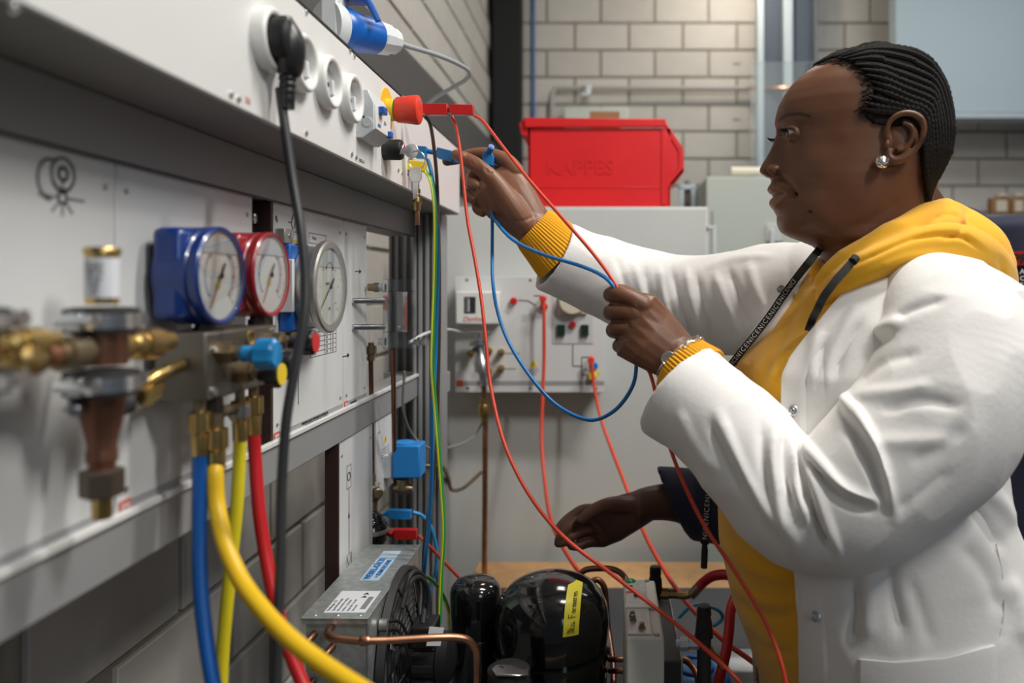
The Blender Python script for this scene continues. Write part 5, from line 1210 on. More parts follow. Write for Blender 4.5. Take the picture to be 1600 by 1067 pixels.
def pigment_shade(me, dark, pink):
    at = me.color_attributes.new('pigment_shade', 'FLOAT_COLOR', 'POINT'); n = len(me.vertices)
    c = np.ones((n, 4)); c[:, 0] = np.clip(dark, 0, 1); c[:, 1] = np.clip(pink, 0, 1); c[:, 2] = 0
    at.data.foreach_set('color', c.ravel())
m_coat = mat('coat_white_cotton', (0.80, 0.785, 0.765), 0.85, bump=0.14, bscale=170, sheen=0.1)
m_hood = mat('hoodie_yellow', (0.83, 0.42, 0.008), 0.9, bump=0.35, bscale=1500, sheen=0.3)
m_rib = mat('rib_yellow', (0.78, 0.37, 0.01), 0.9)
m_navy = mat('navy_fleece', (0.014, 0.016, 0.040), 0.9, bump=0.2, bscale=900, sheen=0.1)
m_hair = mat('hair_black', (0.010, 0.008, 0.007), 0.75, bump=1.0, bscale=1300, spec=0.25)
m_eye = mat('eye_white', (0.62, 0.58, 0.54), 0.15)
m_iris = mat('iris_dark', (0.02, 0.010, 0.006), 0.1)
m_string = mat('string_black', (0.01, 0.01, 0.011), 0.8)
m_white_ink = mat('ink_white', (0.62, 0.62, 0.60), 0.6)

# ---------------------------------------------------- head of the woman
Y0 = 1.0; U = Y0/FPX
FF = [(86, 1345), (88, 1335), (92, 1311), (98, 1290), (108, 1266), (120, 1249), (135, 1235), (150, 1225), (165, 1217.5), (180, 1213.5), (190, 1212), (200, 1212.5), (208, 1213.5), (216, 1211), (225, 1208), (236, 1203), (247, 1197), (256, 1191), (263, 1187.5), (268, 1187), (272, 1190), (276, 1199), (280, 1206), (286, 1205), (292, 1200.5), (297, 1199.5), (301, 1202), (304.5, 1209), (308, 1208), (312, 1203.5), (318, 1202), (323, 1204.5), (328, 1210), (333, 1212.5), (340, 1211), (347, 1211.5), (355, 1214), (362, 1219), (368, 1230), (373, 1243), (378, 1258), (384, 1272), (390, 1279), (398, 1283), (410, 1287), (430, 1292), (460, 1298)]
FB = [(86, 1345), (88, 1335), (92, 1311), (98, 1290), (108, 1266), (120, 1249), (135, 1235), (150, 1225), (165, 1217.5), (180, 1213.5), (190, 1212.5), (200, 1215), (208, 1218), (216, 1220), (236, 1220), (256, 1219), (268, 1218), (280, 1216), (292, 1215), (304.5, 1216), (318, 1215.5), (333, 1215.5), (347, 1215), (355, 1217), (362, 1221), (368, 1231), (373, 1243), (378, 1258), (384, 1272), (390, 1279), (398, 1283), (410, 1287), (430, 1292), (460, 1298)]
BB = [(86, 1382), (88, 1392), (92, 1412), (98, 1430), (108, 1444), (120, 1453), (135, 1461), (150, 1467), (165, 1470), (180, 1473), (209, 1476), (243, 1471), (265, 1460), (283, 1450), (300, 1444), (320, 1441), (340, 1441), (360, 1446), (400, 1460), (460, 1480)]
WW = [(86, .012), (88, .024), (92, .040), (98, .051), (108, .060), (120, .066), (140, .072), (165, .0755), (190, .0765), (210, .0755), (235, .074), (260, .0735), (280, .0725), (300, .070), (320, .067), (340, .063), (355, .060), (367, .0585), (380, .0585), (400, .060), (430, .064), (460, .07)]
NS = [(205, .0075), (225, .0085), (245, .0105), (258, .0145), (268, .0165), (276, .0150), (282, .016), (290, .022), (304, .0235), (318, .022), (330, .020)]
def ring_y(px, py, off=0.0):
    F, B, w_ = interp(FB, py), interp(BB, py), interp(WW, py)
    c = (F+B)/2; a = (B-F)/2; t = min(0.999, abs((px-c)/a)); return (w_+off)*(1-t**2.15)**(1/2.15)
def head_point(py, th, off=0.0, feat=True):
    F, B, w_ = interp(FB, py), interp(BB, py), interp(WW, py)
    c = (F+B)/2*U-CX*U; a = (B-F)/2*U
    ct, st = math.cos(th), math.sin(th); e = 2/2.15
    x = -(a+off)*math.copysign(abs(ct)**e, ct); y = (w_+off)*math.copysign(abs(st)**e, st)
    if feat and ct > 0 and 200 < py < 335:
        amp = (interp(FB, py)-interp(FF, py))*U
        s = interp(NS, py); x -= amp*math.exp(-(abs(y)/s)**2.6)
    return Vector((c+x, Y0+y, H+(CY-py)*U))
pys = list(np.concatenate([[86, 87, 88.5], np.arange(90, 110, 2.5), np.arange(110, 196, 4), np.arange(196, 372, 1.6), np.arange(372, 462, 4)]))
ths = list(np.linspace(0, 0.75, 44)**1.0)+list(np.linspace(0.75, PI-0.02, 46))[1:]
ths = ths+[PI]+[2*PI-t for t in ths[::-1] if t > 1e-6]
body = MB()
rows = [[head_point(py, th) for th in ths] for py in pys]
o_ = len(body.v); body.grid(rows, closed=True); nT = len(ths)
body.f.append(tuple(range(o_, o_+nT))); body.f.append(tuple(o_+(len(rows)-1)*nT+k for k in range(nT))[::-1])
def S(px, py, side, out=0.0):
    """point on the head's side; side -1 is the near side"""
    return Vector(((px-CX)*U, Y0+side*(ring_y(px, py)+out), H+(CY-py)*U))
for sd in (-1, 1):
    # ears
    ear = [((1354, 240), .002, .0030), ((1351, 226), .004, .0032), ((1354, 211), .006, .0034), ((1366, 201.5), .010, .0036), ((1381, 200.5), .014, .0038), ((1395, 208), .018, .0038), ((1400, 223), .019, .0036), ((1396, 241), .017, .0035), ((1387, 254), .013, .0038), ((1374, 263), .009, .0052), ((1362, 266), .006, .0056), ((1355, 260), .004, .0048), ((1356, 250), .003, .004)]
    body.tube([S(*p, sd, o) for p, o, r in ear], [r for p, o, r in ear], 12, 5)
    ant = [((1372, 212), .008, .0026), ((1384, 219), .012, .0030), ((1386, 234), .012, .0030), ((1378, 248), .009, .0032), ((1366, 252), .006, .0032)]
    body.tube([S(*p, sd, o) for p, o, r in ant], [r for p, o, r in ant], 10, 5)
    body.sphere(S(1352, 243, sd, .003), (.0045, .0045, .0055), 12, 8)
    v0 = [S(1358, 215, sd, -.004), S(1392, 212, sd, .004), S(1396, 238, sd, .004), S(1372, 262, sd, .001), S(1355, 250, sd, -.004)]
    body.sphere(S(1376, 232, sd, -.001), (.0200, .0075, .0260), 22, 14)
    # lid ball, nostril wing, brow, cheek
    body.sphere((((1233.5)-CX)*U, Y0+sd*.0300, H+(CY-215)*U), .0132, 26, 18)
    body.sphere(((1206.5-CX)*U, Y0+sd*.0125, H+(CY-267)*U), (.0100, .0068, .0078), 18, 12)
# torso core and neck
limb(body, [(1365, 360, 1.0, .056), (1372, 420, 1.0, .060), (1385, 520, 1.02, .10), (1385, 640, 1.02, .115)], 28)
limb(body, [(1255, 462, 1.17, .034), (1385, 470, 1.03, .07), (1490, 500, .90, .055)], 20)
# arms
limb(body, [(1255, 462, 1.18, .036), (1160, 470, 1.24, .044), (1075, 478, 1.27, .043), (970, 440, 1.23, .040), (890, 393, 1.19, .034), (845, 364, 1.18, .0295), (826, 350, 1.18, .029)], 22)
limb(body, [(1490, 510, .885, .055), (1430, 640, .84, .050), (1290, 790, .84, .044), (1190, 700, .875, .044), (1110, 620, .93, .038), (1070, 570, .96, .031), (1050, 552, .966, .030)], 22)
# far (right) hand, pinching the blue plug
palm(body, ([(838, 360, 1.18, .030, .025), (818, 338, 1.18, .036, .025), (796, 312, 1.183, .043, .024), (778, 288, 1.19, .044, .020), (770, 276, 1.195, .040, .014)], (0.72, 0, 0.69)))
for f in ([(822, 352, 1.160, .017), (800, 322, 1.155, .0185), (775, 286, 1.150, .0140), (757, 268, 1.150, .0120), (741, 256, 1.155, .0115), (726, 248, 1.163, .0105), (713, 242, 1.172, .0085)],
          [(806, 268, 1.185, .0135), (793, 253, 1.188, .0125), (772, 243, 1.195, .0108), (752, 240, 1.20, .0100), (734, 242, 1.205, .0092), (716, 248, 1.208, .0086), (698, 252, 1.206, .0075)],
          [(785, 272, 1.20, .0125), (762, 266, 1.215, .0110), (742, 272, 1.218, .0100), (737, 284, 1.205, .0095), (744, 291, 1.19, .0085)],
          [(782, 292, 1.20, .0120), (757, 287, 1.215, .0105), (738, 294, 1.214, .0098), (734, 306, 1.200, .0092), (742, 313, 1.188, .0082)],
          [(786, 315, 1.20, .0110), (764, 309, 1.21, .0095), (748, 315, 1.208, .0088), (746, 326, 1.197, .0082), (754, 332, 1.188, .0074)]):
    limb(body, f, 16, 5)
# near (left) hand, loose fist round the leads
palm(body, ([(1060, 560, .964, .032, .025), (1040, 545, .964, .037, .026), (1015, 525, .962, .043, .025), (994, 508, .962, .045, .021), (980, 502, .966, .041, .016)], (-0.50, 0.1, 0.86)))
for f in ([(1005, 478, .956, .0135), (985, 467, .956, .0125), (966, 460, .960, .0115), (954, 460, .972, .0098), (958, 464, .992, .0090), (972, 468, .998, .0080)],
          [(1000, 495, .955, .0130), (978, 488, .955, .0118), (959, 487, .962, .0108), (954, 489, .978, .0098), (962, 493, .997, .0088), (978, 496, .998, .0078)],
          [(1000, 518, .956, .0125), (980, 513, .957, .0112), (962, 514, .965, .0102), (958, 517, .980, .0094), (966, 520, .996, .0086), (980, 521, .996, .0076)],
          [(1005, 541, .960, .0115), (986, 537, .960, .0100), (970, 539, .968, .0092), (967, 541, .982, .0084), (974, 543, .994, .0078), (986, 543, .993, .007)],
          [(1045, 530, .985, .0180), (1022, 496, .990, .0155), (996, 472, .990, .0125), (974, 458, .985, .0110), (959, 455, .974, .0090)]):
    limb(body, f, 16, 5)
bme = voxel(body, 0.0014, 3, 0.5)
a, n = coords(bme); pr = proj(a)
lat = a[:, 1]-Y0; headm = (a[:, 2] > H+(CY-400)*U) & (a[:, 0] > (1180-CX)*U) & (np.abs(lat) < .12) & (a[:, 0] < (1500-CX)*U)
# orthographic "head" picture coordinates
hx = a[:, 0]/U+CX; hy = CY-(a[:, 2]-H)/U
pink = np.zeros(len(a)); dark = np.zeros(len(a))
for sd in (-1, 1):
    e0 = np.array([(1233.5-CX)*U, Y0+sd*.0300, H+(CY-215)*U]); d = a-e0; r = np.linalg.norm(d, axis=1)
    az = np.degrees(np.arctan2(sd*d[:, 1], -d[:, 0])); el = np.degrees(np.arcsin(np.clip(d[:, 2]/np.maximum(r, 1e-6), -1, 1)))
    t = (az+38)/108.0; sh = np.clip(4*t*(1-t), 0, 1)**0.6
    inn = headm & (r < .0160) & (r > .010) & (t > 0) & (t < 1) & (el < 17*sh+2) & (el > -15*sh-1)
    a[inn] = e0+d[inn]/r[inn][:, None]*.0105
    lid = headm & (r < .0165) & (r > .0118) & (t > -.05) & (t < 1.05) & (el >= 17*sh+2) & (el < 17*sh+11)
    dark[lid] = np.maximum(dark[lid], 0.45)
    # nostril
    q = np.array([(1203-CX)*U, Y0+sd*.0085, H+(CY-271.5)*U]); dd = (a-q)/np.array([.0062, .0040, .0034]); k = np.exp(-(dd**2).sum(1)**1.3)*headm
    a[:, 2] += k*.0062; a[:, 0] += k*.003; dark = np.maximum(dark, k*0.9)  # shade inside the nostril is put into the skin colour
    # nasolabial fold and mouth corner
    P2 = np.stack([hx, hy], 1)
    near = headm & (lat*sd > .006)
    for pts, amp, wd in (([(1211, 273), (1219, 284), (1227, 297), (1231, 312)], -.0030, 3.6), ([(1226, 305), (1232, 309)], -.0026, 3.5), ([(1222, 222), (1232, 226), (1242, 226)], -.0008, 2.5), ([(1254, 362), (1290, 366), (1330, 355), (1370, 325)], -.0012, 8)):
        dd_, s_ = polydist(P2[near], pts); a[near] += n[near]*(amp*np.exp(-(dd_/wd)**2))[:, None]
    for cx_, cy_, am, sg in ((1258, 262, .0030, 20), (1262, 335, .0028, 22), (1290, 225, .0012, 16), (1300, 300, .0015, 24), (1242, 208, -.0016, 9)):
        k = am*np.exp(-(((hx-cx_)**2+(hy-cy_)**2)/sg**2)); k = k*near; a += n*k[:, None]
    # eyebrow hair colour
    dd_, s_ = polydist(P2, [(1213, 192), (1222, 188), (1236, 190), (1248, 196)])
    bm = near & (lat*sd > .010) & (lat*sd < .062)
    dark[bm] = np.maximum(dark[bm], 0.85*np.exp(-(dd_[bm]/(3.6-1.8*s_[bm]))**4))
    # hairline stubble at temple
    dd_, s_ = polydist(P2, [(1276, 101), (1300, 118), (1318, 140), (1326, 165), (1318, 190), (1314, 205)])
    dark[near] = np.maximum(dark[near], 0.55*np.exp(-(dd_[near]/9)**2))
    dd_, s_ = polydist(P2, [(1398, 240), (1405, 270), (1412, 300), (1424, 325)])
    dark[near] = np.maximum(dark[near], 0.6*np.exp(-(dd_[near]/8)**2))
lipm = headm & (np.abs(lat) < .0275) & (a[:, 0] < (1229-CX)*U)
lw = 1-(np.abs(lat)/.0275)**2
up_ = lipm & (hy > 304-15*lw) & (hy < 306); lo_ = lipm & (hy >= 305) & (hy < 307+20*lw)
pink[up_] = 0.5; pink[lo_] = 0.8; ml_ = headm & (np.abs(lat) < .0225) & (a[:, 0] < (1228-CX)*U) & (np.abs(hy-305.5) < 1.6); dark[ml_] = 0.8  # lips tinted; the shade between them is painted as a dark line
dd_, s_ = polydist(pr, [(1266, 330), (1268, 331)]); mo = headm & (lat < -.02) & (dd_ < 2.6); dark[mo] = 0.9
# knuckle creases, finger nails
for c_, rad in (((724, 240, 1.155), 7.5), ((744, 286, 1.185), 6)):
    q = np.array(P(*c_)); m_ = (np.hypot(pr[:, 0]-c_[0], pr[:, 1]-c_[1]) < rad) & (a[:, 1] < c_[2]+.006); pink[m_] = 1.0
handm = (pr[:, 0] < 850)
pink[handm] = np.maximum(pink[handm], 0.40)
setco(bme, a)
folds(bme, [([(757, 262), (764, 270), (770, 268)], -.0012, 2.2), ([(735, 250), (741, 260)], -.0008, 2), ([(800, 345), (818, 345), (838, 335)], -.0008, 2.5), ([(790, 355), (806, 362)], -.0008, 2),
            ([(949, 474), (960, 475), (975, 476), (990, 480)], -.0022, 3.0), ([(951, 503), (965, 501), (978, 503)], -.0016, 3.0), ([(955, 529), (970, 527), (982, 528)], -.0014, 3.0), ([(960, 462), (961, 470)], -.0006, 2), ([(985, 482), (996, 478)], .0012, 6), ([(984, 507), (990, 505)], .001, 6)])
pigment_shade(bme, dark, pink)
zf = 0.0
woman = mobj('person', bme, m_skin, None, 'woman in white lab coat and yellow hoodie plugging in cables', 'person')
a, _n = coords(bme); base = Vector((0.36, 1.02, float(a[:, 2].min()))); setco(bme, a-np.array(base)); woman.location = base; WL[woman] = base

for sd in (-1, 1):
    e0 = Vector(((1233.5-CX)*U, Y0+sd*.0300, H+(CY-215)*U))
    part('eyeball', MB().sphere(e0, .0122, 28, 20), m_eye, woman)
    g = Vector((-1, -0.12, -0.10)).normalized(); u_, v_ = frame_of(g)
    part('iris', MB().lathe(e0, g, [(.0108, .0060), (.01195, .0054), (.0124, .0035), (.01255, .0005)], 24), m_iris, woman)
    mb = MB()
    for k in range(15):
        t = k/14; az = math.radians(-38+108*t); el = math.radians(17*(4*t*(1-t))**.6+2)
        d = Vector((-math.cos(az)*math.cos(el), sd*math.sin(az)*math.cos(el), math.sin(el)))
        p0 = e0+d*.0133; p1 = p0+d*.0045+Vector((-.003, 0, -.0015)); p2 = p1+d*.0018+Vector((-.001, 0, .0012))
        mb.tube([p0, p1, p2], [.00045, .0003, .0001], 5, 3)
    pts = []
    for k in range(13):
        t = k/12; az = math.radians(-38+108*t); el = math.radians(17*(4*t*(1-t))**.6+2.5)
        pts.append(e0+Vector((-math.cos(az)*math.cos(el), sd*math.sin(az)*math.cos(el), math.sin(el)))*.0134)
    mb.tube(pts, .0007, 6, 3); part('eyelashes', mb, m_hair, woman)
m_nail = mat('nail_pale', (0.42, 0.25, 0.18), 0.3)
part('fingernail', MB().sphere(P(723, 243, 1.1505), (.0052, .0016, .0040), 16, 10), m_nail, woman)
part('fingernail', MB().sphere(P(744, 289, 1.1775), (.0036, .0016, .0046), 16, 10), m_nail, woman)
# teeth hint
part('teeth', MB().sphere(((1221-CX)*U, Y0, H+(CY-306)*U), (.0075, .019, .0034), 24, 10), mat('teeth', (0.62, 0.58, 0.50), 0.3), woman)
# hair cap and cornrows
HX = [(84, 1285), (98, 1288), (108, 1292), (118, 1303), (130, 1316), (145, 1327), (160, 1333), (175, 1330), (190, 1321), (202, 1318), (212, 1330), (216, 1350), (220, 1388), (240, 1399), (262, 1405), (290, 1413), (315, 1423), (335, 1432), (345, 1460)]
hp = [y for y in pys if y < 345]; rows = []
for py in hp:
    row = []
    for th in ths:
        p = head_point(py, th, 0, False); x = p.x/U+CX; lt = abs(p.y-Y0)
        hxl = interp(HX, py)
        if py < 125: hxl = hxl-10+10*min(1, lt/.03)
        k = max(0.0, min(1.0, (x-hxl)/9.0+0.35)); row.append(head_point(py, th, -.0045+.0085*k, False))
    rows.append(row)
hair = part('hair', (lambda mb: (mb.grid(rows, closed=True), mb.f.append(tuple(range(nT))), mb)[2])(MB()), m_hair, woman)
tr = lambda L: [(1150+x/2.54, 60+y/2.54) for x, y in L]
BR = [tr(L) for L in (
    [(318, 112), (420, 66), (520, 52), (620, 54), (700, 76), (768, 128), (815, 210), (838, 300), (838, 400), (812, 500), (775, 590), (752, 660)],
    [(345, 118), (440, 84), (540, 70), (640, 82), (715, 112), (770, 170), (808, 260), (822, 360), (812, 460), (785, 560), (755, 640)],
    [(375, 122), (470, 100), (560, 100), (650, 122), (715, 158), (756, 215), (785, 310), (795, 410), (785, 500), (765, 590), (745, 645)],
    [(392, 138), (480, 130), (560, 146), (640, 170), (700, 196), (735, 250), (762, 340), (770, 440), (762, 530), (748, 620)],
    [(405, 158), (480, 166), (555, 192), (630, 216), (690, 238), (718, 290), (740, 380), (748, 470), (745, 560), (738, 640)],
    [(430, 188), (500, 205), (570, 236), (640, 258), (690, 276), (708, 330), (724, 420), (730, 510), (732, 600), (730, 650)],
    [(452, 222), (520, 250), (590, 280), (650, 298), (684, 318), (696, 380), (708, 460), (716, 540), (724, 640)],
    [(462, 262), (520, 284), (590, 312), (640, 326), (668, 350), (680, 420), (692, 500), (704, 580), (716, 645)],
    [(430, 300), (490, 322), (560, 334), (620, 342), (650, 372), (664, 440), (678, 520), (694, 590), (708, 650)],
    [(428, 335), (480, 346), (540, 350), (600, 356), (640, 400), (655, 470), (668, 550), (690, 620)])]
def resample(L, n=30):
    c = [tuple(q) for q in cat(L, 6)]; d = [0]
    for i in range(1, len(c)): d.append(d[-1]+math.hypot(c[i][0]-c[i-1][0], c[i][1]-c[i-1][1]))
    t = np.linspace(0, d[-1], n); return list(zip(np.interp(t, d, [q[0] for q in c]), np.interp(t, d, [q[1] for q in c]))), d[-1]
BRS = []; RB = [resample(L)[0] for L in BR]; NB = 14
for i in range(NB):
    s_ = i/(NB-1)*(len(BR)-1); k = min(int(s_), len(BR)-2); f = s_-k
    BRS.append([(p[0]*(1-f)+q[0]*f, p[1]*(1-f)+q[1]*f) for p, q in zip(RB[k], RB[k+1])])
for L in BRS:
    for sd in (-1, 1):
        pts, ln = resample(L, int(90)); mb = MB(); c = []; rr = []
        for j, (x, y) in enumerate(pts):
            yy = ring_y(x, max(y, 87)); F, B = interp(FB, y), interp(BB, y)
            xx = min(x, B+4); nrm = Vector(((xx-(F+B)/2)/((B-F)/2)*.075, sd*yy, 0.0))
            cz = Vector((0, 0, 0.25 if y < 120 else 0.0)); nrm = (nrm.normalized()+cz*3).normalized() if nrm.length > 1e-5 else Vector((0, 0, 1))
            t = j/len(pts); s_ = ln*t*U
            env = min(1, t*7+.25)*min(1, (1-t)*5+.4)
            c.append(Vector(((xx-CX)*U, Y0+sd*yy, H+(CY-y)*U))+nrm*.0040)
            rr.append((0.0036+0.0012*abs(math.sin(s_*PI/.0062)))*env)
        mb.tube(c, rr, 8, 1)
        b_ = part('braid', mb, m_hair, hair)
# fine short hairs along the forehead
mb = MB(); rs = random.Random(3)
for sd in (-1, 1):
    for k in range(420):
        t = rs.random(); q = cat([(1266, 106), (1290, 112), (1312, 130), (1324, 155), (1322, 180), (1314, 200)], 10); q = q[int(t*(len(q)-1))]
        x, y = q[0]+rs.uniform(-10, 10), q[1]+rs.uniform(-4, 6)
        if y < 90: continue
        p0 = S(x, y, sd, .0002); p1 = S(x+rs.uniform(3, 9), y+rs.uniform(-5, 2), sd, .0022)
        mb.tube([p0, p1], [.00028, .00012], 3, 1, caps=False)
part('edge_hairs', mb, m_hair, hair, kind='stuff')
# earring
q = S(1344, 268, -1, .0065)
er = part('earring', MB().sphere(q, (.0082, .0042, .0082), 20, 12), m_silver, woman, label='silver knot stud earring')
for k in range(4):
    a_ = k*PI/4; mb = MB().torus(q+Vector((0, -.0015, 0)), (math.cos(a_)*.8, -.6, math.sin(a_)*.8), .0064, .0012, 24, 6); part('earring_strand', mb, m_silver, er)

# ---------------------------------------------------- torso tables
fd = Vector((-.96, -.27, 0)).normalized(); ld = Vector((.27, -.96, 0)).normalized()
YT = 1.02
HT = {'c': [(395, 1385), (450, 1392), (500, 1385), (570, 1350), (650, 1338), (750, 1330), (850, 1332), (950, 1344), (1067, 1380), (1250, 1390)],
      'a': [(392, .030), (398, .060), (420, .090), (450, .120), (500, .146), (570, .160), (650, .170), (750, .172), (850, .172), (950, .164), (1067, .155), (1250, .15)],
      'b': [(392, .040), (398, .070), (420, .115), (450, .150), (500, .175), (570, .180), (650, .185), (950, .19), (1250, .19)],
      'back': [(392, .030), (398, .055), (420, .085), (450, .110), (570, .130), (650, .135), (850, .15), (1250, .15)]}
def tor(py, ph, tab, off=0.0):
    cx = interp(tab['c'], py); C = P(cx, py, YT); a_ = interp(tab['a'] if math.cos(ph) > 0 else tab['back'], py)+off; b_ = interp(tab['b'], py)+off
    return C+fd*a_*math.cos(ph)+ld*b_*math.sin(ph)
def pxof(v): return CX+FPX*v.x/v.y, CY-FPX*(v.z-H)/v.y
def solve(tab, px, py, off=0.0):
    """angle on the camera's side of the ring at which the point shows at column px"""
    best = None; p0 = None
    angs = [math.radians(-75+k*1.0) for k in range(190)]
    xs = [pxof(tor(py, t, tab, off))[0] for t in angs]; i0 = int(np.argmin(xs))
    for i in range(i0, len(xs)-1):
        if xs[i+1] >= px: 
            f = (px-xs[i])/(xs[i+1]-xs[i]+1e-9); return angs[i]+max(0, f)*(angs[i+1]-angs[i])
    return angs[-1]
def onbody(tab, px, py, off):
    """point of the surface that the photo shows at px, py (z follows the real depth)"""
    yy = py
    for _ in range(6):
        t = solve(tab, px, yy, off); q = tor(yy, t, tab, off); yy += py-pxof(q)[1]
    return q
rows = []
tp = list(np.arange(392, 470, 5))+list(np.arange(470, 1260, 10)); NH = 120
for py in tp: rows.append([tor(py, 2*PI*k/NH, HT) for k in range(NH)])
mb = MB(); mb.grid(rows, closed=True); mb.f.append(tuple(range(NH))[::-1]); mb.f.append(tuple((len(rows)-1)*NH+k for k in range(NH)))
me = voxel(mb, .004, 2); 
folds(me, [([(1130, 850), (1180, 890), (1240, 905)], .003, 9), ([(1140, 930), (1190, 960), (1245, 965)], -.003, 8), ([(1135, 905), (1180, 935), (1245, 945)], .003, 9), ([(1160, 990), (1200, 1015), (1245, 1020)], -.003, 8),
           ([(1255, 450), (1225, 520), (1190, 600)], -.003, 9), ([(1235, 545), (1215, 560), (1210, 600)], .004, 6), ([(1175, 560), (1160, 610), (1150, 650)], -.003, 8)])
crumple(me, .0018, 22, 3)
hoodie = mobj('hoodie', me, m_hood, woman)
# hood
mb = MB()
limb(mb, [(1284, 440, .955, .010), (1300, 424, .945, .013), (1335, 400, .930, .015), (1375, 378, .922, .016), (1415, 356, .935, .016), (1450, 338, .965, .0165), (1474, 333, 1.01, .017), (1462, 338, 1.06, .017), (1400, 360, 1.09, .016), (1330, 392, 1.085, .014), (1288, 412, 1.04, .012), (1278, 424, 1.0, .010)], 16)
limb(mb, [(1290, 462, .945, .012), (1325, 436, .920, .018), (1375, 408, .905, .021), (1430, 388, .905, .022), (1480, 380, .915, .024), (1520, 392, .93, .026), (1548, 420, .955, .026), (1558, 440, .99, .024), (1550, 430, 1.06, .026), (1490, 395, 1.12, .026), (1400, 400, 1.13, .022), (1310, 420, 1.10, .018), (1276, 432, 1.03, .012)], 18)
limb(mb, [(1440, 370, .955, .026), (1475, 350, .985, .026), (1480, 335, 1.0, .018), (1490, 350, 1.02, .028), (1525, 385, 1.0, .036), (1545, 415, .99, .032)], 18)
limb(mb, [(1480, 325, .99, .0105), (1477, 322, 1.01, .011), (1462, 326, 1.04, .011)], 14)
limb(mb, [(1310, 440, 1.0, .03), (1400, 410, 1.0, .05), (1500, 400, 1.0, .045)], 18)
me = voxel(mb, .0028, 6)
folds(me, [([(1320, 420), (1380, 392), (1440, 368), (1500, 368), (1540, 395)], -.006, 4.5), ([(1350, 427), (1420, 402), (1480, 396), (1530, 412)], .003, 5), ([(1505, 345), (1500, 365), (1470, 372)], -.003, 4),
           ([(1300, 432), (1350, 405), (1400, 385), (1445, 362)], .002, 5), ([(1455, 345), (1480, 335), (1500, 340)], -.002, 4), ([(1560, 400), (1566, 425), (1560, 440)], -.003, 5)])
crumple(me, .0015, 40, 5)
mobj('hood', me, m_hood, hoodie)
# ribbed cuffs
def ribcuff(c0, c1, r0, r1, up, n=56, fl=1.0):
    c0, c1 = Vector(c0), Vector(c1); d = (c1-c0).normalized(); up = Vector(up); u = (up-d*up.dot(d)).normalized(); v = d.cross(u); rows = []
    L = (c1-c0).length
    for t, dr in ((0, -.004), (0, 0), (.15, .0012), (.5, .001), (.85, .0012), (1, 0), (1, -.004)):
        c = c0+d*L*t; r_ = r0+(r1-r0)*t+dr
        rows.append([c+(u*math.cos(2*PI*k/(n*4))*fl+v*math.sin(2*PI*k/(n*4)))*(r_+(.0007*math.cos(2*PI*k/4) if -.002 < dr else 0)) for k in range(n*4)])
    mb = MB(); mb.grid(rows[1:-1], closed=True); o = len(mb.v); mb.grid(rows[-2:], closed=True); mb.grid(rows[:2], closed=True)
    return mb
part('cuff', ribcuff(P(832, 354, 1.18), P(878, 398, 1.19), .0335, .046, (-.6, 0, .8), fl=1.1), m_rib, hoodie)
part('cuff', ribcuff(P(1062, 571, .962), P(1092, 596, .945), .0405, .046, (.6, 0, .8)), m_rib, hoodie)
# drawstrings
def strap(name, pts, wd, parent, m, txt=None, size=.006, t0=0):
    q = [Vector(t) for t in cat([tuple(p) for p in pts], 8)]
    wdirs = []
    for i, p in enumerate(q):
        d = (q[min(i+1, len(q)-1)]-q[max(i-1, 0)]).normalized(); view = (Vector((0, 0, H))-p).normalized(); wdirs.append(d.cross(view).normalized())
    o = part(name, MB().ribbon(q, wdirs, wd, .0018), m, parent, bev=.0004)
    if txt:
        L = [0]
        for i in range(1, len(q)): L.append(L[-1]+(q[i]-q[i-1]).length)
        s = t0; k = 0; step = size*.78
        while s < L[-1]-step:
            i = int(np.searchsorted(L, s))-1; i = max(0, min(i, len(q)-2)); f = (s-L[i])/max(L[i+1]-L[i], 1e-6); p = q[i].lerp(q[i+1], f)
            d = (q[i+1]-q[i]).normalized(); w_ = wdirs[i]; nn = d.cross(w_)
            view = (Vector((0, 0, H))-p).normalized()
            if nn.dot(view) < 0: nn = -nn
            xd = -d; yd = nn.cross(xd)
            text(txt[::-1][k % len(txt)], size, p+nn*.0010, xd, yd, m_white_ink, o, align='CENTER', name='printed_letter')
            c0_, c1_ = txt[::-1][k % len(txt)], txt[::-1][(k+1) % len(txt)]; wd_ = {'N': .80, 'I': .36, 'C': .72, 'E': .66}; s += size*(wd_[c0_]+wd_[c1_])/2*1.08; k += 1
    return o
pts = [P(1336, 404, .892), P(1322, 420, .885), P(1303, 442, .880), P(1287, 464, .880), P(1277, 484, .885)]+[onbody(HT, x, y, .010) for x, y in ((1269, 500), (1263, 517))]
strap('drawstring', pts, .0095, hoodie, m_string)
part('string_tip', MB().tube([P(1337, 403, .893), P(1332, 409, .889)], .0055, 10, 1), m_string, hoodie)
pts = [P(1281, 389, .99), P(1262, 412, .955)]+[onbody(HT, x, y, .016) for x, y in ((1240, 440), (1222, 465), (1205, 490), (1182, 520), (1158, 550), (1138, 577))]
pts += [P(1122, 610, .90), P(1112, 680, .905), P(1108, 740, .915), P(1105, 790, .92), P(1101, 850, .925)]
strap('drawstring', pts, .0100, hoodie, m_string, 'NICE', .0085, .115)
part('string_tip', MB().tube([P(1101, 850, .925), P(1101, 860, .925), P(1100, 887, .925)], [.0032, .0040, .0040], 12, 1), m_string, hoodie)

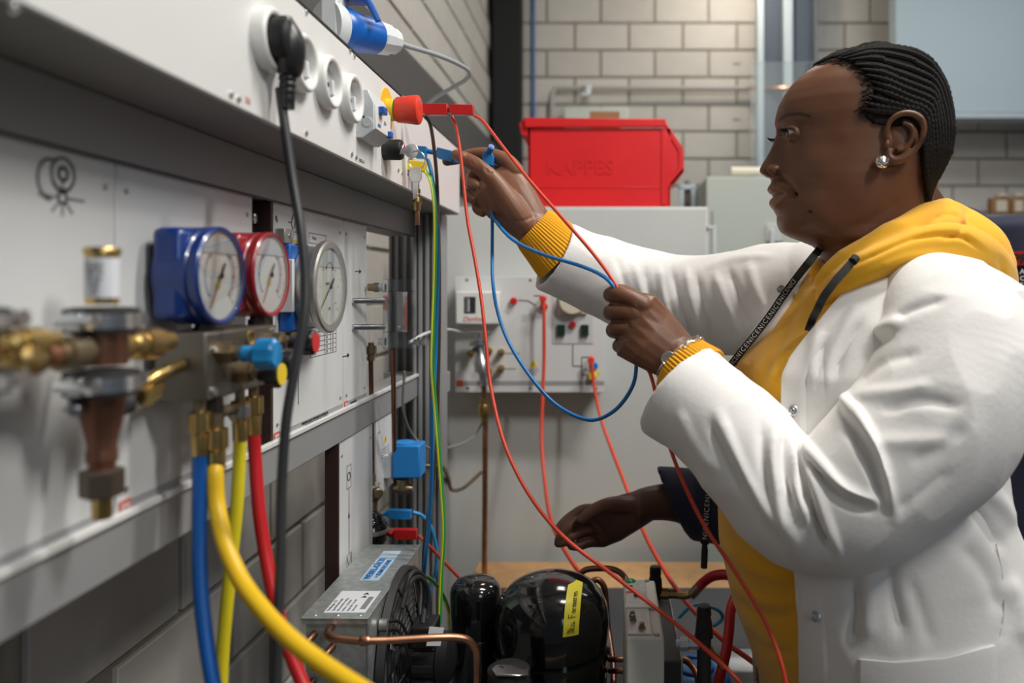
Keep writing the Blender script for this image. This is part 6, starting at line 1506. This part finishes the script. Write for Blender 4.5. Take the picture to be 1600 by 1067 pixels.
# ---------------------------------------------------- lab coat
CT = {'c': [(395, 1388), (450, 1400), (500, 1390), (570, 1352), (650, 1342), (750, 1338), (850, 1345), (950, 1358), (1067, 1385), (1250, 1395)],
      'a': [(392, .045), (398, .072), (420, .102), (450, .134), (500, .158), (570, .172), (650, .182), (750, .186), (850, .186), (950, .18), (1067, .172), (1250, .17)],
      'b': [(392, .060), (398, .090), (420, .135), (450, .168), (500, .190), (570, .197), (650, .20), (850, .205), (1067, .22), (1250, .235)],
      'back': [(392, .040), (398, .07), (420, .105), (450, .135), (500, .150), (570, .150), (700, .150), (780, .165), (850, .20), (950, .235), (1250, .26)]}
NE = [(395, 1400), (416, 1387), (435, 1350), (457, 1322), (485, 1293), (514, 1264), (547, 1234), (570, 1221), (637, 1219), (664, 1222), (760, 1236), (890, 1249), (1067, 1254), (1250, 1258)]
FE = [(388, 1279), (410, 1268), (431, 1256), (480, 1222), (510, 1200), (545, 1162), (575, 1137), (600, 1100)]
cp = list(np.arange(394, 480, 3))+list(np.arange(480, 1260, 6)); NC = 170
outer = []
for py in cp:
    t0 = solve(CT, interp(NE, py), py)
    if py < 600: t1 = solve(CT, interp(FE, py), py)
    xs = [(pxof(tor(py, math.radians(k), CT))[0], math.radians(k)) for k in range(-80, 60, 2)]
    sil = min(xs)[1]
    if py < 588:
        if interp(FE, py) <= min(xs)[0]: t1 = sil
    else: t1 = sil-math.radians(min(14, (py-588)*.3))
    if t0 < t1+0.02: t0 = t1+0.02
    row = []
    for k in range(NC+1):
        s_ = (k/NC); s_ = s_*s_*(3-2*s_)*.45+s_*.55
        t = t0+(t1+2*PI-t0)*s_
        w_ = min(1, s_*14, (1-s_)*14); fl = (1-min(1, s_*10))*.004
        row.append(tor(py, t, CT, -.004+.004*w_+fl))
    outer.append(row)
def sheet(rows, th):
    """closed thin cloth from a grid of points"""
    R_ = len(rows); C_ = len(rows[0]); A = np.array([[tuple(p) for p in r] for r in rows])
    du = np.gradient(A, axis=1); dv = np.gradient(A, axis=0); n = np.cross(du, dv); n /= np.maximum(np.linalg.norm(n, axis=2), 1e-9)[..., None]
    cen = A.mean((0, 1)); 
    if ((A-cen)*n).sum() < 0: n = -n
    B = A-n*th; mb = MB(); mb.v = [tuple(p) for p in A.reshape(-1, 3)]+[tuple(p) for p in B.reshape(-1, 3)]; N = R_*C_
    for i in range(R_-1):
        for k in range(C_-1):
            q = (i*C_+k, i*C_+k+1, (i+1)*C_+k+1, (i+1)*C_+k); mb.f.append(q); mb.f.append(tuple(N+t for t in q[::-1]))
    edge = [k for k in range(C_)]+[i*C_+C_-1 for i in range(1, R_)]+[(R_-1)*C_+k for k in range(C_-2, -1, -1)]+[i*C_ for i in range(R_-2, 0, -1)]
    for a_, b_ in zip(edge, edge[1:]+edge[:1]): mb.f.append((b_, a_, N+a_, N+b_))
    return mb
COATF = [([(1279, 630), (1283, 570), (1290, 530)], -.004, 5), ([(1300, 600), (1318, 545), (1350, 500)], -.004, 7), ([(1268, 600), (1270, 555), (1285, 515)], .003, 7), ([(1240, 500), (1215, 540)], .003, 8),
         ([(1335, 910), (1337, 960), (1330, 1010)], -.007, 9), ([(1355, 880), (1358, 940), (1352, 1000)], .005, 12), ([(1385, 870), (1395, 930), (1410, 1000)], -.006, 11), ([(1420, 900), (1440, 960), (1455, 1010)], -.003, 9),
         ([(1480, 760), (1530, 810), (1565, 860)], -.008, 10), ([(1500, 740), (1550, 775), (1590, 820)], .007, 12), ([(1510, 700), (1545, 720), (1570, 730)], -.007, 8), ([(1500, 850), (1540, 900), (1560, 960)], -.004, 12), ([(1570, 900), (1590, 950), (1600, 1000)], .006, 14), ([(1565, 880), (1570, 950), (1555, 1010)], -.003, 3),
         ([(1230, 430), (1245, 470), (1235, 500)], -.003, 5), ([(1205, 430), (1180, 480), (1150, 540)], -.003, 6), ([(1215, 470), (1180, 520), (1150, 560)], .003, 6)]
mb = sheet(outer, .0022); me = mesh_of('lab_coat', mb)
folds(me, COATF); crumple(me, .0028, 16, 11); crumple(me, .0010, 42, 13)
coat = mobj('lab_coat', me, m_coat, woman)
# front placket, pocket
rows = []
for py in np.arange(510, 1255, 8):
    px0 = interp(NE, py)
    t0 = solve(CT, px0+1, py); row = []
    for k in range(9): row.append(tor(py, t0+k/8*(.175), CT, .0030-.0020*(k in (0, 8))))
    rows.append(row)
me = mesh_of('placket', sheet(rows, .0016)); folds(me, COATF); mobj('placket', me, m_coat, coat)
rows = []
for i in range(26):
    row = []
    for k in range(40):
        x = 1340+218*k/39; yt = float(np.interp(x, [1340, 1400, 1480, 1558], [1031, 1036, 1030, 1009])); row.append(onbody(CT, x, yt+i*6.5, .0052-.0045*(k in (0, 39))))
    rows.append(row)
me = mesh_of('pocket', sheet(rows, .0022)); folds(me, COATF); crumple(me, .001, 20, 11); mobj('pocket', me, m_coat, coat)
for L_ in ([(1281, 890), (1282, 940), (1284, 1000), (1286, 1080)], [(1318, 560), (1335, 530), (1365, 490), (1392, 455)], [(1558, 1010), (1568, 960), (1566, 900), (1556, 850)]):
    part('seam', MB().tube([onbody(CT, x, y, .0018) for x, y in L_], .0007, 6, 6), mat('seam_grey', (0.55, 0.54, 0.53), 0.9), coat)
for (px, py) in ((1239, 641), (1273, 963), (1220, 452)):
    q = onbody(CT, px, py, .0062); nn = (Vector((0, 0, H))-q).normalized()
    s_ = part('snap', MB().lathe(q-nn*.001, nn, [(0, .0060), (.0012, .0060), (.0018, .0048), (.0010, .0035), (.0022, .0026), (.0030, .0018)], 20), m_steel, coat)
# sleeves
def sleeve(pts, cuff_dir, cuff_len=.026, vox=.0028):
    q = [(*P(a, b, c), r) for a, b, c, r in pts]; q = cat(q, 8); cs = [Vector(t[:3]) for t in q]; rs_ = [float(t[3]) for t in q]
    rings = []
    for i, c in enumerate(cs):
        d = (cs[min(i+1, len(cs)-1)]-cs[max(i-1, 0)]); rings.append((c, d, rs_[i], rs_[i], (0.1, 0.2, 1)))
    cd = Vector(cuff_dir).normalized(); c = cs[-1]; r = rs_[-1]
    rings[-1] = (c, cd, r, r, (0.1, .2, 1))
    rings += [(c+cd*.003, cd, r-.002, r-.002, (.1, .2, 1)), (c+cd*.001, cd, r-.0050, r-.0050, (.1, .2, 1)), (c-cd*cuff_len, cd, r-.0095, r-.0095, (.1, .2, 1)), (c-cd*(cuff_len+.001), cd, .002, .002, (.1, .2, 1))]
    mb = MB(); sweep(mb, rings, 48); mb.sphere(cs[0], rs_[0]*.99, 28, 18); return mb
near = [(1420, 455, .935, .050), (1455, 480, .905, .072), (1482, 525, .875, .086), (1485, 590, .85, .088), (1450, 665, .835, .088), (1385, 735, .83, .082), (1325, 785, .835, .076), (1278, 800, .845, .064), (1235, 785, .855, .063), (1190, 735, .87, .063), (1145, 680, .90, .063), (1100, 640, .925, .062), (1064, 613, .945, .0645)]
cdir = P(1062, 571, .962)-P(1098, 604, .942)
mb = sleeve(near, cdir); mb.sphere(P(1270, 796, .84), .062, 26, 18)
me = voxel(mb, .0024, 14)
folds(me, [([(1400, 500), (1430, 482), (1480, 467)], -.004, 8), ([(1320, 577), (1355, 547), (1400, 520)], -.006, 8), ([(1325, 560), (1362, 525), (1420, 497)], .004, 10), ([(1335, 600), (1380, 570), (1440, 550)], -.003, 10),
           ([(1310, 597), (1322, 628), (1349, 660), (1379, 721), (1398, 809)], .0085, 8), ([(1318, 650), (1345, 700), (1370, 750), (1385, 800)], -.008, 8), ([(1250, 683), (1285, 728), (1325, 765), (1387, 786)], .007, 8),
           ([(1262, 715), (1290, 752), (1320, 785), (1370, 800)], -.007, 7), ([(1246, 690), (1270, 740), (1290, 800), (1312, 866)], .007, 6), ([(1250, 700), (1262, 760), (1278, 820), (1300, 858)], -.009, 5.5),
           ([(1238, 692), (1245, 760), (1266, 822)], .006, 5.5), ([(1243, 692), (1252, 750), (1260, 790)], -.006, 4.5), ([(1212, 655), (1206, 720), (1216, 790), (1245, 850)], .006, 9), ([(1225, 670), (1226, 730), (1240, 800)], -.006, 6),
           ([(1190, 655), (1192, 720), (1208, 790)], -.004, 8), ([(1120, 640), (1145, 700), (1180, 770), (1220, 830)], .005, 9), ([(1110, 660), (1135, 720), (1165, 775)], -.004, 8), ([(1060, 640), (1085, 690), (1120, 740)], .003, 9),
           ([(1375, 640), (1440, 625), (1500, 635)], -.004, 9), ([(1360, 690), (1430, 690), (1500, 690)], .003, 14), ([(1330, 620), (1400, 612), (1460, 600)], .003, 10), ([(1400, 800), (1440, 770), (1490, 730)], -.003, 10), ([(1420, 725), (1470, 700), (1510, 660)], -.003, 12)])
crumple(me, .0028, 24, 21); crumple(me, .0012, 48, 23)
mobj('sleeve', me, m_coat, coat)
far = [(1266, 436, 1.16, .058), (1215, 456, 1.20, .078), (1160, 472, 1.23, .082), (1100, 474, 1.255, .078), (1045, 468, 1.265, .074), (990, 452, 1.25, .068), (940, 432, 1.225, .062), (900, 415, 1.20, .057), (868, 401, 1.185, .0555)]
me = voxel(sleeve(far, P(845, 386, 1.18)-P(905, 420, 1.2)), .0024, 8)
folds(me, [([(1008, 415), (1016, 465), (1030, 520)], -.005, 6), ([(1028, 412), (1036, 465), (1050, 520)], .006, 6), ([(1048, 415), (1062, 470), (1082, 535)], -.006, 6), ([(1072, 418), (1082, 475), (1098, 535)], .006, 6),
           ([(1088, 425), (1100, 485), (1112, 535)], -.005, 6), ([(1118, 425), (1135, 475), (1155, 520)], .006, 7), ([(1138, 420), (1155, 465), (1170, 505)], -.005, 7), ([(1170, 410), (1180, 450), (1195, 490)], .004, 8),
           ([(960, 395), (975, 440), (985, 490)], -.003, 7), ([(985, 400), (1000, 450), (1010, 500)], .003, 6), ([(1100, 420), (1150, 405), (1210, 400)], .003, 6)])
crumple(me, .002, 26, 31); crumple(me, .0010, 50, 33)
mobj('sleeve', me, m_coat, coat)
# bracelet
wr = P(1061, 558, .962); wdv = (P(1050, 548, .964)-P(1085, 585, .95)).normalized()
e = part('bracelet', MB().torus(wr+wdv*.001, wdv, .0365, .0011, 56, 8), m_silver, woman, label='silver chain bangle')
u_, v_ = frame_of(wdv); 
for k in range(26):
    a_ = 2*PI*k/26; c = wr-wdv*.004+(u_*math.cos(a_)+v_*math.sin(a_))*.0358; tg = (-u_*math.sin(a_)+v_*math.cos(a_)); rd = (u_*math.cos(a_)+v_*math.sin(a_))
    mb = MB(); M = [c+tg*.0062*math.cos(b)+(wdv if k % 2 else rd)*.0030*math.sin(b) for b in np.linspace(0, 2*PI, 13)[:-1]]
    mb.tube(M+[M[0]], .0010, 6, 2, caps=False); part('chain_link', mb, m_silver, e)
q = None
best = min([(pxof(wr+(u_*math.cos(t)+v_*math.sin(t))*.0375), t) for t in np.linspace(0, 2*PI, 180)], key=lambda r: (r[0][0]-1046)**2+(r[0][1]-562)**2+(0 if (wr+(u_*math.cos(r[1])+v_*math.sin(r[1]))*.0375).y < wr.y else 1e6))
rd = (u_*math.cos(best[1])+v_*math.sin(best[1])); q = wr+rd*.0368
part('medallion', MB().lathe(q, (rd+Vector((0, -.8, 0))).normalized(), [(0, .0088), (.0016, .0088), (.0018, .0072), (.0012, .0068), (.0012, .001)], 28), m_silver, e)
part('medallion_rim', MB().torus(q+(rd+Vector((0, -.8, 0))).normalized()*.0014, (rd+Vector((0, -.8, 0))).normalized(), .0082, .0010, 28, 6), m_silver, e)

# ---------------------------------------------------- colleague in navy behind
b2 = MB()
Y2 = 1.52
def hp2(cx, cy, Yc, s):
    """plain head facing left, leaning; cx,cy centre"""
    C = P(cx, cy, Yc); mb = b2
    mb.sphere(C, (.098*s, .074*s, .108*s), 36, 26); mb.sphere(C+Vector((-.030, 0, -.055))*s, (.062*s, .056*s, .062*s), 30, 20)
    mb.sphere(C+Vector((-.102, 0, -.028))*s, (.020*s, .014*s, .017*s), 18, 12); mb.tube([C+Vector((-.092, 0, .012))*s, C+Vector((-.103, 0, -.010))*s, C+Vector((-.112, 0, -.030))*s], [.008*s, .009*s, .011*s], 12, 4)
    mb.sphere(C+Vector((-.090, 0, -.062))*s, (.013*s, .024*s, .006*s), 18, 10); mb.sphere(C+Vector((-.088, 0, -.073))*s, (.013*s, .022*s, .007*s), 18, 10); mb.sphere(C+Vector((-.076, 0, -.098))*s, (.020*s, .022*s, .016*s), 18, 10)
    for sd in (-1, 1):
        mb.sphere(C+Vector((.008, sd*.076, -.020))*s, (.017*s, .008*s, .030*s), 18, 12); mb.torus(C+Vector((.008, sd*.079, -.014))*s, (0.2, 1, 0), .017*s, .004*s, 20, 8)
        mb.sphere(C+Vector((-.078, sd*.034, .008))*s, (.014*s, .018*s, .009*s), 16, 10)
    return C
C2 = hp2(1378, 205, Y2, 0.92)
limb(b2, [(1395, 250, Y2, .052), (1440, 330, Y2, .048), (1500, 420, Y2, .07), (1560, 520, Y2, .11)], 24)
limb(b2, [(1450, 440, 1.36, .050), (1330, 640, 1.34, .046), (1230, 790, 1.34, .042), (1120, 800, 1.33, .038), (1060, 785, 1.31, .033), (1018, 786, 1.30, .0285), (998, 793, 1.30, .0285)], 20)
palm(b2, ([(1008, 790, 1.30, .0285, .023), (985, 800, 1.298, .033, .023), (958, 812, 1.295, .038, .020), (932, 822, 1.295, .038, .016), (918, 826, 1.297, .034, .012), (898, 834, 1.288, .024, .008)], (0.18, 0, 1)))
for f in ([(935, 798, 1.295, .0115), (912, 797, 1.29, .0100), (895, 806, 1.285, .0092), (882, 816, 1.28, .0085), (873, 826, 1.278, .0075)],
          [(930, 812, 1.295, .0115), (906, 812, 1.285, .0100), (890, 822, 1.275, .0092), (880, 833, 1.272, .0085), (873, 843, 1.272, .0074)],
          [(930, 828, 1.295, .0110), (908, 829, 1.285, .0096), (893, 838, 1.275, .0088), (883, 846, 1.272, .0080), (872, 849, 1.272, .0070)],
          [(935, 843, 1.297, .0105), (917, 848, 1.287, .0088), (904, 853, 1.280, .0080), (893, 853, 1.275, .0072)],
          [(985, 790, 1.285, .0150), (960, 788, 1.272, .0135), (938, 792, 1.265, .0110), (920, 802, 1.262, .0098), (908, 812, 1.262, .0082)]):
    limb(b2, f, 14, 5)
me = voxel(b2, .0019, 4)
a, n = coords(me); pr = proj(a)
dark = np.zeros(len(a)); pink = np.zeros(len(a))
hd = (a[:, 2] > C2.z+.028) & (a[:, 0] > C2.x-.085); dark[hd & (a[:, 2] > C2.z+.05)] = 1
pm = (pr[:, 0] < 1000) & (n[:, 1] < -0.3) & (pr[:, 1] > 760); pink[pm] = 0.35
setco(me, a)
folds(me, [([(925, 812), (940, 826), (950, 845)], -.002, 3), ([(915, 838), (935, 836), (950, 845)], -.0015, 2.5), ([(962, 798), (950, 815), (952, 838)], -.002, 3.5), ([(985, 780), (990, 800), (992, 822)], -.001, 3)])
pigment_shade(me, dark, pink)
man = mobj('person', me, m_skin2, None, 'person in navy top behind the woman, one open hand reaching low', 'person')
a, _n = coords(me); base = Vector((0.62, Y2, float(a[:, 2].min()))); setco(me, a-np.array(base)); man.location = base; WL[man] = base
# short hair cap
mb = MB().sphere(C2+Vector((.010, 0, .014)), (.096, .074, .100), 36, 24)
me = voxel(mb, .004, 1); a, n = coords(me); crumple(me, .0012, 160, 4)
a, n = coords(me); low = a[:, 2] < C2.z-.01; a[low, 2] = C2.z-.01+(a[low, 2]-(C2.z-.01))*.12; fr_ = a[:, 0] < C2.x-.070; a[fr_, 0] = C2.x-.070; setco(me, a)
mobj('hair', me, m_hair, man)
for sd in (-1, 1): part('eyeball', MB().sphere(C2+Vector((-.0775, sd*.030, .004)), .0105, 18, 12), m_eye, man)
# navy top
NT = {'c': [(340, 1560), (360, 1580), (420, 1600), (600, 1620), (1250, 1630)], 'a': [(340, .05), (346, .11), (360, .15), (420, .175), (600, .19), (1250, .19)], 'b': [(340, .08), (346, .15), (360, .185), (420, .22), (600, .23), (1250, .22)], 'back': [(340, .05), (346, .10), (360, .13), (420, .15), (1250, .16)]}
YS_ = YT; YT = 1.58
rows = [[tor(py, 2*PI*k/90, NT) for k in range(90)] for py in list(np.arange(340, 380, 3))+list(np.arange(380, 1260, 12))]
mb = MB(); mb.grid(rows, closed=True); mb.f.append(tuple(range(90))[::-1]); mb.f.append(tuple((len(rows)-1)*90+k for k in range(90)))
tq = onbody(NT, 1583, 410, .004); tq2 = onbody(NT, 1640, 410, .004); YT = YS_
limb(mb, [(1500, 378, 1.52, .070), (1462, 372, 1.52, .060), (1442, 352, 1.52, .055)], 20)
limb(mb, [(1500, 420, 1.45, .075), (1450, 450, 1.36, .078), (1330, 640, 1.36, .070), (1240, 780, 1.36, .066), (1180, 796, 1.345, .062)], 24)
sweep(mb, [(P(1190, 798, 1.35), (-1, 0, -.1), .060, .060, Z), (P(1130, 794, 1.335), (-1, 0, .05), .060, .058, Z), (P(1088, 788, 1.325), (-1, 0, .15), .060, .054, Z), (P(1048, 779, 1.315), (-1, 0, -.42), .058, .050, Z),
           (P(1047, 779, 1.315), (-1, 0, -.42), .050, .042, Z), (P(1066, 782, 1.318), (-1, 0, -.42), .046, .040, Z), (P(1068, 782, 1.318), (-1, 0, -.42), .002, .002, Z)], 40)
limb(mb, [(1600, 400, 1.66, .07), (1660, 460, 1.76, .075), (1640, 700, 1.74, .06), (1625, 850, 1.66, .05), (1620, 960, 1.62, .04)], 20)
me = voxel(mb, .0045, 4); folds(me, [([(1540, 350), (1550, 400), (1545, 440)], -.004, 7), ([(1080, 745), (1095, 790), (1105, 830)], -.004, 5), ([(1100, 750), (1112, 780)], .004, 6)]); crumple(me, .0025, 22, 41)
top = mobj('sweatshirt', me, m_navy, man)
xd = (tq2-tq).normalized(); yd = Z; nn = Vector((0, -1, 0))
vw = xd.cross(yd).normalized()
if vw.dot(Vector((0, 0, H))-tq) < 0: vw = -vw
c = tq+vw*.004
part('red_stripe', MB().prism([c+Z*.020, c+xd*.16+Z*.026, c+xd*.16+Z*.002, c-Z*.006], vw*.001), m_red, top)
text('PRACTICAL', .024, c+vw*.0016+Z*.006, xd, Z, m_ink, top, bold=.0008)
for i, s_ in enumerate(('ACTION', 'CLIMATE', 'FA')): text(s_, .012, c+vw*.002+xd*.012-Z*(.017+.0125*i), xd, Z, m_white_ink, top, bold=.0005)
